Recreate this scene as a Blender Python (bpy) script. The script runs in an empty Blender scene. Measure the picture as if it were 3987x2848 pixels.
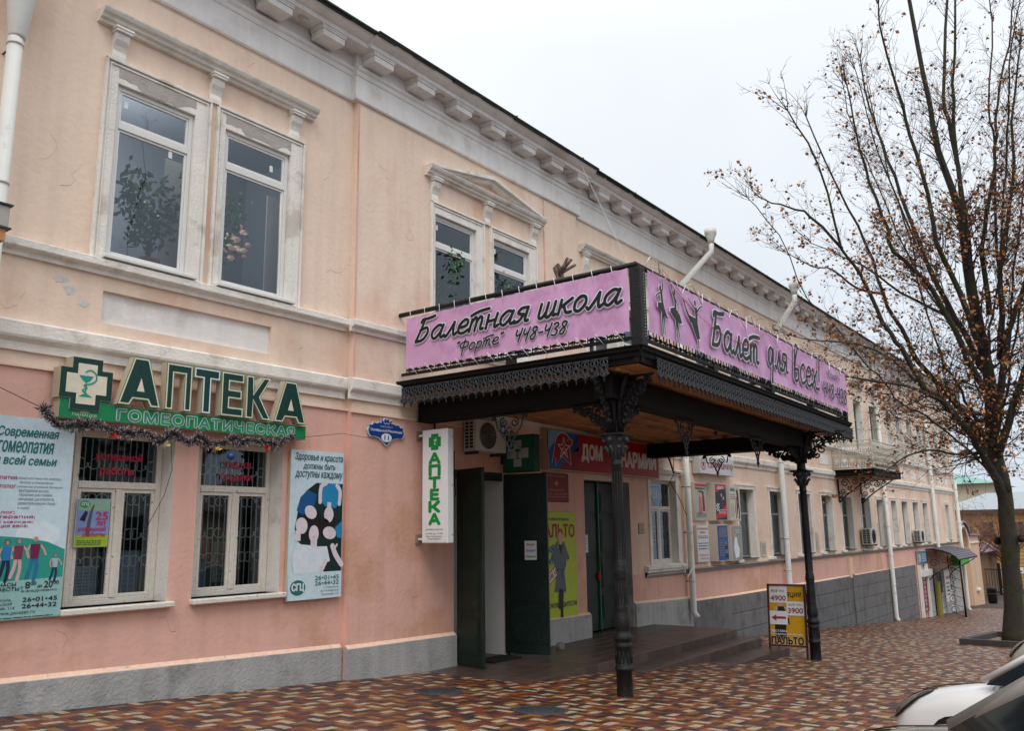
import bpy, math, random
from mathutils import Vector, Matrix
random.seed(7)
R = math.radians
scene = bpy.context.scene
COL = scene.collection

# ------------------------------------------------------------------ camera
cam_d = bpy.data.cameras.new('camera')
cam = bpy.data.objects.new('camera', cam_d); COL.objects.link(cam)
cam_d.sensor_width = 36; cam_d.lens = 29.95; cam_d.clip_end = 2000; cam_d.clip_start = 0.05
_r = Vector((0.59881, -0.80077, -0.01367)); _u = Vector((-0.14428, -0.12465, 0.98165)); _f = Vector((0.78779, 0.58585, 0.19018))
CAM = Vector((0, 0, 1.45))
cam.matrix_world = Matrix(((_r.x, _u.x, -_f.x, 0), (_r.y, _u.y, -_f.y, 0), (_r.z, _u.z, -_f.z, 1.45), (0, 0, 0, 1)))
scene.camera = cam
# ------------------------------------------------------------------ world: overcast sky
SUN_EL, SUN_AZ = R(52), R(215)     # azimuth of the sun measured from +X, anticlockwise (it stands over the street, left of view)
world = bpy.data.worlds.new('World'); scene.world = world; world.use_nodes = True
nt = world.node_tree; nt.nodes.clear()
out = nt.nodes.new('ShaderNodeOutputWorld'); bg = nt.nodes.new('ShaderNodeBackground'); bg.inputs[1].default_value = 0.12
sky = nt.nodes.new('ShaderNodeTexSky'); sky.sky_type = 'NISHITA'; sky.sun_disc = False
sky.sun_elevation = SUN_EL; sky.sun_rotation = R(90) - SUN_AZ; sky.air_density = 1.0; sky.dust_density = 3.0
tc = nt.nodes.new('ShaderNodeTexCoord')
sep = nt.nodes.new('ShaderNodeSeparateXYZ'); nt.links.new(tc.outputs['Generated'], sep.inputs[0])
ramp = nt.nodes.new('ShaderNodeValToRGB')           # cloud deck: brighter overhead than at the horizon
e = ramp.color_ramp.elements
e[0].position = 0.0; e[0].color = (0.56, 0.63, 0.72, 1); e[1].position = 1.0; e[1].color = (1.95, 1.96, 1.98, 1)
e2 = ramp.color_ramp.elements.new(0.28); e2.color = (0.71, 0.75, 0.795, 1)
e3 = ramp.color_ramp.elements.new(0.52); e3.color = (0.90, 0.93, 0.96, 1)
nt.links.new(sep.outputs[2], ramp.inputs[0])
nz = nt.nodes.new('ShaderNodeTexNoise'); nz.inputs['Scale'].default_value = 1.6; nz.inputs['Detail'].default_value = 5; nz.inputs['Roughness'].default_value = .5
nt.links.new(tc.outputs['Generated'], nz.inputs['Vector'])
mr = nt.nodes.new('ShaderNodeMapRange'); mr.inputs[1].default_value = .3; mr.inputs[2].default_value = .7; mr.inputs[3].default_value = 6.6; mr.inputs[4].default_value = 7.7
nt.links.new(nz.outputs[0], mr.inputs[0])
vm = nt.nodes.new('ShaderNodeVectorMath'); vm.operation = 'SCALE'; nt.links.new(ramp.outputs[0], vm.inputs[0]); nt.links.new(mr.outputs[0], vm.inputs['Scale'])
mx = nt.nodes.new('ShaderNodeMix'); mx.data_type = 'RGBA'; mx.inputs[0].default_value = 0.9
nt.links.new(sky.outputs[0], mx.inputs[6]); nt.links.new(vm.outputs[0], mx.inputs[7])
nt.links.new(mx.outputs[2], bg.inputs[0]); nt.links.new(bg.outputs[0], out.inputs[0])
# ------------------------------------------------------------------ veiled sun
sd = bpy.data.lights.new('sun', 'SUN'); sd.energy = 0.9; sd.angle = R(28); sd.color = (1.0, 0.965, 0.92)
sun = bpy.data.objects.new('sun', sd); COL.objects.link(sun)
dirv = Vector((math.cos(SUN_AZ) * math.cos(SUN_EL), math.sin(SUN_AZ) * math.cos(SUN_EL), math.sin(SUN_EL)))
sun.rotation_euler = dirv.to_track_quat('Z', 'Y').to_euler()
# ------------------------------------------------------------------ exposure
vs = scene.view_settings
vs.view_transform = 'Standard'; vs.look = 'None'; vs.gamma = 1; vs.exposure = 0.5; vs.use_curve_mapping = False
scene.cycles.max_bounces = 7; scene.cycles.transparent_max_bounces = 12

# ================================================================== helpers
def lin(h):
    h = h.lstrip('#'); c = [int(h[i:i + 2], 16) / 255 for i in (0, 2, 4)]
    return tuple(x / 12.92 if x <= .04045 else ((x + .055) / 1.055) ** 2.4 for x in c)
MATS = {}
def mat(name, hexc=None, rough=.7, metal=0, var=0.0, vscale=3.0, bump=0.0, bscale=40.0, streak=0.0, spec=.5, hex2=None, v2scale=1.2, v2lo=.5, v2hi=.6, coat=0):
    if name in MATS: return MATS[name]
    m = bpy.data.materials.new(name); m.use_nodes = True; n = m.node_tree; N = n.nodes; Lk = n.links
    b = N['Principled BSDF']; c = lin(hexc)
    b.inputs['Roughness'].default_value = rough; b.inputs['Metallic'].default_value = metal
    b.inputs['Specular IOR Level'].default_value = spec
    if coat: b.inputs['Coat Weight'].default_value = coat
    b.inputs['Base Color'].default_value = (*c, 1)
    if var or bump or streak or hex2:
        geo = N.new('ShaderNodeNewGeometry'); col = None
        rgb = N.new('ShaderNodeRGB'); rgb.outputs[0].default_value = (*c, 1); cur = rgb.outputs[0]
        if hex2:
            t = N.new('ShaderNodeTexNoise'); t.inputs['Scale'].default_value = v2scale; t.inputs['Detail'].default_value = 8; t.inputs['Roughness'].default_value = .62
            Lk.new(geo.outputs['Position'], t.inputs['Vector'])
            q = N.new('ShaderNodeMapRange'); q.inputs[1].default_value = v2lo; q.inputs[2].default_value = v2hi; Lk.new(t.outputs[0], q.inputs[0])
            x = N.new('ShaderNodeMix'); x.data_type = 'RGBA'; Lk.new(q.outputs[0], x.inputs[0]); Lk.new(cur, x.inputs[6]); x.inputs[7].default_value = (*lin(hex2), 1); cur = x.outputs[2]
        if var:
            t = N.new('ShaderNodeTexNoise'); t.inputs['Scale'].default_value = vscale; t.inputs['Detail'].default_value = 9; t.inputs['Roughness'].default_value = .65
            Lk.new(geo.outputs['Position'], t.inputs['Vector'])
            q = N.new('ShaderNodeMapRange'); q.inputs[1].default_value = .3; q.inputs[2].default_value = .7; q.inputs[3].default_value = 1 - var; q.inputs[4].default_value = 1 + var * .6; Lk.new(t.outputs[0], q.inputs[0])
            x = N.new('ShaderNodeVectorMath'); x.operation = 'SCALE'; Lk.new(cur, x.inputs[0]); Lk.new(q.outputs[0], x.inputs['Scale']); cur = x.outputs[0]
        if streak:
            mp = N.new('ShaderNodeMapping'); mp.inputs['Scale'].default_value = (5.5, 5.5, .45); Lk.new(geo.outputs['Position'], mp.inputs[0])
            t = N.new('ShaderNodeTexNoise'); t.inputs['Scale'].default_value = 1.0; t.inputs['Detail'].default_value = 6; Lk.new(mp.outputs[0], t.inputs['Vector'])
            q = N.new('ShaderNodeMapRange'); q.inputs[1].default_value = .42; q.inputs[2].default_value = .72; q.inputs[3].default_value = 1; q.inputs[4].default_value = 1 - streak; Lk.new(t.outputs[0], q.inputs[0])
            x = N.new('ShaderNodeVectorMath'); x.operation = 'SCALE'; Lk.new(cur, x.inputs[0]); Lk.new(q.outputs[0], x.inputs['Scale']); cur = x.outputs[0]
        Lk.new(cur, b.inputs['Base Color'])
        if bump:
            t = N.new('ShaderNodeTexNoise'); t.inputs['Scale'].default_value = bscale; t.inputs['Detail'].default_value = 6; Lk.new(geo.outputs['Position'], t.inputs['Vector'])
            bp = N.new('ShaderNodeBump'); bp.inputs['Strength'].default_value = min(1, bump); bp.inputs['Distance'].default_value = .02; Lk.new(t.outputs[0], bp.inputs['Height']); Lk.new(bp.outputs[0], b.inputs['Normal'])
    MATS[name] = m; return m
def flat(hexc, rough=.5):          # flat print ink
    return mat('ink_' + hexc.strip('#'), hexc, rough, spec=.3, var=.10, vscale=14)
def glassmat(name, tint='#9fa9ad', gloss=1.0, trans=.8, ior=1.9):
    if name in MATS: return MATS[name]
    m = bpy.data.materials.new(name); m.use_nodes = True; n = m.node_tree; n.nodes.clear()
    o = n.nodes.new('ShaderNodeOutputMaterial'); mxs = n.nodes.new('ShaderNodeMixShader')
    tr = n.nodes.new('ShaderNodeBsdfTransparent'); tr.inputs[0].default_value = (*[min(1, v * trans * 2) for v in lin(tint)], 1)
    gl = n.nodes.new('ShaderNodeBsdfGlossy'); gl.inputs['Roughness'].default_value = .015; gl.inputs['Color'].default_value = (gloss * .80, gloss * .92, gloss, 1)
    fr = n.nodes.new('ShaderNodeFresnel'); fr.inputs[0].default_value = ior
    ge = n.nodes.new('ShaderNodeNewGeometry'); tn = n.nodes.new('ShaderNodeTexNoise'); tn.inputs['Scale'].default_value = 1.3
    n.links.new(ge.outputs['Position'], tn.inputs['Vector'])
    bp = n.nodes.new('ShaderNodeBump'); bp.inputs['Strength'].default_value = .06; bp.inputs['Distance'].default_value = .05; n.links.new(tn.outputs[0], bp.inputs['Height']); n.links.new(bp.outputs[0], gl.inputs['Normal'])
    n.links.new(fr.outputs[0], mxs.inputs[0]); n.links.new(tr.outputs[0], mxs.inputs[1]); n.links.new(gl.outputs[0], mxs.inputs[2]); n.links.new(mxs.outputs[0], o.inputs[0])
    MATS[name] = m; return m

def children_origin(parent):
    v = Vector((0, 0, 0)); p = parent
    while p is not None: v += p.location; p = p.parent
    return v
class MB:
    def __init__(s, M=None, fn=None):
        s.v = []; s.f = []; s.m = []; s.sm = []; s.mats = []; s.M = M; s.fn = fn
    def mi(s, m):
        if m not in s.mats: s.mats.append(m)
        return s.mats.index(m)
    def add(s, vs, fs, m, sm=False):
        b = len(s.v)
        for p in vs:
            p = Vector(p)
            if s.M is not None: p = s.M @ p
            if s.fn is not None: p = s.fn(p)
            s.v.append(p)
        k = s.mi(m)
        for f in fs: s.f.append([b + i for i in f]); s.m.append(k); s.sm.append(sm)
        return s
    def box(s, x0, x1, y0, y1, z0, z1, m, c=0.0):
        if x0 > x1: x0, x1 = x1, x0
        if y0 > y1: y0, y1 = y1, y0
        if z0 > z1: z0, z1 = z1, z0
        if c <= 0:
            return s.add([(x0, y0, z0), (x1, y0, z0), (x1, y1, z0), (x0, y1, z0), (x0, y0, z1), (x1, y0, z1), (x1, y1, z1), (x0, y1, z1)],
                         [(0, 3, 2, 1), (4, 5, 6, 7), (0, 1, 5, 4), (1, 2, 6, 5), (2, 3, 7, 6), (3, 0, 4, 7)], m)
        c = min(c, (x1 - x0) / 3, (y1 - y0) / 3, (z1 - z0) / 3)
        X = (x0, x1); Y = (y0, y1); Z = (z0, z1); V = []; idx = {}
        for a in (0, 1):
            for b in (0, 1):
                for d in (0, 1):
                    for ax in range(3):
                        p = [X[a], Y[b], Z[d]]
                        for q in range(3):
                            if q != ax: p[q] += c if (a, b, d)[q] == 0 else -c
                        idx[(a, b, d, ax)] = len(V); V.append(p)
        F = []
        for ax in range(3):
            for sd_ in (0, 1):
                o = [q for q in range(3) if q != ax]; ring = []
                for (i, j) in ((0, 0), (1, 0), (1, 1), (0, 1)):
                    k = [0, 0, 0]; k[ax] = sd_; k[o[0]] = i; k[o[1]] = j; ring.append(idx[(*k, ax)])
                F.append(ring)
        for ax in range(3):                        # edges along ax
            o = [q for q in range(3) if q != ax]
            for i in (0, 1):
                for j in (0, 1):
                    k0 = [0, 0, 0]; k0[o[0]] = i; k0[o[1]] = j; k1 = list(k0); k1[ax] = 1
                    F.append([idx[(*k0, o[0])], idx[(*k1, o[0])], idx[(*k1, o[1])], idx[(*k0, o[1])]])
        for a in (0, 1):
            for b in (0, 1):
                for d in (0, 1): F.append([idx[(a, b, d, 0)], idx[(a, b, d, 1)], idx[(a, b, d, 2)]])
        return s.add(V, F, m)
    def quad(s, a, b, c, d, m): return s.add([a, b, c, d], [(0, 1, 2, 3)], m)
    def tube(s, pts, r, m, n=6, sm=True, cap=True, flatten=None):
        pts = [Vector(p) for p in pts]; k = len(pts)
        rs = r if isinstance(r, (list, tuple)) else [r] * k
        V = []; F = []; prev = None
        for i, p in enumerate(pts):
            t = (pts[min(i + 1, k - 1)] - pts[max(i - 1, 0)])
            if t.length < 1e-9: t = Vector((0, 0, 1))
            t.normalize()
            if prev is None:
                a = Vector((0, 0, 1)) if abs(t.z) < .9 else Vector((1, 0, 0)); x = t.cross(a).normalized()
            else:
                x = prev - t * prev.dot(t)
                x = x.normalized() if x.length > 1e-6 else t.orthogonal().normalized()
            prev = x; y = t.cross(x)
            for j in range(n):
                A = 2 * math.pi * j / n; V.append(p + (x * math.cos(A) + y * math.sin(A)) * rs[i])
        for i in range(k - 1):
            for j in range(n):
                F.append((i * n + j, i * n + (j + 1) % n, (i + 1) * n + (j + 1) % n, (i + 1) * n + j))
        if cap: F.append(tuple(range(n - 1, -1, -1))); F.append(tuple((k - 1) * n + j for j in range(n)))
        return s.add(V, F, m, sm)
    def lathe(s, prof, cx, cy, z0, m, n=20, sm=True):
        V = []; F = []; k = len(prof)
        for (r_, z) in prof:
            for j in range(n):
                A = 2 * math.pi * j / n; V.append((cx + r_ * math.cos(A), cy + r_ * math.sin(A), z0 + z))
        for i in range(k - 1):
            for j in range(n): F.append((i * n + j, i * n + (j + 1) % n, (i + 1) * n + (j + 1) % n, (i + 1) * n + j))
        F.append(tuple(range(n - 1, -1, -1))); F.append(tuple((k - 1) * n + j for j in range(n)))
        return s.add(V, F, m, sm)
    def ball(s, c, r_, m, n=10, k=6, sz=1):
        prof = [(max(1e-4, r_ * math.sin(math.pi * i / k)), -r_ * sz * math.cos(math.pi * i / k)) for i in range(k + 1)]
        return s.lathe(prof, c[0], c[1], c[2], m, n)
    def prism(s, poly, P, d0, d1, m):              # poly of (a,b); P(a,b,d) -> 3D
        n = len(poly)
        V = [P(a, b, d0) for a, b in poly] + [P(a, b, d1) for a, b in poly]
        F = [tuple(range(n - 1, -1, -1)), tuple(range(n, 2 * n))] + [(i, (i + 1) % n, n + (i + 1) % n, n + i) for i in range(n)]
        return s.add(V, F, m)
    def mould(s, prof, x0, x1, m, cap=True):       # profile of (y,z) run along x
        return s.prism(prof, lambda a, b, d: (d, a, b), x0, x1, m)
    def build(s, name, parent=None, loc=None):
        me = bpy.data.meshes.new(name)
        org = children_origin(parent) if parent is not None else Vector(loc if loc is not None else (0, 0, 0))
        me.from_pydata([p - org for p in s.v], [], s.f)
        for q in s.mats: me.materials.append(q)
        me.polygons.foreach_set('material_index', s.m); me.polygons.foreach_set('use_smooth', s.sm)
        me.validate(); me.update()
        o = bpy.data.objects.new(name, me); COL.objects.link(o)
        if parent is not None: o.parent = parent
        elif loc is not None: o.location = loc
        return o
def thing(name, label, cat, loc=(0, 0, 0), group=None, rot=0):
    o = bpy.data.objects.new(name, None); COL.objects.link(o); o.location = loc; o['label'] = label; o['category'] = cat; o.rotation_euler.z = rot
    o.empty_display_size = .1
    if group: o['group'] = group
    return o
def tag(o, label, cat, group=None):
    o['label'] = label; o['category'] = cat
    if group: o['group'] = group
    return o
def struct(o): o['kind'] = 'structure'; return o
def stuff(o): o['kind'] = 'stuff'; return o
def dup(o, loc=None, parent=None):
    c = o.copy(); COL.objects.link(c)
    if parent is not None: c.parent = parent
    if loc is not None: c.location = loc
    for ch in o.children: dup(ch, None, c)
    return c
def shiftdup(o, d):
    return dup(o, o.location + Vector(d), o.parent)

# ---- text as mesh data
_tc = {}
def textgeo(body, shear=0, off=0.0, spacing=1.0):
    """glyph outlines from the built-in font, filled by the non-zero winding rule in horizontal slabs"""
    k = (body, shear, spacing)
    if k in _tc: return _tc[k]
    f = bpy.data.curves.new('tmp', 'FONT'); f.body = body; f.size = 1; f.resolution_u = 3; f.space_character = spacing; f.space_line = .95; f.align_x = 'CENTER'; f.fill_mode = 'NONE'
    o = bpy.data.objects.new('tmp', f); COL.objects.link(o)
    me = bpy.data.meshes.new_from_object(o.evaluated_get(bpy.context.evaluated_depsgraph_get()))
    P = [(v.co.x, v.co.y) for v in me.vertices]; nxt = {}; Ed = [tuple(e_.vertices) for e_ in me.edges]
    bpy.data.objects.remove(o); bpy.data.curves.remove(f); bpy.data.meshes.remove(me)
    adj = {}
    for p, q in Ed: adj.setdefault(p, []).append(q); adj.setdefault(q, []).append(p)
    seen = set(); loops = []
    for s0 in range(len(P)):
        if s0 in seen or s0 not in adj: continue
        lp = [s0]; seen.add(s0); cur = s0
        while True:                                  # follow ascending indices so the font's own direction is kept
            c_ = [n_ for n_ in adj[cur] if n_ not in seen]
            if not c_: break
            cur = min(c_, key=lambda n_: abs(n_ - cur - 1) if len(lp) == 1 else 0); seen.add(cur); lp.append(cur)
        if len(lp) > 2: loops.append([P[i] for i in lp])
    segs = []
    for lp in loops:
        for i in range(len(lp)):
            (x0, y0), (x1, y1) = lp[i], lp[(i + 1) % len(lp)]
            if abs(y1 - y0) > 1e-5: segs.append((x0, y0, x1, y1))
    ys = sorted({round(v, 2) for s_ in segs for v in (s_[1], s_[3])}); V = []; F = []
    for j in range(len(ys) - 1):
        ya, yb = ys[j], ys[j + 1]; ym = (ya + yb) / 2; cr = []
        for x0, y0, x1, y1 in segs:
            if min(y0, y1) <= ym < max(y0, y1):
                g = (x1 - x0) / (y1 - y0); ca = min(max(ya, min(y0, y1)), max(y0, y1)); cb = min(max(yb, min(y0, y1)), max(y0, y1))
                cr.append((x0 + g * (ym - y0), x0 + g * (ca - y0), x0 + g * (cb - y0), 1 if y1 > y0 else -1))
        cr.sort(); w_ = 0
        for i, c_ in enumerate(cr):
            if w_ == 0: st_ = c_
            w_ += c_[3]
            if w_ == 0 and c_[0] - st_[0] > 1e-4:
                b_ = len(V); V += [(st_[1], ya), (c_[1], ya), (c_[2], yb), (st_[2], yb)]; F.append((b_, b_ + 1, b_ + 2, b_ + 3))
    if shear: V = [(x + y * shear, y) for x, y in V]
    x0 = min(v[0] for v in V); x1 = max(v[0] for v in V); y0 = min(v[1] for v in V); y1 = max(v[1] for v in V)
    V = [((x - x0) / (x1 - x0), (y - y0) / (y1 - y0)) for x, y in V]
    _tc[k] = (V, F); return _tc[k]
GLY = {
 'Б': (1.15, [[(.2, 1.5), (.3, 1.7), (.7, 1.72), (1.15, 1.82)], [(.45, 1.7), (.3, .9), (.08, 0)], [(.25, .85), (.7, 1.0), (.85, .6), (.6, .1), (.1, .0)]]),
 'а': (1.0, [[(.78, .85), (.45, 1), (.1, .65), (.1, .2), (.35, 0), (.65, .4), (.8, .95)], [(.8, .95), (.7, .3), (.8, 0), (1.0, .15)]]),
 'л': (.88, [[(0, .12), (.15, 0), (.4, .5), (.58, 1)], [(.58, 1), (.6, .4), (.7, 0), (.9, .15)]]),
 'е': (.82, [[(.1, .45), (.6, .55), (.65, .9), (.4, 1), (.1, .6), (.15, .12), (.45, 0), (.8, .2)]]),
 'т': (1.12, [[(.12, .9), (.08, .0)], [(.1, .6), (.32, 1), (.46, .8), (.44, 0)], [(.45, .6), (.66, 1), (.82, .8), (.8, .1), (1, .08)], [(.0, 1.2), (.5, 1.42), (1.15, 1.5)]]),
 'н': (.92, [[(.1, 1), (.08, 0)], [(.1, .5), (.62, .56)], [(.68, 1), (.62, .2), (.7, 0), (.88, .12)]]),
 'я': (.88, [[(.72, 1), (.3, .98), (.15, .65), (.65, .5)], [(.72, 1), (.66, .1), (.86, .05)], [(.5, .5), (.3, .1), (.0, .0)]]),
 'ш': (1.2, [[(.1, 1), (.08, .1), (.3, 0), (.5, .4)], [(.52, 1), (.5, .1), (.7, 0), (.92, .4)], [(.95, 1), (.92, .1), (1.12, .08)]]),
 'к': (.85, [[(.1, 1), (.06, 0)], [(.72, 1), (.15, .5)], [(.3, .58), (.5, .08), (.8, .05)]]),
 'о': (.84, [[(.4, 1), (.12, .7), (.14, .15), (.42, 0), (.7, .4), (.66, .85), (.4, 1), (.2, .85)]]),
 'Ф': (1.15, [[(.55, 1.8), (.4, -.6)], [(.5, 1.4), (.12, 1.2), (.08, .65), (.45, .5)], [(.5, 1.4), (1.0, 1.25), (.98, .7), (.45, .5)]]),
 'ф': (.9, [[(.5, 1.6), (.4, -.6)], [(.44, .95), (.12, .8), (.1, .2), (.42, .1)], [(.44, .95), (.8, .8), (.78, .25), (.42, .1)]]),
 'р': (.8, [[(.18, 1), (.02, -.7)], [(.12, .6), (.4, 1), (.68, .7), (.5, .1), (.12, .05)]]),
 'д': (1.0, [[(.72, .85), (.45, 1), (.12, .65), (.15, .2), (.42, .1), (.78, 1), (.55, -.85)]]),
 'в': (.78, [[(.12, .4), (.28, 1.1), (.55, 1.7), (.32, 1.8), (.15, 1), (.1, .1), (.4, 0), (.62, .3), (.5, .6), (.2, .55)]]),
 'с': (.76, [[(.66, .85), (.45, 1), (.1, .6), (.15, .12), (.4, 0), (.7, .18)]]),
 'х': (.82, [[(.05, .9), (.25, .95), (.5, .1), (.78, .05)], [(.72, 1), (.0, 0)]]),
 '!': (.45, [[(.32, 1.85), (.16, .5)], [(.11, .1), (.10, .0)]]),
 '4': (.85, [[(.15, 1.45), (.08, .9), (.3, .75), (.6, 1)], [(.7, 1.55), (.45, 0)]]),
 '8': (.85, [[(.62, 1.35), (.35, 1.5), (.2, 1.15), (.58, .6), (.42, .05), (.12, .12), (.14, .5), (.52, .9), (.68, 1.3), (.5, 1.5)]]),
 '3': (.8, [[(.12, 1.35), (.42, 1.5), (.62, 1.2), (.28, .8), (.58, .55), (.42, .05), (.0, .12)]]),
 '-': (.65, [[(.1, .65), (.5, .7)]]),
 '"': (.45, [[(.14, 1.6), (.08, 1.3)], [(.34, 1.6), (.28, 1.3)]]),
 ' ': (.55, []),
}
def catmull(p, k=5):
    if len(p) < 3: return p
    q = [p[0]] + list(p) + [p[-1]]; o = []
    for i in range(1, len(q) - 2):
        for j in range(k):
            t = j / k
            o.append(tuple(.5 * (2 * q[i][c] + (q[i + 1][c] - q[i - 1][c]) * t + (2 * q[i - 1][c] - 5 * q[i][c] + 4 * q[i + 1][c] - q[i + 2][c]) * t * t + (3 * q[i][c] - q[i - 1][c] - 3 * q[i + 1][c] + q[i + 2][c]) * t ** 3) for c in range(len(p[0]))))
    o.append(p[-1]); return o
class Flat:                                        # draws flat print on a plane; u,v in metres
    def __init__(s, O, ux, uz, n, mb=None, fn=None):
        s.O = Vector(O); s.u = Vector(ux); s.w = Vector(uz); s.n = Vector(n); s.mb = mb or MB(fn=fn)
    def P(s, a, b, d=0): return s.O + s.u * a + s.w * b + s.n * d
    def poly(s, pts, m, L=1): s.mb.add([s.P(a, b, L * .0015) for a, b in pts], [tuple(range(len(pts)))], m)
    def rect(s, a0, b0, a1, b1, m, L=1): s.poly([(a0, b0), (a1, b0), (a1, b1), (a0, b1)], m, L)
    def oval(s, a, b, ra, rb, m, L=1, n=20, rot=0):
        s.poly([(a + ra * math.cos(t) * math.cos(rot) - rb * math.sin(t) * math.sin(rot), b + ra * math.cos(t) * math.sin(rot) + rb * math.sin(t) * math.cos(rot)) for t in [2 * math.pi * i / n for i in range(n)]], m, L)
    def line(s, pts, w, m, L=1, smooth=True, capn=5):
        if smooth: pts = catmull(pts)
        ws = w if isinstance(w, (list, tuple)) else None
        if ws and len(ws) != len(pts): ws = [ws[0] + (ws[-1] - ws[0]) * i / (len(pts) - 1) for i in range(len(pts))]
        V = []
        for i, p in enumerate(pts):
            a = pts[max(0, i - 1)]; b = pts[min(len(pts) - 1, i + 1)]
            dx, dy = b[0] - a[0], b[1] - a[1]; l = math.hypot(dx, dy) or 1; h = (ws[i] if ws else w) / 2
            V += [(p[0] - dy / l * h, p[1] + dx / l * h), (p[0] + dy / l * h, p[1] - dx / l * h)]
        s.mb.add([s.P(p_[0], p_[1], (L + .03 * (j_ // 2) / max(1, len(pts))) * .0015) for j_, p_ in enumerate(V)], [(2 * i, 2 * i + 1, 2 * i + 3, 2 * i + 2) for i in range(len(pts) - 1)], m)
        for i in (0, len(pts) - 1):
            h = (ws[i] if ws else w) / 2; s.oval(*pts[i], h, h, m, L + (.045 if i == 0 else .06), 10)
    def text(s, body, a0, b0, a1, b1, m, L=2, shear=0, off=.012, spacing=1.0):
        V, F = textgeo(body, shear, 0, spacing)
        nl = body.count('\n') + 1; g = (b1 - b0) / nl * off * .9; sh = [(0, 0)]
        if off >= .02: sh = [(-g, 0), (g, 0), (0, g), (0, -g), (0, 0)]
        if off >= .045: sh += [(-g * .7, -g * .7), (g * .7, -g * .7), (-g * .7, g * .7), (g * .7, g * .7)]
        for k, (dx, dy) in enumerate(sh):
            s.mb.add([s.P(a0 + x * (a1 - a0) + dx, b0 + y * (b1 - b0) + dy, (L + .13 * k) * .0015) for x, y in V], F, m)
    def lines(s, a0, b0, a1, b1, n, m, L=2, fill=.45, seed=0):   # unreadably small print: rows of short word bars
        rnd = random.Random(seed); h = (b1 - b0) / n
        for i in range(n):
            y = b1 - (i + .5) * h; x = a0
            while x < a1 - .01:
                w = rnd.uniform(.02, .09) * (a1 - a0) / .5; s.rect(x, y - h * fill / 2, min(a1, x + w), y + h * fill / 2, m, L); x += w + h * .4
    def script(s, body, a0, b0, a1, wd, m, mo, L=2, shear=.28, xh=None, rise=0.0, dy=0.0, vs=1.0):
        tot = sum(GLY[c][0] for c in body); k = (a1 - a0) / tot; x = 0; K = k * vs; si = 0
        for c in body:
            adv, st = GLY[c]
            for q in st:
                pts = [(a0 + k * (x + px) + shear * K * py * 0.9, b0 + K * py + rise * (a0 + k * (x + px) - a0)) for px, py in q]
                pts = catmull(pts)
                s.line(pts, wd * 1.62, mo, L + si * .09, False); s.line(pts, wd, m, L + 4 + si * .09, False); si += 1
            x += adv
    def build(s, name, parent): return s.mb.build(name, parent)
def panel(name, label, cat, x0, x1, z0, z1, y, t, mside, mface, group=None, rim=None, parentloc=None):
    """A wall mounted board facing -y: thing > board; returns thing and a Flat whose origin is its lower left corner."""
    T = thing(name, label, cat, ((x0 + x1) / 2, y, z0), group)
    b = MB(); b.box(x0, x1, y, y + t, z0, z1, mside, .004); b.build('board', T)
    F = Flat((x0, y, z0), (1, 0, 0), (0, 0, 1), (0, -1, 0))
    F.rect(.004 if rim is None else rim, .004 if rim is None else rim, x1 - x0 - (.004 if rim is None else rim), z1 - z0 - (.004 if rim is None else rim), mface, 1)
    return T, F

# ---- ground heights
def gz(x):
    if x < 45: return -.063 * x
    if x < 75: return -2.835 - .045 * (x - 45)
    return -4.185 - .03 * (x - 75)

# ================================================================== materials
PINK = mat('pink_plaster', '#dfb0a1', .9, var=.07, vscale=1.1, bump=.35, bscale=16, streak=.09, hex2='#d0a088', v2scale=.7, v2lo=.52, v2hi=.62)
CREAM = mat('cream_pink_plaster', '#e8d0bc', .9, var=.06, vscale=1.0, bump=.35, bscale=14, streak=.09, hex2='#dcb9a3', v2scale=.55, v2lo=.5, v2hi=.66)
TRIM = mat('aged_white_stucco', '#e6e1d9', .85, var=.10, vscale=3, bump=.4, bscale=30, streak=.12, hex2='#cdc5ba', v2scale=2.2, v2lo=.55, v2hi=.64)
FRIEZE = mat('grey_white_frieze', '#e8e5e2', .85, var=.06, vscale=2, bump=.3, bscale=24, streak=.10, hex2='#d2ccc6', v2scale=1.3, v2lo=.55, v2hi=.7)
LINTEL = mat('bare_grey_mortar', '#aaa49d', .95, var=.15, vscale=9, bump=.4, bscale=30)
PLINTH = mat('light_grey_plinth', '#a7a7a6', .9, var=.12, vscale=2.5, bump=.6, bscale=30, streak=.16, hex2='#858584', v2scale=1.6, v2lo=.5, v2hi=.66)
DPLINTH = mat('dark_grey_plinth', '#6f6f71', .9, var=.14, vscale=2.5, bump=.7, bscale=30, streak=.22, hex2='#5f5e5e', v2scale=1.8, v2lo=.5, v2hi=.62)
PINKEDGE = mat('pale_peach_ledge', '#e8c4ad', .9, var=.12, vscale=12, bump=.6, bscale=30, hex2='#b9b3a8', v2scale=9, v2lo=.62, v2hi=.66)
PVC = mat('white_window_plastic', '#d9d9d6', .35, var=.03, vscale=6)
OLDW = mat('old_white_painted_wood', '#dad4c9', .6, var=.12, vscale=14, bump=.5, bscale=50, hex2='#8d8070', v2scale=14, v2lo=.62, v2hi=.68)
GREYW = mat('grey_window_wood', '#8b8a86', .6, var=.12, vscale=10)
IRON = mat('black_iron', '#131314', .5, var=.35, vscale=12, bump=.6, bscale=60, spec=.35)
IRONG = mat('weathered_grey_iron', '#34373c', .6, var=.35, vscale=18, bump=.7, bscale=70)
BEAM = mat('black_beam', '#0f0c0c', .75, spec=.25, var=.4, vscale=6, bump=.4, bscale=30)
SOFF = mat('brown_board_soffit', '#bb8659', .75, var=.15, vscale=1.6, bump=.3, bscale=20, hex2='#946540', v2scale=1.3, v2lo=.45, v2hi=.65)
PIPE = mat('white_downpipe', '#cfcfca', .45, var=.06, vscale=4, hex2='#aaa79f', v2scale=3, v2lo=.6, v2hi=.7)
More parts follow.
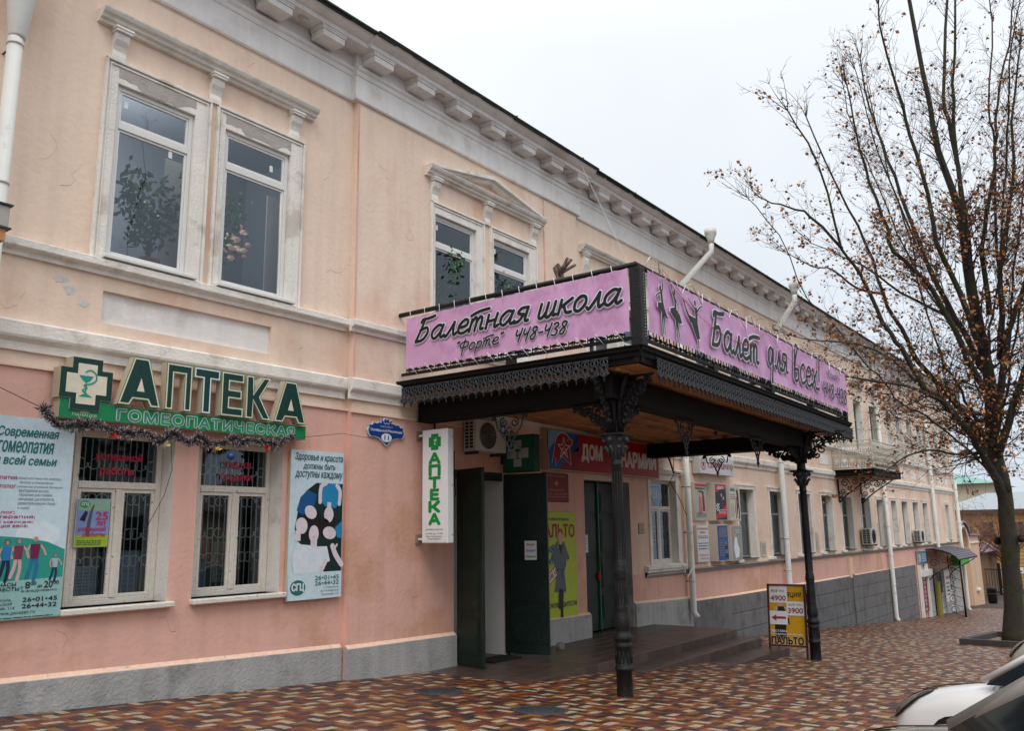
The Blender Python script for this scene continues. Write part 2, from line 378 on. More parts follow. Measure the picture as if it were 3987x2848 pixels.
DARKROOF = mat('dark_roof_edge', '#2c2f2c', .7, var=.4, vscale=8)
GREENROOF = mat('green_roof', '#37564a', .6, var=.2, vscale=3)
DOORG = mat('dark_green_door_paint', '#0e2019', .42, spec=.35, var=.3, vscale=5, bump=.5, bscale=40, hex2='#142c23', v2scale=2.2, v2lo=.5, v2hi=.7)
PAPER = mat('white_paper', '#dcdcdc', .7)
WHITE = mat('white_sheet', '#dfe1e2', .4, var=.03, vscale=5)
DARKIN = mat('dark_interior', '#1d2022', .9)
GLASS = glassmat('window_glass', trans=1.1, ior=1.75)
GLASSB = glassmat('window_glass_clear', tint='#b9c4cc', trans=1.1, ior=1.75)
TILE = [mat('porch_tile_%d' % i, c, .38, var=.12, vscale=7, bump=.2, bscale=30) for i, c in enumerate(('#483933', '#503f39', '#413430'))]
# ================================================================== ground, road, paving
XS = [-60, -10, 0, 10, 20, 30, 45, 60, 75, 100, 200, 600]
def sheet(name, y0, y1, dz, m, x0=-60, x1=600):
    xs = [x0] + [x for x in XS if x0 < x < x1] + [x1]; b = MB()
    b.add([(x, y, gz(x) + dz) for x in xs for y in (y0, y1)], [(2 * i, 2 * i + 2, 2 * i + 3, 2 * i + 1) for i in range(len(xs) - 1)], m)
    return b.build(name)
EARTH = mat('dusty_ground', '#6d6258', .95, var=.25, vscale=1.0, bump=.5, bscale=15)
ASPH = mat('asphalt', '#3b3b3d', .85, var=.2, vscale=2.5, bump=.6, bscale=90)
MORT = mat('paver_joint_sand', '#3a302b', .95, var=.3, vscale=9)
struct(sheet('ground', -150, 400, -.045, EARTH))
struct(sheet('road', -9, .15, -.10 + .058, ASPH))
kb = MB()
for i in range(60):
    x = -6 + i * 1.0; kb.box(x + .004, x + .996, .15, .27, gz(x) - .12, gz(x + .5) + .012, PLINTH, .01)
struct(kb.build('kerb'))
pave = MB()
pave.add([(x, y, gz(x) - .008) for x in (-3, 45, 75, 100) for y in (.27, 14)], [(0, 2, 3, 1), (2, 4, 5, 3), (4, 6, 7, 5)], MORT)
pavement = struct(pave.build('pavement'))
BRC = [mat('paver_' + n, c, .42, var=.34, vscale=9, bump=.5, bscale=120) for n, c in (('cream', '#a3937c'), ('ochre', '#805424'), ('brick_red', '#6d3322'), ('dark_brown', '#2c2425'), ('maroon', '#4d2a24'))]
BRW = [.12, .26, .31, .17, .14]
def brick_mesh(m, horiz):
    b = MB(); l, w = (.2, .1) if horiz else (.1, .2); g = .0022; h = .003
    b.box(g, l - g, g, w - g, -.03, 0, m, h)
    me = bpy.data.meshes.new('brick'); me.from_pydata(b.v, [], b.f); me.materials.append(m); me.update(); return me
BM = {(i, hz_): brick_mesh(BRC[i], hz_) for i in range(5) for hz_ in (True, False)}
tilt = math.atan(.063); near = []; far = []
rb = random.Random(3); used = {}
MAN = [(8.5, 7.56, .31), (8.18, 5.76, .31)]
for i in range(5, 620):
    x = i * .1
    if x > 58: break
    for j in range(3, 96):
        y = j * .1
        k = (i - j) % 4
        if k not in (0, 3): continue
        hz_ = k == 0
        if y + (.1 if hz_ else .2) > 9.27: continue
        cx = x + (.1 if hz_ else .05); cy = y + (.05 if hz_ else .1)
        # only what the street view can reach
        p = Vector((cx, cy, gz(cx))) - CAM; d = p.dot(_f)
        if d < .5: continue
        sx = p.dot(_r) / d; sy = p.dot(_u) / d
        if abs(sx) > .85 or sy < -.62: continue
        if any((cx - a) ** 2 + (cy - b) ** 2 < (r_ + .02) ** 2 for a, b, r_ in MAN): continue
        if 10.2 < cx < 17.7 and cy > 7.32: continue
        c = rb.choices(range(5), BRW)[0]
        cells = [(i, j), (i + 1, j)] if hz_ else [(i, j), (i, j + 1)]
        nb = [used.get((p_ + dx, q_ + dy), -1) for p_, q_ in cells for dx in (-1, 0, 1) for dy in (-1, 0, 1)]
        if 0 in nb:
            while c == 0: c = rb.choices(range(5), BRW)[0]
        elif rb.random() < .13: c = 0
        if nb.count(c) > 1: c = rb.choice([k_ for k_ in (1, 2, 3, 4) if k_ != c] + ([0] if 0 not in nb else []))
        for cc_ in cells: used[cc_] = c
        inside = abs(sx) < .6 and sy > -.43
        (near if inside else far).append((d, x, y, c, hz_, rb.uniform(-.002, .001)))
near.sort(); far += near[300:]; near = near[:300]
for d, x, y, c, hz_, dz in near:
    o = bpy.data.objects.new('brick', BM[(c, hz_)]); COL.objects.link(o); o.parent = pavement
    o.location = (x, y, gz(x) + dz); o.rotation_euler = (rb.uniform(-.006, .006), tilt + rb.uniform(-.006, .006), 0)
fb = MB(); VV = []; FF = []; MM = []
for d, x, y, c, hz_, dz in far:
    l, w = (.2, .1) if hz_ else (.1, .2); g = .002 + .0001 * d; b = len(VV)
    zz = [gz(x + g) + dz, gz(x + l - g) + dz]
    VV += [(x + g, y + g, zz[0]), (x + l - g, y + g, zz[1]), (x + l - g, y + w - g, zz[1]), (x + g, y + w - g, zz[0]),
           (x + g, y + g, zz[0] - .02), (x + l - g, y + g, zz[1] - .02), (x + l - g, y + w - g, zz[1] - .02), (x + g, y + w - g, zz[0] - .02)]
    FF += [(b, b + 1, b + 2, b + 3), (b, b + 4, b + 5, b + 1), (b + 1, b + 5, b + 6, b + 2), (b + 2, b + 6, b + 7, b + 3), (b + 3, b + 7, b + 4, b)]; MM += [c] * 5
me = bpy.data.meshes.new('paving_bricks'); me.from_pydata(VV, [], FF)
for q in BRC: me.materials.append(q)
me.polygons.foreach_set('material_index', MM); me.update()
pb = bpy.data.objects.new('paving_bricks', me); COL.objects.link(pb); pb.parent = pavement; stuff(pb)

# manhole covers
for k, (a, b_, r_) in enumerate(MAN):
    T = thing('manhole_cover', ('round iron manhole cover in the pavers nearest the porch corner', 'round iron manhole cover lying in the pavers farther out from the porch')[k], 'manhole cover', (a, b_, gz(a)), 'manhole covers')
    q = MB(Matrix.Translation((a, b_, gz(a))) @ Matrix.Rotation(tilt, 4, 'Y'))
    q.lathe([(.31, -.03), (.31, .006), (.275, .008), (.27, .002)], 0, 0, 0, IRONG, 28); q.build('ring', T)
    q = MB(Matrix.Translation((a, b_, gz(a))) @ Matrix.Rotation(tilt, 4, 'Y'))
    q.lathe([(.262, -.02), (.262, .005), (.001, .006)], 0, 0, 0, IRONG, 28)
    for i in range(-5, 6):
        for j in range(-5, 6):
            if i * i + j * j < 27: q.box(i * .045 - .014, i * .045 + .014, j * .045 - .006, j * .045 + .006, .005, .010, IRONG)
    q.build('lid', T)

# ================================================================== the long pink building
B = thing('two_storey_building', 'long two-storey pink stucco building with white cornice and trims beside the paved pavement', 'building', (8.45, 9.3, -.5))
YA, YR, YC = 9.3, 9.2, 9.3
XL, X1, X2, XE = -8.0, 8.45, 14.74, 54.8
def wall(mb, x0, x1, z0, z1, y, holes, m):
    xs = sorted({x0, x1} | {max(x0, min(x1, h[i])) for h in holes for i in (0, 1)})
    zs = sorted({z0, z1} | {max(z0, min(z1, h[i])) for h in holes for i in (2, 3)})
    for i in range(len(xs) - 1):
        for j in range(len(zs) - 1):
            if xs[i + 1] - xs[i] < 1e-6 or zs[j + 1] - zs[j] < 1e-6: continue
            cx = (xs[i] + xs[i + 1]) / 2; cz = (zs[j] + zs[j + 1]) / 2
            if any(h[0] < cx < h[1] and h[2] < cz < h[3] for h in holes): continue
            mb.quad((xs[i], y, zs[j]), (xs[i + 1], y, zs[j]), (xs[i + 1], y, zs[j + 1]), (xs[i], y, zs[j + 1]), m)
def reveal(mb, h, y, d, m):
    x0, x1, z0, z1 = h
    mb.quad((x0, y, z0), (x0, y + d, z0), (x0, y + d, z1), (x0, y, z1), m); mb.quad((x1, y + d, z0), (x1, y, z0), (x1, y, z1), (x1, y + d, z1), m)
    mb.quad((x0, y, z1), (x0, y + d, z1), (x1, y + d, z1), (x1, y, z1), m); mb.quad((x0, y + d, z0), (x0, y, z0), (x1, y, z0), (x1, y + d, z0), m)
UPA = [(4.70, 5.73, 4.58, 6.745), (6.18, 7.25, 4.58, 6.745)]
LOA = [(4.54, 5.75, .70, 2.62), (6.07, 7.34, .70, 2.60)]
UPR = [(10.22, 11.32, 4.58, 6.745), (11.83, 12.95, 4.58, 6.745)]
LOR = [(10.72, 12.05, -1.2, 2.45)]
upc = [(15.25, 16.45), (16.75, 17.95), (20.6, 21.8), (22.9, 24.1), (25.2, 26.4), (28.1, 29.2), (30.45, 31.55), (32.9, 34.0), (35.35, 36.5), (37.75, 38.9), (40.55, 41.5), (42.3, 43.4), (44.4, 45.5), (46.5, 47.6), (48.6, 49.6), (50.6, 51.6), (52.5, 53.4)]
UPC = [(a, b_, 4.42, 6.45) for a, b_ in upc]
loc_ = [(22.88, 24.08), (25.36, 26.58), (27.92, 29.1), (30.32, 31.48), (32.66, 33.98), (35.28, 36.52), (37.60, 38.6), (40.0, 40.95), (41.95, 43.1), (44.14, 45.3), (46.26, 47.4), (48.38, 49.45), (51.92, 52.92)]
WIN3 = (17.74, 19.02, .64, 2.56)
LOC = [WIN3] + [(a, b_, .60, 2.50) for a, b_ in loc_]
DOOR2 = (14.86, 16.78, -1.4, 2.45)
SHOP = [(46.9, 47.9, -3.2, -.7), (48.6, 49.6, -3.3, -.8), (51.0, 52.0, -3.4, -.8)]
m_ = MB(); wall(m_, XL, X1, 3.19, 8.1, YA, UPA + [(4.73, 7.06, 3.82, 4.20)], CREAM); wall(m_, X1, X2, 3.19, 8.1, YR, UPR, CREAM); wall(m_, X2, XE, .46, 8.1, YC, UPC + LOC + [DOOR2], CREAM)
m_.quad((X1, YA, 3.19), (X1, YR, 3.19), (X1, YR, 8.1), (X1, YA, 8.1), CREAM); m_.quad((X2, YR, -1), (X2, YA, -1), (X2, YA, 8.1), (X2, YR, 8.1), CREAM)
m_.quad((XE, YA, -5), (XE, 22, -5), (XE, 22, 8.6), (XE, YA, 8.6), CREAM)
m_.build('upper_wall', B)
m_ = MB(); wall(m_, XL, X1, -.9, 3.19, YA, LOA, PINK); wall(m_, X1, X2, -1.2, 3.19, YR, LOR, PINK); wall(m_, X2, XE, -5, .46, YC, LOC + [DOOR2] + SHOP, PINK)
m_.quad((X1, YA, -1), (X1, YR, -1), (X1, YR, 3.19), (X1, YA, 3.19), PINK)
m_.build('lower_wall', B)
for hs, y_, d_, mm_ in ((UPA, YA, .14, TRIM), (UPR, YR, .14, TRIM), (UPC, YC, .24, TRIM), (LOA, YA, .34, TRIM), (LOC[:1], YC, .2, TRIM), (LOC[1:], YC, .22, TRIM), (LOR, YR, .5, PVC), ([DOOR2], YC, .32, PLINTH), (SHOP, YC, .12, TRIM), ([(4.73, 7.06, 3.82, 4.20)], YA, .05, CREAM)):
    for h in hs: m_ = MB(); reveal(m_, h, y_, d_, mm_); m_.build('reveal', B)
m_ = MB(); m_.quad((4.73, YA + .05, 3.82), (7.06, YA + .05, 3.82), (7.06, YA + .05, 4.2), (4.73, YA + .05, 4.2), FRIEZE); m_.build('recessed_panel', B)
# inner core behind every opening: rooms
m_ = MB()
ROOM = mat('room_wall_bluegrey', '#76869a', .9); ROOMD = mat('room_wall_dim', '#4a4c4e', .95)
def room(x0, x1, z0, z1, y0, y1, m):
    m_.quad((x0, y1, z0), (x1, y1, z0), (x1, y1, z1), (x0, y1, z1), m); m_.quad((x0, y0, z0), (x0, y1, z0), (x0, y1, z1), (x0, y0, z1), m)
    m_.quad((x1, y0, z0), (x1, y1, z0), (x1, y1, z1), (x1, y0, z1), m); m_.quad((x0, y0, z1), (x1, y0, z1), (x1, y1, z1), (x0, y1, z1), m); m_.quad((x0, y0, z0), (x1, y0, z0), (x1, y1, z0), (x0, y1, z0), m)
room(3.5, 8.6, 4.2, 7.6, 9.5, 12.2, ROOM); room(8.8, 14.5, 4.2, 7.6, 9.42, 12.5, ROOMD)
room(3.5, 8.6, 0, 3.0, 9.66, 12, ROOMD); room(14.8, 54.7, 4.2, 7.6, 9.58, 12, ROOMD); room(17.0, 54.7, .3, 3.1, 9.56, 12, ROOMD)
room(46, 54.6, -3.6, .2, 9.5, 12, ROOMD)
m_.build('room', B)
for (xa, xb) in ((5.62, 5.92), (7.22, 7.55)):
    m_ = MB(); m_.box(xa, xb, 9.72, 9.74, 4.4, 6.25, mat('pale_blind', '#c3ccd4', .9)); m_.build('blind', B)
# outer volume closing the building
m_ = MB(); m_.box(XL, XE - .01, 13.5, 22, -5, 8.4, DARKIN); m_.build('rear_volume', B)
m_ = MB(); m_.mould([(8.66, 9.0), (8.66, 8.985), (16, 11.2), (16, 11.25)], XL, XE + .35, GREENROOF)
m_.mould([(16, 11.2), (23, 9.0), (16, 11.25)], XL, XE + .35, GREENROOF); m_.build('roof', B)

# string courses
def string(x0, x1, y, zb, zt, pr, name='string_course'):
    q = MB(); h = zt - zb
    q.mould([(y, zb), (y - pr * .35, zb), (y - pr * .4, zb + h * .28), (y - pr * .9, zb + h * .42), (y - pr, zb + h * .5), (y - pr, zb + h * .93), (y - pr * .8, zt), (y, zt + .015)], x0, x1, TRIM)
    return q.build(name, B)
for (x0, x1, y, d) in ((XL, X1 - .08, YA, 0), (X1 - .08, X2 + .08, YR, 0), (X2 + .08, XE + .06, YC, -.22)):
    string(x0, x1, y, 4.37 + d * .9, 4.545 + d * .9, .11); string(x0, x1, y, 3.36 + d * 1.1, 3.67 + d * 1.2, .10)
q = MB(); q.box(XL, X1, YA - .03, YA, 3.19, 3.215, CREAM); q.box(X1 - .03, X2, YR - .03, YR, 3.165, 3.19, CREAM); q.build('ledge', B)
for x in (8.47, 13.5): 
    q = MB(); q.box(x - .012, x + .012, YR - .012, YR, 3.7, 8.05, PINK); q.build('wall_seam', B)
# ground floor sill course on the right wing
q = MB(); q.mould([(YC, .36), (YC - .035, .37), (YC - .05, .43), (YC - .09, .45), (YC - .09, .475), (YC, .485)], 17.36, 54.75, mat('grey_sill_course', '#8e8782', .85, var=.15, vscale=5)); q.build('sill_course', B)
# plinths
def plinth(x0, x1, zt0, zt1, y, m, pr=.05, lip=True, zb=None):
    q = MB(); z0 = gz(x0) - .3; z1 = gz(x1) - .3
    q.add([(x0, y - pr, z0), (x1, y - pr, z1), (x1, y - pr, zt1), (x0, y - pr, zt0), (x1, y, z1), (x1, y, zt1 + .03), (x0, y, z0), (x0, y, zt0 + .03)], [(0, 1, 2, 3), (1, 4, 5, 2), (6, 0, 3, 7), (3, 2, 5, 7)], m)
    if lip:
        q.add([(x0, y - pr * .9, zt0), (x1, y - pr * .9, zt1), (x1, y - .002, zt1 + .05), (x0, y - .002, zt0 + .05)], [(0, 1, 2, 3)], PINKEDGE)
    return q.build('plinth', B)
plinth(XL, 4.0, .2, .04, YA, PLINTH); plinth(4.0, X1 - .03, .04, -.11, YA, PLINTH); plinth(X1 - .03, 10.72, -.13, -.17, YR, PLINTH, .07)
plinth(12.15, 14.80, -.16, -.2, YR, PLINTH, .06); plinth(16.80, 19.6, -.15, -.22, YC, PLINTH, .05); plinth(19.6, 22, -.3, -.33, YC, DPLINTH, .05)
q = MB(); q.add([(22, YC - .05, -.33), (43.35, YC - .05, -.40), (43.35, YC - .002, -.35), (22, YC - .002, -.28)], [(0, 1, 2, 3)], PINKEDGE); q.build('plinth_ledge', B)
courses = [-.335, -.80, -1.235, -1.67, -2.10, -2.55, -3.0]
for i in range(len(courses) - 1):
    zt, zb = courses[i], courses[i + 1] + .014
    for (xa, xb) in ((21.9, 28.6), (28.6, 36.0), (36.0, 43.3)):
        if gz(xb) < zt:
            q = MB(); q.box(xa + .003, xb - .003, YC - .055, YC - .005, max(zb, gz(xb) - .25), zt - (.0 if i else .02) , DPLINTH, .008); q.build('plinth_course', B)
# cornice ---------------------------------------------------------------
def cornice(x0, x1, y, dy):
    yb_ = y + (.1 if dy == 0 else 0)
    q = MB(); q.mould([(yb_, 8.06), (y - .035, 8.06), (y - .05, 8.08), (y - .05, 8.46), (yb_, 8.46)], x0, x1, FRIEZE); q.build('frieze', B)
    q = MB(); q.mould([(yb_, 8.462), (y - .06, 8.462), (y - .07, 8.50), (y - .07, 8.53), (y - .10, 8.56), (y - .105, 8.60), (y - .05, 8.62), (y - .05, 8.83), (yb_, 8.83)], x0, x1, FRIEZE); q.build('bed_moulding', B)
    q = MB(); q.mould([(y + .05, 8.832), (8.86 + dy, 8.832), (8.86 + dy, 8.815), (8.84 + dy, 8.815), (8.84 + dy, 8.885), (8.80 + dy, 8.90), (8.74 + dy, 8.93), (8.71 + dy, 8.965), (8.70 + dy, 8.985), (y + .05, 8.985)], x0, x1, FRIEZE); q.build('corona', B)
    q = MB(); q.mould([(8.64 + dy, 8.987), (8.63 + dy, 9.012), (9.3, 9.09), (9.3, 8.987)], x0 - .01, x1, DARKROOF)
    rr = random.Random(int(x1)); xx = x0
    while xx < x1 - 1:
        L_ = rr.uniform(.3, 1.1); q.box(xx, xx + L_, 8.655 + dy, 8.70 + dy, 8.987 - rr.uniform(.008, .03), 8.987, DARKROOF); xx += L_ + rr.uniform(.05, .6)
        if rr.random() < .5: q.box(xx, xx + .03, 8.63 + dy, 8.72 + dy, 9.01, 9.03 + rr.uniform(0, .02), DARKROOF)
    q.build('roof_edge', B)
cornice(XL, X1 - .1, YA, .06); cornice(X1 - .1, X2 + .1, YR, 0); cornice(X2 + .1, XE + .35, YC, .06)
# modillions and rosettes
def modillion(x, y):
    q = MB(); x0, x1 = x - .21, x + .21; yb = y - .052; yf = 8.875
    q.box(x0, x1, yf, yb, 8.655, 8.755, FRIEZE, .006); q.box(x0 - .012, x1 + .012, yf - .012, yb, 8.757, 8.785, FRIEZE); q.box(x0 - .025, x1 + .025, yf - .02, yb, 8.786, 8.829, FRIEZE)
    return q.build('modillion', B)
def rosette(x, y):
    q = MB(); yc = (8.86 + y - .05) / 2
    for k in range(8):
        a = k * math.pi / 4; q.tube([(x + .015 * math.cos(a), yc + .015 * math.sin(a), 8.825), (x + .05 * math.cos(a), yc + .035 * math.sin(a), 8.812), (x + .085 * math.cos(a), yc + .06 * math.sin(a), 8.828)], [.006, .016, .008], TRIM, 5)
    q.ball((x, yc, 8.825), .018, TRIM, 8, 4); return q.build('rosette', B)
x = 8.68 - .98 * 14; n = 0; mod0 = ros0 = None
while x < XE:
    y = YR if X1 - .1 < x < X2 + .1 else YC
    if mod0 is None: mod0 = modillion(0, YR); ros0 = rosette(0, YR); mbase = Vector(mod0.location); 
    for pr, nm, dx in ((mod0, 'modillion', 0), (ros0, 'rosette', .49)):
        if nm == 'rosette' and random.Random(n).random() < .3: continue
        if x > 30 and nm == 'rosette': continue
        o = pr.copy(); COL.objects.link(o); o.parent = B; o.location = mbase + Vector((x + dx, y - YR + (0 if y == YR else -.04), 0))
    x += .98; n += 1
bpy.data.objects.remove(mod0); bpy.data.objects.remove(ros0)

# ------------------------------------------------------------ window parts
def rectframe(q, x0, x1, z0, z1, y0, y1, w, m, c=.004, wt=None, wb=None):
    wt = w if wt is None else wt; wb = w if wb is None else wb
    q.box(x0, x0 + w, y0, y1, z0, z1, m, c); q.box(x1 - w, x1, y0, y1, z0, z1, m, c)
    q.box(x0 + w, x1 - w, y0 + .001, y1, z1 - wt, z1, m, c); q.box(x0 + w, x1 - w, y0 + .001, y1, z0, z0 + wb, m, c)
def pane(par, x0, x1, z0, z1, y, m=None):
    q = MB(); q.quad((x0, y, z0), (x1, y, z0), (x1, y, z1), (x0, y, z1), m or GLASS); return q.build('pane', par)
def pvc_window(x0, x1, z0, z1, y, tz, sticker=None):
    q = MB(); rectframe(q, x0, x1, z0, z1, y, y + .06, .055, PVC); q.box(x0 + .055, x1 - .055, y - .004, y + .055, tz - .045, tz + .045, PVC, .004)
    rectframe(q, x0 + .056, x1 - .056, z0 + .056, tz - .047, y + .012, y + .05, .03, PVC); rectframe(q, x0 + .056, x1 - .056, tz + .047, z1 - .056, y + .012, y + .05, .03, PVC)
    w = q.build('window', B)
    pane(w, x0 + .08, x1 - .08, z0 + .08, tz - .07, y + .03, GLASSB); pane(w, x0 + .08, x1 - .08, tz + .07, z1 - .08, y + .03, GLASSB)
    s_ = MB()
    for (a, b_) in sticker or (): s_.box(a, a + .05, y + .022, y + .026, b_, b_ + .09, PAPER)
    if sticker: s_.build('sticker', w)
    return w
def surround(x0, x1, z0, z1, ox0, ox1, oz1, y, mtop=None):
    """moulded architrave round an opening (ox0..ox1, top oz1) reaching out to x0..x1, z1"""
    q = MB()
    for (a, b_, s_) in ((x0, ox0, 1), (ox1, x1, -1)):
        q.box(a, b_, y - .03, y + .002, z0, z1, TRIM, .004)
        e_ = a if s_ == 1 else b_ - .03; q.box(e_, e_ + .03, y - .055, y - .03, z0, z1, TRIM, .004)
        e_ = a + .055 if s_ == 1 else b_ - .07; q.box(e_, e_ + .015, y - .042, y - .03, z0, z1 - .05, TRIM)
    q.box(ox0, ox1, y - .03, y + .002, oz1, z1, TRIM, .004); q.box(x0, x1, y - .06, y - .03, z1 - .035, z1 + .002, TRIM, .004); q.box(x0 + .05, x1 - .05, y - .045, y - .03, z1 - .075, z1 - .055, TRIM)
    w = q.build('window_surround', B)
    if mtop:
        q = MB(); pts = [(ox0, z1 - .09)]; rr = random.Random(int(x0 * 10)); n_ = 14
        low = [(ox0 + (ox1 - ox0) * i / n_, oz1 - .01 + (.03 if 3 < i < 12 else .09) + rr.uniform(-.02, .02)) for i in range(n_ + 1)]
        q.prism(low + [(ox1, z1 - .09), (ox0, z1 - .09)], lambda a, b_, d: (a, d, b_), y - .033, y - .030, LINTEL); q.build('bare_mortar_patch', w)
    return w
def bracket(x, y, z0, z1, w=.17, name='hood_bracket'):
    q = MB(); h = z1 - z0
    prof = [(y, z0), (y - .035, z0), (y - .04, z0 + h * .12), (y - .03, z0 + h * .3), (y - .05, z0 + h * .45), (y - .085, z0 + h * .6), (y - .10, z0 + h * .74), (y - .09, z0 + h * .83), (y - .115, z0 + h * .86), (y - .12, z1), (y, z1)]
    q.mould(prof, x - w / 2, x + w / 2, TRIM); q.box(x - w / 2 - .015, x + w / 2 + .015, y - .13, y, z1 - .06, z1 - .03, TRIM); q.box(x - w / 2 - .025, x + w / 2 + .025, y - .14, y, z1 - .029, z1 - .003, TRIM)
    return q.build(name, B)
def hood(x0, x1, zb, y, ped=None):
    q = MB(); prof = [(y, zb), (y - .06, zb), (y - .07, zb + .035), (y - .11, zb + .045), (y - .12, zb + .075), (y - .16, zb + .10), (y - .18, zb + .135), (y - .185, zb + .155), (y, zb + .165)]
    q.mould(prof, x0, x1, TRIM)
    if ped:
        xm = (x0 + x1) / 2; za = zb + .165; zt = zb + ped
        for s_ in (-1, 1):
            xe = x0 if s_ < 0 else x1
            for (o0, o1, d) in ((0, .07, .185), (.07, .13, .12)):
                poly = [(xe - s_ * o0 * 3.2, za), (xm, zt - o0), (xm, zt - o1), (xe - s_ * o1 * 3.2, za)]
                q.prism(poly if s_ < 0 else poly[::-1], lambda a, b_, dd: (a, dd, b_), y - d, y, TRIM)
    return q.build('window_hood', B)
SEGS_ = [(a, b_) for a, b_ in ((4.53, 5.95), (6.04, 7.49))]
for (a, b_), h, mt in zip(SEGS_, UPA, (True, True)):
    surround(a, b_, 4.55, 7.03, h[0], h[1], h[3], YA, mt)
    pvc_window(h[0] + .003, h[1] - .003, 4.60, 6.742, YA + .015, 6.25, [(h[0] + .12, 6.50), (h[1] - .3, 6.08)] if a < 5 else [(h[1] - .3, 6.42)])
    q = MB(); q.box(h[0] - .06, h[1] + .10, YA - .13, YA + .07, 4.555, 4.598, PVC, .006); q.build('window_sill', B)
hood(4.40, 7.64, 7.42, YA)
for x in (4.68, 6.0, 7.30): bracket(x, YA, 7.03, 7.42)
for (a, b_), h in zip(((10.12, 11.54), (11.72, 13.2)), UPR):
    surround(a, b_, 4.55, 6.95, h[0], h[1], h[3], YR)
    pvc_window(h[0] + .003, h[1] - .003, 4.60, 6.742, YR + .03, 6.22, [(h[0] + .1, 6.5)])
hood(9.97, 13.38, 7.36, YR, .50)
for x in (10.2, 11.63, 13.1): bracket(x, YR, 6.95, 7.36)
# right wing upper windows
def grey_window(h, y, tz, m=GREYW, curtain=True, mull=True, base=B):
    x0, x1, z0, z1 = h; q = MB(); rectframe(q, x0, x1, z0, z1, y, y + .05, .05, m, 0); q.box(x0 + .05, x1 - .05, y - .005, y + .045, tz - .03, tz + .03, m)
    xm = (x0 + x1) / 2
    if mull: q.box(xm - .035, xm + .035, y, y + .045, z0 + .05, tz - .03, m)
    w = q.build('window', base)
    pane(w, x0 + .04, x1 - .04, tz + .02, z1 - .04, y + .025)
    if mull: pane(w, x0 + .04, xm - .03, z0 + .04, tz - .02, y + .025); pane(w, xm + .03, x1 - .04, z0 + .04, tz - .02, y + .025)
    else: pane(w, x0 + .04, x1 - .04, z0 + .04, tz - .02, y + .025)
    if curtain:
        q = MB(); n_ = 22; V = []
        for i in range(n_ + 1):
            xx = x0 + .03 + (x1 - x0 - .06) * i / n_; yy = y + .11 + .018 * math.sin(i * 1.9)
            V += [(xx, yy, z0 + .05), (xx, yy, z1 - .03)]
        q.add(V, [(2 * i, 2 * i + 2, 2 * i + 3, 2 * i + 1) for i in range(n_)], mat('net_curtain', '#8d9192', .9, var=.15, vscale=6), True); q.build('curtain', w)
    return w
for k, h in enumerate(UPC):
    a, b_ = h[0] - .12, h[1] + .12
    surround(a, b_, 4.36, 6.66, h[0], h[1], h[3], YC); grey_window((h[0], h[1], h[2], h[3]), YC + .19, 5.7, PVC if h[0] < 20 or 27 < h[0] < 32 else GREYW)
    q = MB(); q.box(a, b_, YC - .10, YC + .1, 4.335, 4.40, TRIM, .006); q.build('window_sill', B)
    if h[0] > 18:
        ped = 28 < h[0] < 39.5
        hood(a - .16, b_ + .16, 7.02, YC, .42 if ped else None)
        for x in (a + .07, b_ - .07): bracket(x, YC, 6.68, 7.02, .13)
    if h[0] > 18:
        q = MB(); q.box(h[0] + .02, h[1] - .02, YC - .012, YC - .002, 3.60, 3.94, FRIEZE, .004); q.build('apron_panel', B)
hood(14.98, 18.25, 7.34, YC)
for x in (15.15, 16.6, 18.05): bracket(x, YC, 6.7, 7.34, .16)
# ground floor windows, left
def old_window(h, y, tz, m=OLDW, name='window'):
    x0, x1, z0, z1 = h; xm = (x0 + x1) / 2 + .01; q = MB()
    rectframe(q, x0, x1, z0, z1, y, y + .07, .065, m, .004); q.box(x0 + .065, x1 - .065, y - .012, y + .06, tz - .04, tz + .04, m, .005); q.box(xm - .035, xm + .035, y - .008, y + .06, z0 + .066, tz - .041, m, .005)
    w = q.build(name, B)
    for (a, b_, c, d) in ((x0 + .066, xm - .036, z0 + .066, tz - .042), (xm + .036, x1 - .066, z0 + .066, tz - .042)):
        q = MB(); rectframe(q, a, b_, c, d, y + .004, y + .045, .042, m, .004); s_ = q.build('casement', w)
        pane(w, a + .035, b_ - .035, c + .035, d - .035, y + .03)
    pane(w, x0 + .06, x1 - .06, tz + .035, z1 - .06, y + .03)
    return w
BAR = mat('white_grille_paint', '#e2dfd8', .5)
def grille(par, x0, x1, z0, z1, y, m=BAR):
    q = MB(); n_ = 12; 
    for i in range(n_ + 1):
        x = x0 + (x1 - x0) * i / n_; q.tube([(x, y, z0), (x, y, z1)], .0075, m, 5)
    xm = (x0 + x1) / 2
    for cx in (x0 + (x1 - x0) * .12, x0 + (x1 - x0) * .40, x0 + (x1 - x0) * .62, x0 + (x1 - x0) * .88):
        for zc, s_ in ((z0 + .35, 1), (z0 + .72, -1), (z0 + 1.05, 1), (z1 - .25, -1)):
            for t in (-1, 1):
                pts = []
                for k in range(15):
                    A = k / 14 * math.pi * 1.75; r_ = .085 * (1 - .5 * k / 14)
                    pts.append((cx + t * (.075 - r_ * math.cos(A)), y - .012, zc + s_ * (r_ * math.sin(A) + .02)))
                q.tube(pts, .0065, m, 4)
    return q.build('grille', par)
WA = []
for h in LOA:
    w = old_window((h[0] + .15, h[1] - .005, .70, h[3] - .002), YA + .255, 2.02); WA.append(w); grille(w, h[0] + .22, h[1] - .08, .78, 2.54, YA + .315)
    q = MB(); q.box(h[0] + .002, h[0] + .149, YA + .27, YA + .30, .70, h[3] - .002, OLDW); q.build('frame_filler', w)
    q = MB(); q.box(h[0] - .02, h[1] + .06, YA - .10, YA + .33, .635, .70, OLDW, .012); q.build('window_sill', B)
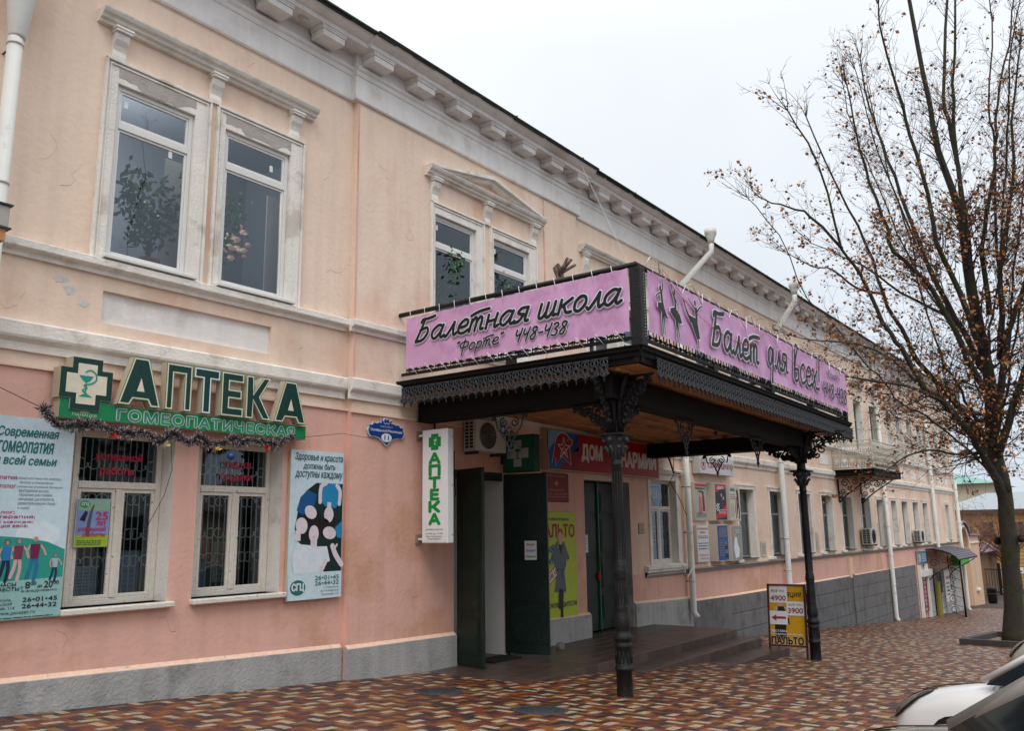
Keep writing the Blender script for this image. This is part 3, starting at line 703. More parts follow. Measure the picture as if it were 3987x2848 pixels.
w3 = old_window((17.745, 19.015, .64, 2.56), YC + .13, 1.92); grille(w3, 17.9, 18.9, .75, 2.5, YC + .21)
q = MB(); q.mould([(YC, .40), (YC - .06, .42), (YC - .07, .52), (YC - .10, .54), (YC - .10, .60), (YC, .635)], 17.36, 19.3, TRIM); q.build('window_sill', B)
q = MB(); q.box(17.62, 17.74, YC - .03, YC, .64, 2.56, TRIM, .004); q.box(19.02, 19.2, YC - .04, YC, .64, 2.70, TRIM, .004); q.box(17.62, 19.02, YC - .03, YC, 2.56, 2.7, TRIM, .004); q.mould([(YC, 2.70), (YC - .09, 2.71), (YC - .12, 2.80), (YC, 2.84)], 17.5, 19.4, TRIM); q.build('window_surround', B)
for k, h in enumerate(LOC[1:]):
    grey_window((h[0] + .01, h[1] - .01, h[2] + .02, h[3] - .02), YC + .18, 1.83)
    q = MB(); a, b_ = h[0], h[1]
    q.box(a - .10, a, YC - .025, YC, .6, 2.5, TRIM, .003); q.box(b_, b_ + .10, YC - .025, YC, .6, 2.5, TRIM, .003); q.box(a - .10, b_ + .10, YC - .03, YC, 2.5, 2.6, TRIM, .003); q.box(a - .14, b_ + .14, YC - .05, YC, 2.6, 2.64, TRIM); q.build('window_surround', B)
    q = MB(); q.box(a + .02, b_ - .02, YC - .07, YC + .18, .57, .60, mat('dark_metal_sill', '#5b5a57', .6)); q.box(a - .42, a - .02, YC - .11, YC, .50, .585, TRIM, .012); q.build('window_sill', B)

# ---------------------------------------------------------------- doors
def leaf(x, y, ang, w, z0, z1, name, flip=1, th=.05):
    """panelled leaf hinged at (x,y); ang = heading of the leaf from its hinge"""
    M = Matrix.Translation((x, y, 0)) @ Matrix.Rotation(ang, 4, 'Z')
    q = MB(M); q.box(0, w, 0, th, z0, z1, DOORG, .004); o = q.build(name, B)
    hs = [z0 + .12, z0 + .78, z0 + 1.50, z0 + 2.32, z1 - .12]
    for i in range(4):
        a, c = hs[i] + .05, hs[i + 1] - .05
        if c - a < .1: continue
        for sgn in (0, 1):
            yy = -.012 if sgn == 0 else th
            q = MB(M); q.box(.09, w - .09, yy, yy + .012, a, c, DOORG, .003); q.box(.13, w - .13, yy - .010 if sgn == 0 else yy + .012, yy if sgn == 0 else yy + .022, a + .04, c - .04, DOORG, .008); q.build('panel', o)
    return o
leaf(10.74, 9.15, math.atan2(-.68, -.20), .72, -.60, 2.44, 'door_leaf')
leaf(12.03, 9.17, math.atan2(-.74, .20), .80, -.60, 2.42, 'door_leaf')
VEST = mat('white_vestibule', '#94948f', .8); BRT = mat('brown_base_tile', '#5a4540', .4)
q = MB(); q.quad((10.3, 9.72, -.7), (13, 9.72, -.7), (13, 9.72, 2.6), (10.3, 9.72, 2.6), VEST); q.box(10.3, 13, 9.70, 9.715, -.62, -.26, BRT); q.build('vestibule', B)
q = MB(); q.box(10.72, 12.05, 9.21, 9.25, 2.30, 2.45, DOORG); q.build('door_head', B)
for (xa, xb) in ((14.90, 15.76), (15.78, 16.72)):
    leaf(xa, YC + .24, 0, xb - xa, -.60, 2.42, 'door_leaf')
q = MB(); q.box(15.755, 15.785, YC + .20, YC + .26, -.6, 2.42, mat('green_strip', '#1f6b4a', .4)); q.build('door_rebate', B)
q = MB(); q.tube([(15.83, YC + .23, .9), (15.83, YC + .17, .92), (15.83, YC + .17, .62), (15.83, YC + .23, .60)], .012, mat('rusty_handle', '#6b4028', .5), 6); q.build('door_handle', B)
q = MB(); q.box(15.68, 15.76, YC + .17, YC + .23, .40, .56, mat('red_rag', '#a3241f', .8), .01); tag(q.build('rag', loc=(15.7, 9.5, .4)), 'small red rag hanging by the handle of the closed green door', 'rag')

# flaked plaster patches by the recessed panel
q = MB(); rr = random.Random(5)
for (cx, cz, rx, rz) in ((4.25, 4.22, .10, .05), (4.36, 4.12, .08, .06), (4.52, 4.0, .07, .04)):
    n_ = 14; poly = [(cx + rx * rr.uniform(.6, 1.1) * math.cos(2 * math.pi * i / n_), cz + rz * rr.uniform(.6, 1.2) * math.sin(2 * math.pi * i / n_)) for i in range(n_)]
    q.prism(poly, lambda a, b_, d: (a, d, b_), YA - .003, YA - .001, mat('bare_white_plaster', '#cfcac6', .9, var=.2, vscale=20))
q.build('flaked_patch', B)

rr = random.Random(77); CRK = mat('plaster_crack', '#9a8072', .95)
for (x, z, L_, y_, mm_) in ((4.0, 5.9, .5, YA, 0), (4.15, 5.35, .6, YA, 0), (8.0, 5.2, .7, YA, 0), (8.9, 7.2, .5, YR, 0), (9.4, 4.9, .5, YR, 0), (9.2, 3.9, .5, YR, 0), (6.6, 7.9, .5, YA, 0), (7.9, 6.6, .4, YA, 0), (5.9, .35, .6, YA, 0), (4.6, .3, .5, YA, 0), (9.9, .5, .5, YR, 0), (7.6, 4.0, .3, YA, 0), (3.9, 4.0, .4, YA, 0), (12.2, 7.95, .4, YR, 0), (9.6, 6.3, .5, YR, 0)):
    q = MB(); p = [(x, z)]; a_ = rr.uniform(0, 6.3)
    for i in range(9): a_ += rr.gauss(0, .7); p.append((p[-1][0] + L_ / 9 * math.cos(a_), p[-1][1] + L_ / 9 * math.sin(a_)))
    for i in range(9):
        (x0, z0), (x1, z1) = p[i], p[i + 1]; w_ = .003 * (1 - i / 12); q.add([(x0, y_ - .0012, z0 - w_), (x0, y_ - .0012, z0 + w_), (x1, y_ - .0012, z1 + w_), (x1, y_ - .0012, z1 - w_)], [(0, 1, 2, 3)], CRK)
    stuff(q.build('crack', B))
# ================================================================== porch with steps
porch = struct(MB().box(10.0, 17.53, 7.33, 9.6, -1.4, -.652, mat('porch_core', '#4c4440', .9)).build('porch'))
q = MB(); q.box(10.9, 17.7, 6.88, 7.33, -1.6, -.812, MATS['porch_core']); q.box(12.6, 17.75, 6.33, 6.88, -1.7, -.972, MATS['porch_core']); q.build('step_core', porch)
tcount = 0; TM = {}
def tile(x0, x1, y0, y1, z0, z1):
    global tcount
    k = random.randrange(3); key = (round(x1 - x0, 3), round(y1 - y0, 3), round(z1 - z0, 3), k)
    if key not in TM:
        b = MB(); b.box(0, x1 - x0, 0, y1 - y0, 0, z1 - z0, TILE[k], .003); me = bpy.data.meshes.new('tile'); me.from_pydata(b.v, [], b.f); me.materials.append(TILE[k]); me.update(); TM[key] = me
    o = bpy.data.objects.new('tile', TM[key]); COL.objects.link(o); o.parent = porch; o.location = (x0, y0, z0 + random.uniform(-.001, .001))
def tiled(x0, x1, y0, y1, zt, rise, front, end):
    s_ = .33; x = x0
    while x < x1 - .05:
        xe = min(x + s_, x1); y = y1
        while y > y0 + .05:
            ye = max(y - s_, y0); tile(x + .002, xe - .002, ye + .002, y - .002, zt - .02, zt); y = ye
        if front: tile(x + .002, xe - .002, y0 - .02, y0, zt - rise, zt - .004)
        x = xe
tiled(10.0, 17.53, 7.33, 9.6, -.63, .165, True, True)
tiled(10.9, 17.7, 6.88, 7.31, -.79, .165, True, True)
tiled(12.6, 17.75, 6.33, 6.86, -.95, .18, True, True)
for (xe, y0, y1, zt) in ((17.55, 7.33, 9.24, -.63), (17.72, 6.88, 7.33, -.79), (17.77, 6.33, 6.88, -.95)):
    y = y0
    while y < y1 - .05: ye = min(y + .33, y1); tile(xe - .02, xe, y + .002, ye - .002, zt - .36 if zt > -.7 else zt - .2, zt - .003); y = ye
# little things on the porch
rk = MB(); rr = random.Random(2)
rk.lathe([(.001, 0), (.07, .0), (.085, .05), (.06, .10), (.02, .12)], 0, 0, 0, mat('pale_rock', '#8d8378', .95, var=.3, vscale=20, bump=1), 7, False)
rk.v = [Vector((13.12 + v.x * 1.2 * rr.uniform(.85, 1.1), 8.78 + v.y * rr.uniform(.8, 1.1), -.63 + v.z * rr.uniform(.85, 1.1))) for v in rk.v]
tag(rk.build('stone', loc=(13.1, 8.8, -.63)), 'pale rough stone lying on the porch tiles below the yellow coat poster', 'stone')
mt_ = MB(); mt_.box(11.2, 11.95, 8.75, 9.2, -.628, -.612, mat('black_doormat', '#161514', .95, bump=1, bscale=200), .006)
for i in range(15): mt_.box(11.22, 11.93, 8.77 + i * .028, 8.782 + i * .028, -.612, -.606, MATS['black_doormat'])
tag(mt_.build('doormat', loc=(11.5, 9, -.63)), 'black doormat in front of the open green double door', 'doormat')

# ================================================================== iron canopy with balcony
def sag(p): return Vector((p.x, p.y, p.z - (.018 * (p.x - 9.5) if p.z > 2.9 else 0)))
CX0, CX1, CY0, CY1 = 9.42, 18.55, 4.98, 9.2
C = thing('iron_canopy', 'black cast iron canopy with balcony deck on two columns over the porch', 'canopy', (9.9, 5.65, -.62))
q = MB(fn=sag); q.box(CX0 + .06, CX1 - .06, CY0 + .06, 9.12, 3.56, 3.66, mat('deck_wood', '#4a3c31', .9, var=.3, vscale=8))
for i in range(14):
    a = CX0 + .09 + i * (CX1 - CX0 - .18) / 14; q.box(a + .004, a + (CX1 - CX0 - .18) / 14 - .004, CY0 + .09, 9.12, 3.515 - .006 * (i % 2), 3.56, SOFF)
q.box(14.75, CX1 - .06, 9.121, 9.29, 3.50, 3.66, SOFF); q.box(CX0 + .06, 14.73, 9.121, 9.195, 3.50, 3.66, SOFF); q.build('deck', C)
q = MB(fn=sag)
for i in range(8): a = 5.35 + i * .47; q.box(CX0 + .1, CX1 - .1, a, a + .06, 3.47, 3.512, SOFF)
q.build('soffit_batten', C)
# fascia on three sides
def fascia(q, P0, P1, nrm):
    """wooden cornice strip running P0->P1 (xy), nrm outward"""
    d = Vector((P1[0] - P0[0], P1[1] - P0[1], 0)); L_ = d.length; d.normalize(); n_ = Vector((*nrm, 0))
    prof = [(-.1, 3.52), (-.03, 3.52), (-.02, 3.58), (.01, 3.60), (.015, 3.65), (.05, 3.67), (.055, 3.70), (.075, 3.715), (.075, 3.73), (-.1, 3.735)]
    q.prism(prof, lambda a, b_, t: Vector((P0[0], P0[1], 0)) + d * t + n_ * a + Vector((0, 0, b_)), 0, L_, BEAM)
for nm, P0, P1, nr in (('front_fascia', (CX0 - .0, CY0), (CX1, CY0), (0, -1)), ('side_fascia', (CX0, 9.19), (CX0, CY0), (-1, 0)), ('side_fascia', (CX1, CY0), (CX1, 9.29), (1, 0))):
    q = MB(fn=sag); fascia(q, P0, P1, nr); q.build(nm, C)
# cast fringe: one repeated openwork piece
def ringp(cx, cz, r_, a0=0, a1=360, n=10): return [(cx + r_ * math.cos(R(a0 + (a1 - a0) * i / n)), cz + r_ * math.sin(R(a0 + (a1 - a0) * i / n))) for i in range(n + 1)]
def fringe_mesh(axis):
    b = MB(); w = .142
    def T(p, r_=.008): b.tube([(x, -.006, z * 1.22) if axis == 'x' else (-.006, -x, z * 1.22) for x, z in p], r_ * 1.3, IRONG, 5, True)
    T([(-w / 2, 0), (w / 2, 0)], .010)
    T(ringp(-.030, -.040, .026, 60, 380, 9)); T(ringp(.030, -.040, .026, 120, -200, 9)); T([(0, 0), (0, -.05)], .007)
    T(ringp(0, -.105, .034, 0, 360, 10)); T(ringp(-w / 2, -.12, .032, -80, 80, 6)); T(ringp(w / 2, -.12, .032, 100, 260, 6))
    T([(-.05, -.155), (0, -.150), (.05, -.155)], .009); T([(-w / 2, -.16), (-.035, -.175), (0, -.20)], .010); T([(w / 2, -.16), (.035, -.175), (0, -.20)], .010)
    T([(0, -.15), (0, -.215)], .011); T([(0, -.21), (0, -.24)], [.016, .003]) if False else T([(0, -.19), (0, -.245)], .008)
    T([(-w / 2, -.075), (w / 2, -.075)], .006)
    me = bpy.data.meshes.new('fringe_piece'); me.from_pydata(b.v, [], b.f); me.materials.append(IRONG); me.polygons.foreach_set('use_smooth', b.sm); me.update(); return me
FX, FY = fringe_mesh('x'), fringe_mesh('y')
def put(me, p):
    o = bpy.data.objects.new('fringe_piece', me); COL.objects.link(o); o.parent = C; o.location = sag(Vector(p)) - Vector(C.location)
x = 9.86
while x < CX1 - .02: put(FX, (x, CY0 - .028, 3.615)); x += .142
y = 9.05
while y > 5.36: put(FY, (CX0 - .028, y, 3.615)); y -= .142
y = 9.1
while y > CY0: put(FY, (CX1 + .035, y, 3.615)); y -= .142
# beams
def beam(x0, x1, y0, y1, zt, zb):
    q = MB(fn=sag); q.box(x0, x1, y0, y1, zb, zt, BEAM, .008)
    if x1 - x0 > 1: q.box(x0, x1, y0 - .03, y1 + .03, zb - .012, zb - .001, BEAM)
    else: q.box(x0 - .03, x1 + .03, y0, y1, zb - .012, zb - .001, BEAM)
    return q.build('beam', C)
COLX = (9.9, 17.35); CYC = 5.66
beam(9.6, 17.75, 5.53, 5.79, 3.46, 3.15)
beam(9.8, 10.06, 5.80, 9.15, 3.455, 3.16); beam(17.22, 17.48, 5.80, 9.25, 3.455, 3.16)
# columns
def column(cx, cy, z0):
    top = 2.70 - (.018 * (cx - 9.5)); h = top - z0; o = 0
    prof = [(.108, 0), (.104, .03), (.100, .33), (.114, .34), (.118, .36), (.113, .375), (.100, .39), (.099, .60), (.114, .62), (.117, .645), (.104, .665), (.100, .69), (.116, .705), (.122, .73), (.114, .765), (.094, .79), (.090, .82), (.104, .86), (.106, .92), (.092, 1.02), (.080, 1.08), (.085, 1.10), (.078, 1.12), (.077, 1.46), (.083, 1.48), (.080, 1.50), (.088, 1.53), (.086, 1.58), (.080, 1.60), (.083, 1.63), (.072, 1.65), (.070, h * .60), (.066, h - .42), (.074, h - .41), (.074, h - .39), (.066, h - .38), (.066, h - .32)]
    q = MB(); q.lathe(prof, cx, cy, z0, IRON, 20)
    for k in range(12):            # fluting ribs
        A = 2 * math.pi * k / 12
        q.tube([(cx + .076 * math.cos(A), cy + .076 * math.sin(A), z0 + 1.14), (cx + .075 * math.cos(A), cy + .075 * math.sin(A), z0 + 1.44)], .006, IRON, 4)
        q.tube([(cx + .070 * math.cos(A), cy + .070 * math.sin(A), z0 + 1.70), (cx + .066 * math.cos(A), cy + .066 * math.sin(A), z0 + h - .5)], .005, IRON, 4)
        q.tube([(cx + .104 * math.cos(A), cy + .104 * math.sin(A), z0 + .42), (cx + .103 * math.cos(A), cy + .103 * math.sin(A), z0 + .58)], .006, IRON, 4)
    c_ = q.build('column', C)
    q = MB(); q.lathe([(.068, h - .34), (.080, h - .28), (.085, h - .20), (.12, h - .12), (.165, h - .05), (.17, h - .035)], cx, cy, z0, IRONG, 16)
    for k in range(8):
        A = 2 * math.pi * k / 8; ca, sa = math.cos(A), math.sin(A)
        q.tube([(cx + .075 * ca, cy + .075 * sa, z0 + h - .30), (cx + .11 * ca, cy + .11 * sa, z0 + h - .22), (cx + .15 * ca, cy + .15 * sa, z0 + h - .17), (cx + .165 * ca, cy + .165 * sa, z0 + h - .20)], [.025, .03, .022, .012], IRONG, 6)
        q.ball((cx + .155 * ca, cy + .155 * sa, z0 + h - .085), .035, IRONG, 8, 5)
    q.box(cx - .185, cx + .185, cy - .185, cy + .185, z0 + h - .035, z0 + h, IRON, .01)
    q.build('capital', c_)
    q = MB(); q.lathe([(.10, 0), (.085, .04), (.08, .3), (.11, .42), (.13, .44)], cx, cy, top, IRON, 14); q.build('capital_neck', c_)
    return top
def scroll(q, P, cx, cz, r_, a0, turns, sgn=1, w=.019, n=14):
    pts = []
    for i in range(n + 1):
        t = i / n; A = R(a0) + sgn * 2 * math.pi * turns * t; rr_ = r_ * (1 - .72 * t)
        pts.append(P(cx + rr_ * math.cos(A), cz + rr_ * math.sin(A)))
    q.tube(pts, [w * (1 - .3 * i / n) for i in range(n + 1)], IRON, 5); q.ball(pts[-1], w * 1.5, IRON, 6, 4)
def spandrel(cx, cy, dx, dy, zb, zt, wdt, name='bracket'):
    """openwork bracket spreading from a column towards (dx,dy)"""
    q = MB(fn=sag)
    def P(a, z): return Vector((cx + dx * a, cy + dy * a, z))
    h = zt - zb
    q.tube([P(.10, zt - .012), P(wdt, zt - .012)], .018, IRON, 5); q.tube([P(.10, zb), P(.10, zt)], .018, IRON, 5)
    arc = [(.10 + (wdt - .10) * (1 - math.cos(R(t))), zb + h * math.sin(R(t))) for t in range(0, 91, 9)]
    arc = [(.10 + (wdt - .1) * (i / 10) ** 1.7, zb + h * (i / 10) ** .62) for i in range(11)]
    q.tube([P(*p) for p in arc], .016, IRON, 6)
    for (a, z, r_, a0, tr, s_) in ((.40, .52, .12, 30, 1.2, 1), (.66, .72, .10, 240, 1.1, -1), (.10, .22, .10, 0, 1.1, -1), (.28, .38, .09, 120, 1.1, 1), (.30, .70, .20, 200, 1.3, -1), (.62, .86, .13, 180, 1.2, 1), (.12, .42, .12, 300, 1.1, 1), (.50, .80, .12, 20, 1.1, -1), (.82, .92, .09, 200, 1.1, -1), (.22, .90, .10, 90, 1.1, 1)):
        scroll(q, P, .10 + (wdt - .10) * a, zb + h * z, r_ * wdt * .85, a0, tr, s_)
    for t in range(1, 10, 1):                         # leaves along the outer arc
        a, z = arc[t]; q.ball(P(a + .025, z - .035), .036, IRON, 6, 4, 1.3)
    return q.build(name, C)
for cx in COLX:
    top = column(cx, CYC, gz(cx) - .02) + .018 * (cx - 9.5)
    for dx, dy in ((1, 0), (-1, 0), (0, 1), (0, -1)):
        spandrel(cx, CYC, dx, dy, top + .0, 3.14 if (dx == 1 and cx < 12) or dy == 1 or (dx == -1 and cx > 12) else 3.46, .70 if (dx == 1 and cx < 12) or dy == 1 or (dx == -1 and cx > 12) else .60 if cx < 12 else .95)
    # the broad dark leaf pack between capital and deck
    q = MB(fn=sag)
    for k in range(8):
        A = 2 * math.pi * k / 8 + .39; ca, sa = math.cos(A), math.sin(A)
        q.tube([(cx + .09 * ca, CYC + .09 * sa, top), (cx + .10 * ca, CYC + .10 * sa, top + .4), (cx + .19 * ca, CYC + .19 * sa, 3.30), (cx + .30 * ca, CYC + .30 * sa, 3.48)], [.03, .04, .045, .03], IRON, 6)
    q.build('leaf_pack', C)
def pendant(cx, cy, dx, dy, zt):
    q = MB(fn=sag)
    def P(a, z): return Vector((cx + dx * a * 1.3, cy + dy * a * 1.3, zt + (z - zt) * 1.25))
    q.tube([P(-.24, zt - .02), P(.24, zt - .02)], .016, IRONG, 5)
    for s_ in (-1, 1):
        q.ball(P(s_ * .23, zt - .05), .032, IRONG, 6, 4)
        q.tube([P(s_ * .20, zt - .03), P(s_ * .17, zt - .16), P(s_ * .10, zt - .26), P(s_ * .03, zt - .36), P(0, zt - .45)], .014, IRONG, 5)
        scroll(q, P, s_ * .075, zt - .11, .062, 90, 1.25, -s_, .011); scroll(q, P, s_ * .05, zt - .25, .042, 60, 1.1, s_, .010)
        q.tube([P(0, zt - .16), P(s_ * .05, zt - .20), P(0, zt - .30), P(s_ * .04, zt - .38), P(0, zt - .44)], .010, IRONG, 5)
    q.ball(P(0, zt - .45), .03, IRONG, 6, 5); q.tube([P(0, zt - .44), P(0, zt - .52)], [.016, .004], IRONG, 5)
    return q.build('pendant', C)
pendant(12.05, CYC, 1, 0, 3.14); pendant(15.0, CYC, 1, 0, 3.14); pendant(9.93, 7.45, 0, 1, 3.15); pendant(17.35, 7.45, 0, 1, 3.15)
q = MB(fn=sag); q.tube([(13.2, 5.66, 3.14), (13.2, 5.66, 3.07)], .006, IRON, 5); q.ball((13.2, 5.66, 3.04), .035, IRON, 8, 6); q.build('lamp_hook', C)
# balcony railing
RZ = 4.80
q = MB(fn=sag); q.tube([(CX0 - .0, 9.19, RZ), (CX0 + .0, CY0 + .02, RZ)], .036, IRON, 10); q.build('top_rail', C)
q = MB(fn=sag); q.tube([(CX0 - .02, CY0 + .02, RZ), (CX1 - .02, CY0 + .02, RZ)], .036, IRON, 10); q.build('top_rail', C)
q = MB(fn=sag); q.tube([(CX1 - .02, CY0 + .02, RZ), (CX1 - .02, 9.29, RZ)], .036, IRON, 10); q.build('top_rail', C)
q = MB(fn=sag); q.box(CX0 + .03, CX0 + .07, CY0 + .06, 9.18, 3.83, 3.872, IRON); q.build('bottom_rail', C)
q = MB(fn=sag); q.box(CX0 + .06, CX1 - .02, CY0 + .03, CY0 + .07, 3.83, 3.872, IRON); q.build('bottom_rail', C)
q = MB(fn=sag); q.box(CX1 - .07, CX1 - .03, CY0 + .06, 9.28, 3.83, 3.872, IRON); q.build('bottom_rail', C)
q = MB(fn=sag); q.box(CX0 - .03, CX0 + .13, CY0 - .05, CY0 + .11, 3.72, 4.77, IRON, .012)
for i in range(22): q.ball((CX0 + .07, CY0 - .052, 3.85 + i * .04), .006, PAPER, 5, 3)
q.build('corner_post', C)
q = MB(fn=sag); q.box(CX1 - .09, CX1 + .0, CY0, CY0 + .09, 3.72, 4.78, IRON, .008); q.build('corner_post', C)
for i, xx in enumerate((11.83, 14.2, 16.35)): q = MB(fn=sag); q.box(xx - .07, xx + .07, CY0 + .02, CY0 + .14, 3.72, 3.90, IRON, .01); q.build('rail_foot', C)
q = MB(fn=sag); q.box(CX0 + .02, CX0 + .12, 7.0, 7.14, 3.72, 3.88, IRON, .01); q.build('rail_foot', C)
# scrollwork band seen under the banners (cast ornament of the railing)
def orn(cx, cy, ax, L_):
    q = MB(fn=sag)
    def P(a, z): return Vector((cx + (a if ax == 'x' else 0), cy - (a if ax == 'y' else 0), z))
    h = L_ / 2
    q.tube([P(-h, 3.905), P(-h * .5, 3.93), P(0, 3.90), P(h * .5, 3.93), P(h, 3.905)], .013, IRON, 5)
    for s_ in (-1, 1): scroll(q, P, s_ * h * .62, 3.905, .03, 90, 1.1, s_, .009, 8); q.tube([P(s_ * h * .3, 3.87), P(s_ * h * .3, 4.0)], .008, IRON, 4)
    q.tube([P(-h, 3.87), P(-h, 4.75)], .008, IRON, 4)
    return q.build('rail_ornament', C)
y = 8.95
while y > CY0 + .2: orn(CX0 + .05, y, 'y', .27); y -= .30
x = CX0 + .3
while x < CX1 - .2: orn(x, CY0 + .05, 'x', .27); x += .30

# ---- banners
LIL = mat('lilac_banner_cloth', '#d0a0c8', .6, var=.04, vscale=5, bump=.12, bscale=7, hex2='#c18fba', v2scale=2.4, v2lo=.46, v2hi=.56)
INKB = flat('#1c1b1e'); INKW = flat('#dfe3ea')
def clothgrid(P, nu, nv, m, amp=.006, seed=1):
    q = MB(); rr = random.Random(seed); ph = [rr.uniform(0, 6) for _ in range(4)]
    V = []
    for i in range(nu + 1):
        for j in range(nv + 1):
            u_, v_ = i / nu, j / nv
            d = amp * (math.sin(u_ * 31 + ph[0] + v_ * 3) * .5 + math.sin(u_ * 57 + ph[1]) * .3 + math.sin(u_ * 17 + v_ * 8 + ph[2]) * .6) - amp * 1.5
            edge = .012 * abs(math.sin(u_ * math.pi * nu / 3)) * (1 if j in (0, nv) else 0) * (1 if j == 0 else -1)
            V.append(P(u_, v_, d) + Vector((0, 0, edge)))
    q.add(V, [(i * (nv + 1) + j, (i + 1) * (nv + 1) + j, (i + 1) * (nv + 1) + j + 1, i * (nv + 1) + j + 1) for i in range(nu) for j in range(nv)], m, True)
    return q
TL_ = thing('banner', 'lilac cloth banner with black script and phone number laced to the canopy\'s left railing', 'banner', (9.38, 7.0, 3.9))
yb0, yb1 = 9.02, 5.10
PL = lambda u_, v_, d: Vector((9.375 - d, yb0 + (yb1 - yb0) * u_, 3.915 + (.81 + .04 * u_) * v_))
clothgrid(PL, 60, 6, LIL, .007, 3).build('cloth', TL_)
F = Flat((9.368, yb0, 3.915), (0, -1, 0), (0, 0, 1), (-1, 0, 0))
F.script('Балетная школа', .20, .395, 3.82, .047, INKB, INKW, 3, .34, vs=.70, rise=.0)
F.script('"Форте"', 1.02, .12, 1.90, .022, INKB, INKW, 3, .3, vs=.62, rise=.03)
F.script('448-438', 2.10, .12, 2.98, .026, INKB, INKW, 3, .3, vs=.74)
F.build('lettering', TL_)
TF_ = thing('banner', 'lilac cloth banner with three dancer silhouettes and black script on the canopy front', 'banner', (14, 4.94, 3.9))
xb0, xb1 = 9.62, 18.44
PF = lambda u_, v_, d: sag(Vector((xb0 + (xb1 - xb0) * u_, 4.925 - d, 3.93 + .84 * v_)))
clothgrid(PF, 110, 6, LIL, .008, 5).build('cloth', TF_)
F = Flat((xb0, 4.912, 3.93), (1, 0, 0), (0, 0, 1), (0, -1, 0), fn=sag)
F.script('Балет', 1.86, .19, 3.74, .064, INKB, INKW, 3, .12, vs=.80, rise=.0)
F.script('для', 4.12, .26, 5.10, .056, INKB, INKW, 3, .10, vs=.9)
F.script('всех!', 5.40, .20, 6.95, .056, INKB, INKW, 3, .10, vs=.85)
F.script('телефон', 7.48, .58, 8.25, .013, INKB, INKW, 3, .1, vs=.72)
F.script('448-438', 7.10, .14, 8.66, .038, INKB, INKW, 3, .06, vs=.72)
def dancer(F, strokes, polys, m, mo):
    for g, mm, L in ((.022, mo, 3), (0, m, 5)):
        for si, (pts, w0, w1) in enumerate(strokes): F.line(pts, [w0 + g, w1 + g], mm, L + si * .15)
        for p in polys:
            if g:
                cx = sum(a for a, _ in p) / len(p); cz = sum(b_ for _, b_ in p) / len(p)
                F.poly([(cx + (a - cx) * 1.14, cz + (b_ - cz) * 1.12) for a, b_ in p], mm, L + 1.3)
            else: F.poly(p, mm, L + 1.3)
dancer(F, [([(.34, .80), (.36, .70), (.33, .62)], .018, .03), ([(.30, .60), (.20, .55), (.15, .50), (.22, .44)], .022, .018), ([(.31, .62), (.32, .50), (.34, .42)], .05, .06), ([(.33, .34), (.31, .2), (.33, .03)], .055, .016), ([(.35, .34), (.36, .2), (.37, .02)], .04, .014), ([(.285, .665), (.275, .64)], .055, .05)], [[(.20, .44), (.34, .46), (.44, .30), (.49, .27), (.40, .27), (.30, .34), (.19, .37)]], INKB, INKW)
dancer(F, [([(.62, .79), (.64, .70), (.68, .62)], .018, .03), ([(.70, .62), (.72, .52), (.70, .45)], .045, .05), ([(.73, .60), (.80, .50), (.77, .42)], .018, .014), ([(.71, .36), (.73, .2), (.72, .05)], .055, .016), ([(.74, .36), (.77, .2), (.81, .01)], .045, .014), ([(.70, .70), (.70, .67)], .055, .05)], [[(.56, .44), (.70, .48), (.84, .40), (.90, .30), (.82, .27), (.66, .32), (.55, .39)]], INKB, INKW)
dancer(F, [([(.96, .68), (1.04, .55), (1.12, .46), (1.20, .40)], .02, .07), ([(1.12, .72), (1.22, .66), (1.30, .62), (1.40, .58)], .014, .035), ([(1.42, .58), (1.52, .66), (1.63, .70)], .035, .012), ([(1.38, .60), (1.38, .48), (1.37, .40)], .07, .07), ([(1.40, .2), (1.40, .1), (1.41, -.02)], .03, .012), ([(1.35, .70), (1.355, .665)], .06, .05)], [[(1.14, .47), (1.38, .46), (1.42, .36), (1.46, .18), (1.36, .16), (1.24, .32)]], INKB, INKW)
F.build('lettering', TF_)
# lacing, cables and the orange light string
q = MB(fn=sag); rr = random.Random(9)
x = xb0 + .12
while x < xb1: q.tube([(x, 4.91, 4.72), (x + .02, 4.945, RZ + .045), (x + .05, 5.03, RZ + .04)], .004, PAPER, 4); q.tube([(x, 4.91, 3.96), (x + .04, 4.98, 3.84)], .004, PAPER, 4); x += .36
q.build('lacing', TF_)
q = MB(fn=sag); y = yb0 - .12
while y > yb1: q.tube([(9.355, y, 4.68), (9.39, y + .05, RZ + .04), (9.47, y + .09, RZ + .035)], .005, PAPER, 4); q.tube([(9.355, y, 3.95), (9.45, y - .08, 3.81)], .005, PAPER, 4); y -= .30
q.build('lacing', TL_)
OR = mat('orange_light_string', '#b5562a', .6); WIRE = mat('white_cable', '#c9c7c3', .6); DW = mat('dark_wire', '#2b2624', .7)
q = MB(fn=sag)
nodes = [(9.95, 4.78), (12.3, 4.26), (14.0, 4.62), (15.7, 4.33), (16.9, 4.72)]; pts = []
key = [(9.9, 4.83), (10.6, 4.58), (11.4, 4.40), (12.3, 4.33), (13.1, 4.42), (13.75, 4.72), (14.5, 4.52), (15.3, 4.42), (16.1, 4.47), (16.9, 4.78)]
pts = [(a, 4.90, b_) for a, b_ in catmull(key, 6)]; q.tube(pts, .004, OR, 4)
for a, _, b_ in pts: q.tube([(a, 4.90, b_), (a + rr.uniform(-.02, .02), 4.89, b_ - .035)], .003, OR, 3)
q.build('wire', C).name = 'light_string'
q = MB(fn=sag); x = 9.7
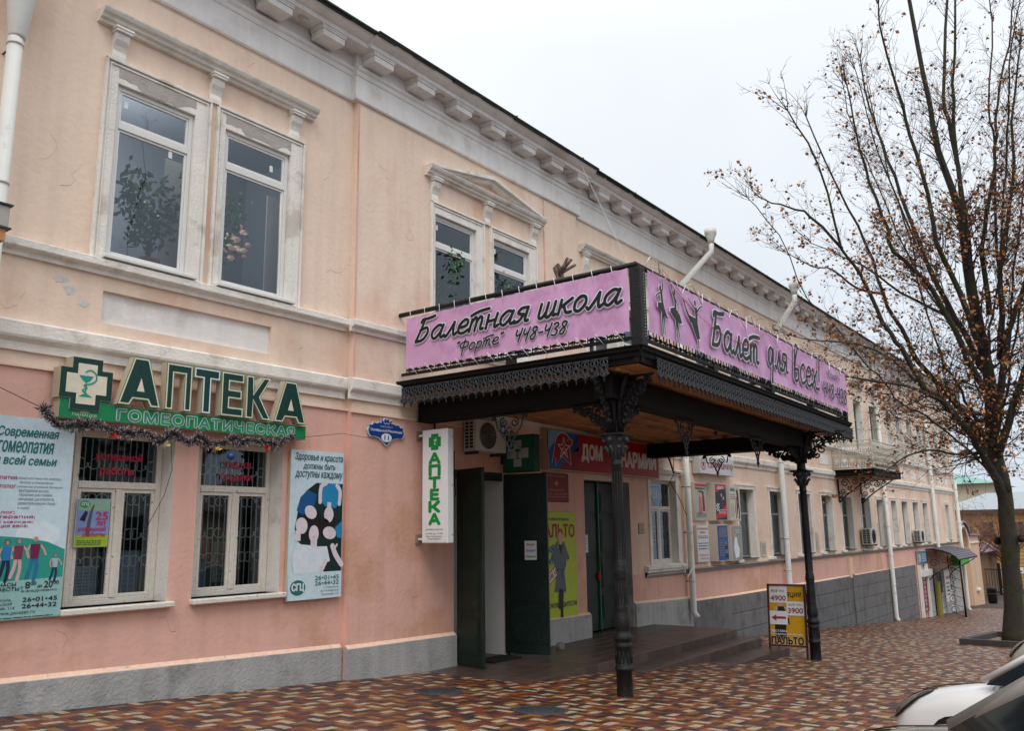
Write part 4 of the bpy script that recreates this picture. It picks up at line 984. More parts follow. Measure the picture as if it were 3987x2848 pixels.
while x < 18.2:
    w_ = rr.uniform(.5, 1.1); hgt = rr.uniform(.03, .10)
    q.tube([(x, 4.93, RZ + .03), (x + w_ * .25, 4.90, RZ + hgt), (x + w_ * .5, 4.90, RZ - rr.uniform(.0, .1)), (x + w_ * .8, 4.895, RZ - rr.uniform(.08, .2)), (x + w_, 4.93, RZ + .03)], .007, WIRE, 4); x += w_
q.tube([(9.5, 4.9, 4.78), (9.6, 4.88, 4.92), (9.8, 4.86, 4.90), (9.9, 4.9, 4.75)], .009, WIRE, 5)
q.build('cable', C)
# a few white scraps lying on the far end of the deck
for i, (x_, nm) in enumerate(((14.9, 'left'), (15.7, 'mid'), (17.3, 'right'))):
    q = MB(fn=sag); r2 = random.Random(i); c_ = Vector((x_, 5.35, 3.80))
    q.ball(c_, .10, PAPER, 7, 4, .8); q.v = [v + Vector((r2.uniform(-.03, .03), r2.uniform(-.02, .02), r2.uniform(-.03, .03))) for v in q.v]
    tag(q.build('plastic_bag', loc=(x_, 5.35, 3.72)), ('crumpled white bag on the canopy deck nearest the middle of the long banner', 'crumpled white bag on the canopy deck between the two rail feet', 'crumpled white bag on the canopy deck nearest its far corner')[i], 'bag', 'white bags lying on the canopy deck')
# suspended wire from cornice
q = MB(); q.tube([(14.2, 8.7, 8.9), (14.1, 7.5, 6.2), (14.0, 5.1, 4.83)], .004, WIRE, 4); tag(q.build('cable', loc=(14, 7, 5)), 'thin white cable hanging from the cornice down to the canopy rail', 'cable')
# ================================================================== pharmacy sign above the left windows
DG, MG, LG, TEAL, CRM = flat('#0f3a35'), flat('#12804f'), flat('#0e8f7a'), flat('#168f80'), flat('#d9d2bd')
SIDE = mat('sign_side_cream', '#b5a993', .5)
S = thing('pharmacy_sign', 'wide green pharmacy sign with raised letters and a cross, fixed over the two barred windows', 'shop sign', (5.9, 9.1, 2.7))
q = MB(); q.box(4.27, 7.55, 9.12, 9.26, 2.69, 2.87, SIDE, .003); q.box(4.27, 4.80, 9.125, 9.26, 2.87, 2.96, SIDE); q.build('board', S)
F = Flat((4.27, 9.118, 2.69), (1, 0, 0), (0, 0, 1), (0, -1, 0)); F.poly([(0, 0), (3.28, 0), (3.28, .18), (.53, .18), (.53, .28), (0, .28)], MG, 1)
F.text('ГОМЕОПАТИЧЕСКАЯ', .635, .025, 3.085, .145, CRM, 2, off=.13, spacing=1.12); F.text('ГОМЕОПАТИЧЕСКАЯ', .635, .025, 3.085, .145, TEAL, 4, off=.05, spacing=1.12)
F.text('ПАНАЦЕЯ', .14, .02, .40, .055, CRM, 3); F.text('ООО\nФИРМА', .22, .06, .32, .10, CRM, 3)
F.build('lettering', S)
def cross(cx, cz, w, a): h = w / 2; return [(cx - a, cz - h), (cx + a, cz - h), (cx + a, cz - a), (cx + h, cz - a), (cx + h, cz + a), (cx + a, cz + a), (cx + a, cz + h), (cx - a, cz + h), (cx - a, cz + a), (cx - h, cz + a), (cx - h, cz - a), (cx - a, cz - a)]
def bowl(F, cx, cz, s_, m, L=5):                      # bowl with a snake
    F.poly([(cx - .45 * s_, cz + .30 * s_), (cx + .35 * s_, cz + .30 * s_), (cx + .15 * s_, cz + .02 * s_), (cx - .05 * s_, cz - .08 * s_), (cx - .25 * s_, cz + .05 * s_)], m, L)
    F.line([(cx - .05 * s_, cz), (cx - .04 * s_, cz - .75 * s_)], .07 * s_, m, L, False); F.poly([(cx - .40 * s_, cz - .85 * s_), (cx + .35 * s_, cz - .85 * s_), (cx + .05 * s_, cz - .68 * s_), (cx - .12 * s_, cz - .68 * s_)], m, L)
    F.line([(cx - .10 * s_, cz + .5 * s_), (cx + .15 * s_, cz + .62 * s_), (cx + .45 * s_, cz + .45 * s_), (cx + .48 * s_, cz + .1 * s_), (cx + .2 * s_, cz - .12 * s_), (cx - .15 * s_, cz - .22 * s_), (cx + .02 * s_, cz - .36 * s_), (cx - .22 * s_, cz - .50 * s_), (cx - .02 * s_, cz - .66 * s_)], .075 * s_, m, L + 1)
q = MB(); q.prism(cross(4.53, 3.065, .57, .165), lambda a, b_, d: (a, d, b_), 9.10, 9.26, SIDE); b_ = q.build('cross', S)
F = Flat((4.53, 9.10, 3.065), (1, 0, 0), (0, 0, 1), (0, -1, 0)); F.poly(cross(0, 0, .565, .162), DG, 1); F.poly(cross(0, 0, .44, .105), CRM, 3); bowl(F, 0, .03, .20, TEAL, 5); F.build('emblem', S)
LET = [('А', [(0, 0), (.17, 0), (.22, .13), (.42, .13), (.47, 0), (.62, 0), (.42, 1), (.20, 1)], 4.86, 5.38, [(.26, .30), (.37, .30), (.315, .58)]),
       ('П', [(0, 0), (.30, 0), (.30, .78), (.70, .78), (.70, 0), (1, 0), (1, 1), (0, 1)], 5.43, 5.77, None),
       ('Т', [(.33, 0), (.67, 0), (.67, .76), (1, .76), (1, 1), (0, 1), (0, .76), (.33, .76)], 5.79, 6.15, None),
       ('Е', [(0, 0), (1, 0), (1, .22), (.38, .22), (.38, .40), (.92, .40), (.92, .62), (.38, .62), (.38, .78), (1, .78), (1, 1), (0, 1)], 6.17, 6.50, None),
       ('К', [(0, 0), (.30, 0), (.30, .40), (.66, 0), (1.0, 0), (.56, .52), (.98, 1), (.66, 1), (.30, .60), (.30, 1), (0, 1)], 6.53, 6.93, None),
       ('А', [(0, 0), (.17, 0), (.22, .13), (.42, .13), (.47, 0), (.62, 0), (.42, 1), (.20, 1)], 6.97, 7.50, [(.26, .30), (.37, .30), (.315, .58)])]
for i, (ch, poly, xa, xb, hole) in enumerate(LET):
    kx = (xb - xa) / max(p[0] for p in poly); za, zb = 2.885, 3.44; kz = zb - za
    q = MB(); q.prism([(xa + p[0] * kx, za + p[1] * kz) for p in poly], lambda a, b_, d: (a, d, b_), 9.06, 9.17, SIDE); o = q.build('letter', S)
    F = Flat((xa, 9.06, za), (1, 0, 0), (0, 0, 1), (0, -1, 0)); P_ = [(p[0] * kx, p[1] * kz) for p in poly]
    F.poly(P_, MG, 1)
    def inset(P_, d):
        n_ = len(P_); A_ = sum(P_[k][0] * P_[(k + 1) % n_][1] - P_[(k + 1) % n_][0] * P_[k][1] for k in range(n_)); s_ = 1 if A_ > 0 else -1; o_ = []
        for k in range(n_):
            p0, p1, p2 = Vector(P_[k - 1]), Vector(P_[k]), Vector(P_[(k + 1) % n_]); e1 = (p1 - p0).normalized(); e2 = (p2 - p1).normalized()
            n1 = Vector((-e1.y, e1.x)) * s_; n2 = Vector((-e2.y, e2.x)) * s_; t = (n1 + n2); L_ = max(.35, t.dot(n1)); o_.append(tuple(p1 + t * d / L_))
        return o_
    F.poly(inset(P_, .008), CRM if i != 2 else flat('#dfe6ee'), 2); F.poly(inset(P_, .024), DG, 3)
    if hole: F.poly([(p[0] * kx, p[1] * kz) for p in hole], CRM, 4)
    F.build('letter_face', o)
# garland
G = thing('garland', 'tinsel garland with snowy tips and small ornaments strung under the green pharmacy sign', 'garland', (5.6, 8.98, 2.55))
gp = [(4.06, 2.74), (4.14, 2.65), (4.24, 2.58), (4.46, 2.60), (4.62, 2.63), (4.80, 2.57), (5.04, 2.56), (5.21, 2.58), (5.36, 2.50), (5.51, 2.60), (5.66, 2.54), (5.76, 2.52), (5.86, 2.58), (5.98, 2.52), (6.19, 2.54), (6.32, 2.60), (6.45, 2.57), (6.60, 2.60), (6.76, 2.60), (6.95, 2.57), (7.09, 2.63), (7.24, 2.70)]
path = catmull(gp, 7); NEED = mat('dark_green_tinsel', '#1d2a1e', .7); SNOW = mat('snowy_tinsel', '#a99fa6', .7); MAUV = mat('mauve_tinsel', '#5b4350', .7)
q = MB(); q.tube([(a, 9.0, b_) for a, b_ in path], .012, NEED, 5); rr = random.Random(4)
for i in range(5200):
    t = rr.random() * (len(path) - 1); k = int(t); f_ = t - k; a = path[k][0] * (1 - f_) + path[min(k + 1, len(path) - 1)][0] * f_; b_ = path[k][1] * (1 - f_) + path[min(k + 1, len(path) - 1)][1] * f_
    d = Vector((rr.gauss(0, .7), rr.gauss(0, 1), rr.gauss(0, 1))).normalized() * rr.uniform(.04, .095) * (1 + .3 * math.sin(a * 13)); p = Vector((a, 9.0, b_)); s_ = d.cross(Vector((rr.random(), rr.random(), rr.random()))).normalized() * .0055
    q.add([p - s_, p + s_, p + d * .7], [(0, 1, 2)], NEED); q.add([p + d * .6 - s_ * 1.2, p + d * .6 + s_ * 1.2, p + d], [(0, 1, 2)], rr.choice((SNOW, SNOW, MAUV, NEED)))
q.build('tinsel', G)
for (a, b_, c, nm) in ((4.78, 2.51, '#b3201d', 'bow'), (5.40, 2.44, '#d5c793', 'ribbon'), (6.05, 2.44, '#cfa44e', 'star'), (6.27, 2.38, '#163a80', 'ball'), (6.78, 2.50, '#b3201d', 'bow')):
    q = MB(); m = mat('ornament_' + c[1:], c, .35); r2 = random.Random(int(a * 100))
    if nm == 'ball': q.ball((a, 8.94, b_), .045, m, 12, 8)
    else:
        for k in range(9):
            A = r2.uniform(0, 6.3); g_ = r2.uniform(.5, 1.0) * .8; q.add([(a, 8.93, b_), (a + .05 * g_ * math.cos(A - .4), 8.90, b_ + .05 * g_ * math.sin(A - .4)), (a + .085 * g_ * math.cos(A), 8.91 + r2.uniform(-.03, .03), b_ + .085 * g_ * math.sin(A)), (a + .05 * g_ * math.cos(A + .4), 8.945, b_ + .05 * g_ * math.sin(A + .4))], [(0, 1, 2, 3)], m)
    q.build('ornament', G)
q = MB(); q.tube([(3.0, 9.25, 3.35), (3.5, 9.2, 3.02), (4.06, 9.0, 2.74)], .004, DW, 4); q.tube([(5.62, 9.2, 2.6), (5.60, 9.1, 2.2), (5.58, 9.2, 1.9), (5.4, 9.25, 1.5)], .004, DW, 4); q.tube([(7.25, 9.0, 2.68), (8.2, 9.1, 2.83), (8.9, 9.12, 2.80)], .003, DW, 4); q.build('wire', G)

# ================================================================== large posters on the left wall
LB, LB2, RED, BLK, NAVY = flat('#c6dbe4'), flat('#b6d3de'), flat('#b0233a'), flat('#22262b'), flat('#1d3f86')
TG, TG2 = flat('#1f6f72'), flat('#2b8f86')
Tp, F = panel('poster_board', 'tall pale blue poster with a running family on a green hill, far left', 'poster', 3.18, 4.52, .64, 2.67, 9.24, .05, SIDE, LB)
W_, H_ = 1.34, 2.03
F.text('Современная', .57, 1.80, 1.17, 1.92, TG, 3, shear=.2, off=.03); F.text('гомеопатия', .58, 1.66, 1.13, 1.775, TG, 3, shear=.2, off=.03); F.text('для всей семьи', .45, 1.52, 1.17, 1.63, TG, 3, shear=.2, off=.03)
PKT = flat('#b8306e'); GR = flat('#6b7580')
for i, (s_, a0, a1) in enumerate((('(диагностика по методу', .80, 1.24), ('Фолля и Накатани);', .82, 1.16), ('(лечение угревой болезни,', .80, 1.26), ('выпадения волос,', .82, 1.12), ('терапия растяжек,', .82, 1.16), ('лечение целлюлита,', .82, 1.18), ('ревитализация лица', .82, 1.19), ('и шеи);', .82, .94))):
    F.text(s_, a0, 1.385 - i * .043, a1, 1.417 - i * .043, GR, 3, shear=.2)
F.text('гомеопатия', .45, 1.385, .79, 1.417, PKT, 3, off=.03); F.text('косметолог', .45, 1.30, .79, 1.332, PKT, 3, off=.03)
for i, (s_, a1) in enumerate((('невролог;', .80), ('мезотерапия;', 1.00), ('общий массаж;', .99), ('коррекция веса;', .94))): F.text(s_, .45, 1.035 - i * .045, a1, 1.068 - i * .045, PKT, 3, off=.03)
F.oval(1.05, .83, .22, .14, flat('#d3e3ea'), 2, 24); F.poly([(.01, .01), (1.33, .01), (1.33, .68), (1.15, .76), (.95, .80), (.6, .83), (.01, .80)], flat('#2c9488'), 3)
F.poly([(.01, .01), (1.33, .01), (1.33, .40), (.8, .38), (.01, .42)], flat('#8fb9b8'), 4)
SK = flat('#c9a08e')
def pfig(F, x, z, h, top, bot, hair, L=5, lean=0):
    F.oval(x, z + h * .90, h * .042, h * .055, flat('#b08d80'), L + 1, 10); F.oval(x, z + h * .915, h * .06, h * .06, hair, L, 10)
    F.poly([(x - h * .11, z + h * .80), (x + h * .11, z + h * .80), (x + h * .08, z + h * .48), (x - h * .08, z + h * .48)], top, L + 2)
    F.line([(x - h * .11, z + h * .78), (x - h * .17, z + h * .62), (x - h * .13, z + h * .5)], h * .045, SK, L); F.line([(x + h * .11, z + h * .78), (x + h * .20, z + h * .66), (x + h * .24, z + h * .56)], h * .045, SK, L)
    F.line([(x - h * .04, z + h * .50), (x - h * .08, z + h * .25), (x - h * .14, z + h * .06)], h * .08, bot, L); F.line([(x + h * .04, z + h * .50), (x + h * .06, z + h * .26), (x + h * .02, z)], h * .08, bot, L)
pfig(F, .76, .38, .42, flat('#2a76b8'), flat('#1e2a45'), flat('#4a3026')); pfig(F, .87, .39, .42, flat('#7c3350'), flat('#ccaaaa'), flat('#8a5a3c')); pfig(F, 1.03, .38, .45, flat('#6f1f4d'), flat('#2b6f9c'), flat('#cdbd8a')); pfig(F, 1.24, .36, .29, flat('#9fb4c2'), flat('#1d3145'), flat('#6b4a30'))
F.text('ЧАСЫ\nРАБОТЫ', .68, .285, .91, .365, BLK, 6, off=.03); F.text('с', .925, .30, .945, .325, BLK, 6, off=.03); F.text('8', .965, .30, 1.01, .365, BLK, 6, off=.03); F.text('00', 1.015, .33, 1.07, .365, BLK, 6, off=.03); F.text('до', 1.085, .30, 1.13, .33, BLK, 6, off=.03); F.text('20', 1.15, .30, 1.235, .365, BLK, 6, off=.03); F.text('00', 1.24, .33, 1.295, .365, BLK, 6, off=.03)
F.text('ежедневно', .93, .258, 1.28, .285, BLK, 6)
F.text('26•01•45', .95, .17, 1.29, .212, BLK, 6, off=.04); F.text('26•44•32', .95, .108, 1.29, .15, BLK, 6, off=.04); F.text('Ставрополь\nОктябрьской\nРеволюции, 11а', .55, .10, .88, .215, BLK, 6); F.text('www.panazey.ru', .72, .045, 1.08, .08, BLK, 6)
F.lines(.55, .012, 1.26, .035, 1, BLK, 6, .35, 3)
F.build('printed_picture', Tp)

Tp, F = panel('poster_board', 'pale blue poster of young people lying head to head, right of the barred windows', 'poster', 7.42, 8.36, .57, 2.57, 9.24, .05, SIDE, LB)
F.text('Здоровье и красота', .07, 1.84, .92, 1.96, flat('#1c4f5c'), 3, shear=.25, off=.02); F.text('должны быть', .21, 1.73, .78, 1.83, flat('#1c4f5c'), 3, shear=.25, off=.02); F.text('доступны каждому', .08, 1.60, .92, 1.71, flat('#1c4f5c'), 3, shear=.25, off=.02)
DGN = flat('#0d2b2b'); SKP = flat('#d9cfd6'); HR = flat('#1b1517'); BLU = flat('#2186b8'); DBL = flat('#14558c'); WT = flat('#d7e0e8')
F.poly([(.93, .36), (.93, 1.56), (.45, 1.56), (.28, 1.45), (.15, 1.2), (.10, .95), (.12, .8), (.4, .6), (.55, .36)], DGN, 2)
F.poly([(.50, 1.56), (.88, 1.56), (.90, 1.32), (.80, 1.22), (.62, 1.24), (.50, 1.34)], BLU, 3); F.line([(.52, 1.30), (.53, 1.50), (.62, 1.56)], .06, SKP, 4); F.line([(.87, 1.28), (.88, 1.45), (.82, 1.53)], .06, SKP, 4)
F.oval(.68, 1.13, .085, .11, SKP, 6, 18); F.oval(.69, 1.04, .12, .09, HR, 5, 18); F.rect(.65, 1.2, .72, 1.3, SKP, 4)
F.poly([(.18, 1.36), (.30, 1.46), (.46, 1.40), (.42, 1.22), (.22, 1.12), (.12, 1.18)], DBL, 4); F.oval(.36, 1.16, .11, .085, SKP, 6, 18, -.5); F.oval(.45, 1.08, .13, .10, HR, 5, 18, -.6)
F.oval(.21, .98, .10, .11, SKP, 6, 18, .4); F.oval(.30, .93, .10, .16, HR, 5, 18, .2); F.rect(.11, .78, .2, .92, SKP, 5)
F.oval(.42, .87, .085, .115, SKP, 9, 20); F.oval(.42, .93, .11, .10, HR, 8, 18); F.rect(.37, .70, .48, .80, SKP, 8); F.oval(.42, .825, .02, .006, flat('#b58f95'), 10, 10)
F.oval(.70, .88, .12, .085, SKP, 7, 18, -.2); F.oval(.60, .96, .11, .12, HR, 6, 18); F.poly([(.80, .95), (.93, 1.05), (.93, .80), (.84, .82)], BLU, 5)
F.poly([(.14, .74), (.35, .72), (.50, .70), (.66, .70), (.72, .50), (.60, .46), (.56, .36), (.10, .36), (.06, .55)], WT, 7); F.line([(.64, .50), (.58, .40), (.56, .37)], .07, SKP, 8); F.line([(.93, .45), (.82, .58), (.76, .70)], .08, SKP, 7); F.line([(.79, .66), (.84, .72)], .03, SKP, 8)
F.poly([(.01, .01), (.93, .01), (.93, .36), (.01, .36)], LB, 11)
F.oval(.17, .17, .145, .115, WT, 12, 26); F.oval(.17, .17, .13, .10, TG, 13, 26); F.text('СГЦ', .07, .115, .27, .225, WT, 15, off=.06)
F.text('26•01•45', .46, .255, .88, .31, TG, 13, off=.03); F.text('26•44•32', .46, .185, .88, .24, TG, 13, off=.03); F.text('г. Ставрополь', .62, .135, .88, .165, flat('#1c4f5c'), 13); F.text('пр-т Октябрьской', .56, .09, .88, .12, flat('#1c4f5c'), 13); F.text('Революции, 11а', .58, .045, .88, .075, flat('#1c4f5c'), 13)
F.build('printed_picture', Tp)
# window stickers, behind the glass
F = Flat((0, YA + .24, 0), (1, 0, 0), (0, 0, 1), (0, -1, 0)); RD = flat('#c0304a')
F.text('успешной', 4.92, 2.28, 5.48, 2.39, RD, 2, off=.03); F.build('window_lettering', B); F.mb = MB(); F.text('работы', 4.98, 2.12, 5.38, 2.23, RD, 2, off=.03); F.build('window_lettering', B)
F = Flat((0, YA + .24, 0), (1, 0, 0), (0, 0, 1), (0, -1, 0)); F.text('СКИДКИ', 6.60, 2.28, 7.0, 2.375, RD, 2, off=.03); F.build('window_lettering', B); F.mb = MB(); F.text('ПОДАРКИ', 6.55, 2.12, 7.03, 2.215, RD, 2, off=.03); F.build('window_lettering', B)
T25, F = panel('window_poster', 'small blue and green anniversary poster taped inside the left barred window', 'poster', 4.74, 5.12, 1.33, 1.86, YA + .22, .004, PAPER, flat('#7f98cc'))
F.rect(.005, .005, .375, .13, flat('#9dbb2c'), 2); F.rect(.02, .40, .375, .52, flat('#8fb6a0'), 2); F.oval(.09, .47, .06, .04, flat('#3f9d48'), 3); F.text('СГЦ', .05, .45, .13, .49, WT, 4, off=.05)
F.poly([(.04, .30), (.10, .40), (.13, .38), (.10, .28)], BLK, 3); F.line([(.14, .14), (.15, .28), (.17, .40), (.19, .46)], [.05, .015], flat('#5a5560'), 4)
F.text('25', .22, .30, .36, .385, RD, 4, off=.04); F.text('лет', .23, .235, .345, .285, RD, 4, shear=.2, off=.03); F.text('успешной', .03, .165, .345, .225, RD, 5, shear=.2, off=.03); F.text('работы', .08, .105, .345, .16, RD, 5, shear=.2, off=.03); F.lines(.03, .02, .30, .08, 3, NAVY, 4); F.build('printed_picture', T25)
# things standing in the lower part of the barred windows
def boards(x0, spec, y=YA + .48):
    for (dx, w, z0, z1, c, lab) in spec:
        q = MB(); q.box(x0 + dx, x0 + dx + w, y, y + .02, z0, z1, flat(c)); F = Flat((x0 + dx, y, z0), (1, 0, 0), (0, 0, 1), (0, -1, 0), q); F.lines(.04, .04, w - .04, (z1 - z0) * .8, 6, flat('#5f7f9c'), 2, .3, int(dx * 50)); tag(q.build('display_card', loc=(x0 + dx, y, z0)), lab, 'display card', 'cards in the pharmacy windows')
boards(4.7, [(.0, .44, .80, 1.12, '#a9bccf', 'pale blue price card at the lower left behind the left barred window'), (.50, .46, .80, 1.28, '#7f9fb8', 'blue and beige card at the lower right behind the left barred window')])
boards(6.15, [(.06, .40, 1.15, 1.42, '#a33a3a', 'red and orange packs card in the second barred window, left half'), (.0, .42, .80, 1.12, '#47709e', 'blue card low in the second barred window, left half'), (.52, .36, .85, 1.36, '#c9c6a4', 'framed cream certificate behind the right half of the second barred window')])
# plants, lit chandelier and imitated amber reflection in the upper left windows
LEAF = mat('houseplant_leaf', '#466f49', .5, var=.25, vscale=8); POT = mat('terracotta_pot', '#a8604c', .8); BARK0 = mat('houseplant_stem', '#6b5a48', .9)
def houseplant(x, y, z, h, n_, lab, seed, spread=.3):
    T = thing('potted_plant', lab, 'potted plant', (x, y, z), 'potted plants upstairs'); q = MB(); q.lathe([(.09, 0), (.12, .16), (.135, .16), (.135, .20), (.11, .20), (.105, .17)], x, y, z, POT, 16); q.build('pot', T)
    rr = random.Random(seed); q = MB(); tips = []
    for k in range(4):
        a = rr.uniform(0, 6.3); p = [Vector((x, y, z + .17))]
        for i in range(1, 6): p.append(Vector((x + math.cos(a) * spread * (i / 5) ** 1.4 * rr.uniform(.6, 1), y + math.sin(a) * spread * .6 * (i / 5) ** 1.4, z + .17 + h * i / 5 * rr.uniform(.85, 1.05))))
        q.tube(p, [.012, .01, .009, .008, .006, .004], BARK0, 5); tips += p[2:]
    q.build('stem', T); q = MB()
    for i in range(n_):
        c_ = rr.choice(tips) + Vector((rr.gauss(0, .10), rr.gauss(0, .08), rr.gauss(0, .12))); d = Vector((rr.gauss(0, 1), rr.gauss(0, 1), rr.gauss(-.7, .6))).normalized() * rr.uniform(.07, .14); s_ = d.cross(Vector((rr.random(), rr.random(), rr.random()))).normalized() * rr.uniform(.018, .032)
        q.add([c_, c_ + d * .5 - s_, c_ + d, c_ + d * .5 + s_], [(0, 1, 2, 3)], LEAF)
    stuff(q.build('foliage', T))
houseplant(5.45, 9.66, 4.62, 1.05, 460, 'tall leafy plant in a terracotta pot behind the upper left window', 1, .35)
houseplant(6.40, 9.66, 4.62, 1.1, 220, 'drooping leafy plant behind the left side of the second upper window', 2, .25)
houseplant(10.75, 9.52, 4.62, 1.35, 520, 'bushy green plant filling the left pane of the window under the pediment', 3, .42)
houseplant(12.35, 9.52, 4.62, 1.2, 420, 'bushy green plant behind the right pane of the window under the pediment', 4, .42)
q = MB(); m = bpy.data.materials.new('lamp_bulb'); m.use_nodes = True; m.node_tree.nodes['Principled BSDF'].inputs['Emission Color'].default_value = (1, .62, .3, 1); m.node_tree.nodes['Principled BSDF'].inputs['Emission Strength'].default_value = 14
MATS['lamp_bulb'] = m
Tl = thing('chandelier', 'small lit chandelier glowing inside the upper left window', 'lamp', (5.25, 10.6, 6.3))
q.ball((5.30, 10.6, 6.12), .04, m, 8, 5); q.ball((5.36, 10.6, 6.10), .018, m, 8, 5); q.ball((5.26, 10.55, 5.98), .014, m, 8, 5); q.build('bulb', Tl)
q = MB(); q.tube([(5.26, 10.6, 7.5), (5.26, 10.6, 6.2), (5.36, 10.6, 6.12)], .01, DW, 5); q.build('stem', Tl)

ld = bpy.data.lights.new('chandelier_light', 'POINT'); ld.energy = 40; ld.color = (1, .88, .78); ld.shadow_soft_size = .25
lo = bpy.data.objects.new('chandelier_light', ld); COL.objects.link(lo); lo.location = Vector((5.6, 11.0, 6.7)) - Tl.location; lo.parent = Tl
m = bpy.data.materials.new('amber_lamp_shade'); m.use_nodes = True; m.node_tree.nodes['Principled BSDF'].inputs['Emission Color'].default_value = (1, .38, .16, 1); m.node_tree.nodes['Principled BSDF'].inputs['Emission Strength'].default_value = .06  # added glow that imitates an orange reflection in the pane, no lamp there
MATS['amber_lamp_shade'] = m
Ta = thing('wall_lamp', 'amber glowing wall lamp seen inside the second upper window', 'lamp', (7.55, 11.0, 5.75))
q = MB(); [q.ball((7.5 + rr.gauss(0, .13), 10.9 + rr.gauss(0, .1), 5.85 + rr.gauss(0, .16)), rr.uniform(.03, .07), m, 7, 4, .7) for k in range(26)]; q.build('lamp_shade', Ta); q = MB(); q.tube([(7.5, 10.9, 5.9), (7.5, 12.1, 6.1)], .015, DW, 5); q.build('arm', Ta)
# ================================================================== street name plate
BL = flat('#123a86'); T = thing('street_name_plate', 'blue crown-shaped street name plate with number 11 on the pink wall', 'street sign', (9.13, 9.17, 2.7))
# outline built from halves
half = [(0, -.20), (.09, -.13), (.15, -.09), (.24, -.07), (.33, -.07), (.37, -.03), (.385, .02), (.36, .06), (.37, .10), (.30, .10), (.27, .14), (.20, .13), (.16, .15), (.10, .15), (.115, .21), (.06, .17), (.04, .22), (0, .20)]
pl = half + [(-a, b_) for a, b_ in half[::-1][1:-1]]
q = MB(); q.prism([(a * 1.02, b_ * 1.04) for a, b_ in pl], lambda a, b_, d: (9.13 + a, d, 2.92 + b_), 9.165, 9.19, flat('#b9c3cf')); q.build('plate', T)
F = Flat((9.13, 9.165, 2.92), (1, 0, 0), (0, 0, 1), (0, -1, 0)); F.poly([(a * .97, b_ * .95) for a, b_ in pl], BL, 1)
F.text('ПРОСПЕКТ', -.13, .075, .13, .10, flat('#cfd6df'), 3); F.text('Октябрьской Революции', -.33, .0, .33, .05, flat('#e2e6ea'), 3, off=.02); F.oval(0, -.075, .11, .065, flat('#e2e6ea'), 2, 24); F.text('11', -.045, -.11, .045, -.04, BL, 4, off=.04)
F.line([(-.06, .15), (-.03, .13), (0, .15), (.03, .13), (.06, .15)], .010, flat('#cfd6df'), 3, False); F.build('lettering', T)

# ================================================================== projecting pharmacy light box
GRN = flat('#0f8a3a'); T = thing('projecting_pharmacy_sign', 'narrow white projecting sign with green vertical lettering and opening hours, beside the open door', 'shop sign', (9.87, 8.8, 1.28))
q = MB(); q.box(9.80, 9.94, 8.53, 9.05, 1.275, 3.0, WHITE, .008); q.build('light_box', T)
for z_ in (2.93, 1.335): q = MB(); q.box(9.85, 9.89, 9.05, 9.19, z_ - .015, z_ + .015, WHITE); q.box(9.81, 9.93, 9.17, 9.2, z_ - .07, z_ + .07, mat('bracket_beige', '#8d7a6c', .7)); q.build('wall_bracket', T)
F = Flat((9.80, 9.05, 1.275), (0, -1, 0), (0, 0, 1), (-1, 0, 0)); F.poly(cross(.26, 1.53, .25, .075), GRN, 2); bowl(F, .27, 1.545, .07, WHITE, 4)
for i, ch in enumerate('АПТЕКА'): F.text(ch, .15 if ch != 'Е' else .18, 1.205 - i * .184, .37 if ch != 'Е' else .34, 1.355 - i * .184, GRN, 3, off=.11)
F.rect(.03, .02, .49, .235, WHITE, 3); DGG = flat('#1f5a3a'); F.text('РЕЖИМ РАБОТЫ', .08, .19, .43, .215, DGG, 5); F.text('с 8.00 до 19.00', .08, .125, .43, .155, DGG, 5); F.text('без перерыва', .10, .085, .41, .115, DGG, 5); F.text('и выходных', .12, .045, .39, .075, DGG, 5)
F.build('lettering', T)
for i in range(3): q = MB(); q.ball((9.91, 8.527, 1.4 + i * .74), .008, IRONG, 6, 4); q.build('rivet', T)
# ================================================================== hanging green cross box
T = thing('green_cross_sign', 'dark green box sign with a grey cross hanging above the open green door', 'shop sign', (12, 8.75, 2.45))
q = MB(); q.box(11.92, 12.12, 8.43, 9.10, 2.44, 3.08, flat('#0f3f28'), .01); q.build('light_box', T)
F = Flat((11.92, 9.10, 2.44), (0, -1, 0), (0, 0, 1), (-1, 0, 0)); F.rect(.02, .02, .65, .62, flat('#12583a'), 1); F.poly(cross(.33, .32, .46, .085), flat('#a8a8a8'), 2); bowl(F, .34, .35, .15, flat('#155c3d'), 4); F.build('emblem', T)
q = MB(); q.box(12.0, 12.04, 9.1, 9.2, 2.6, 2.9, IRON); q.build('wall_bracket', T)

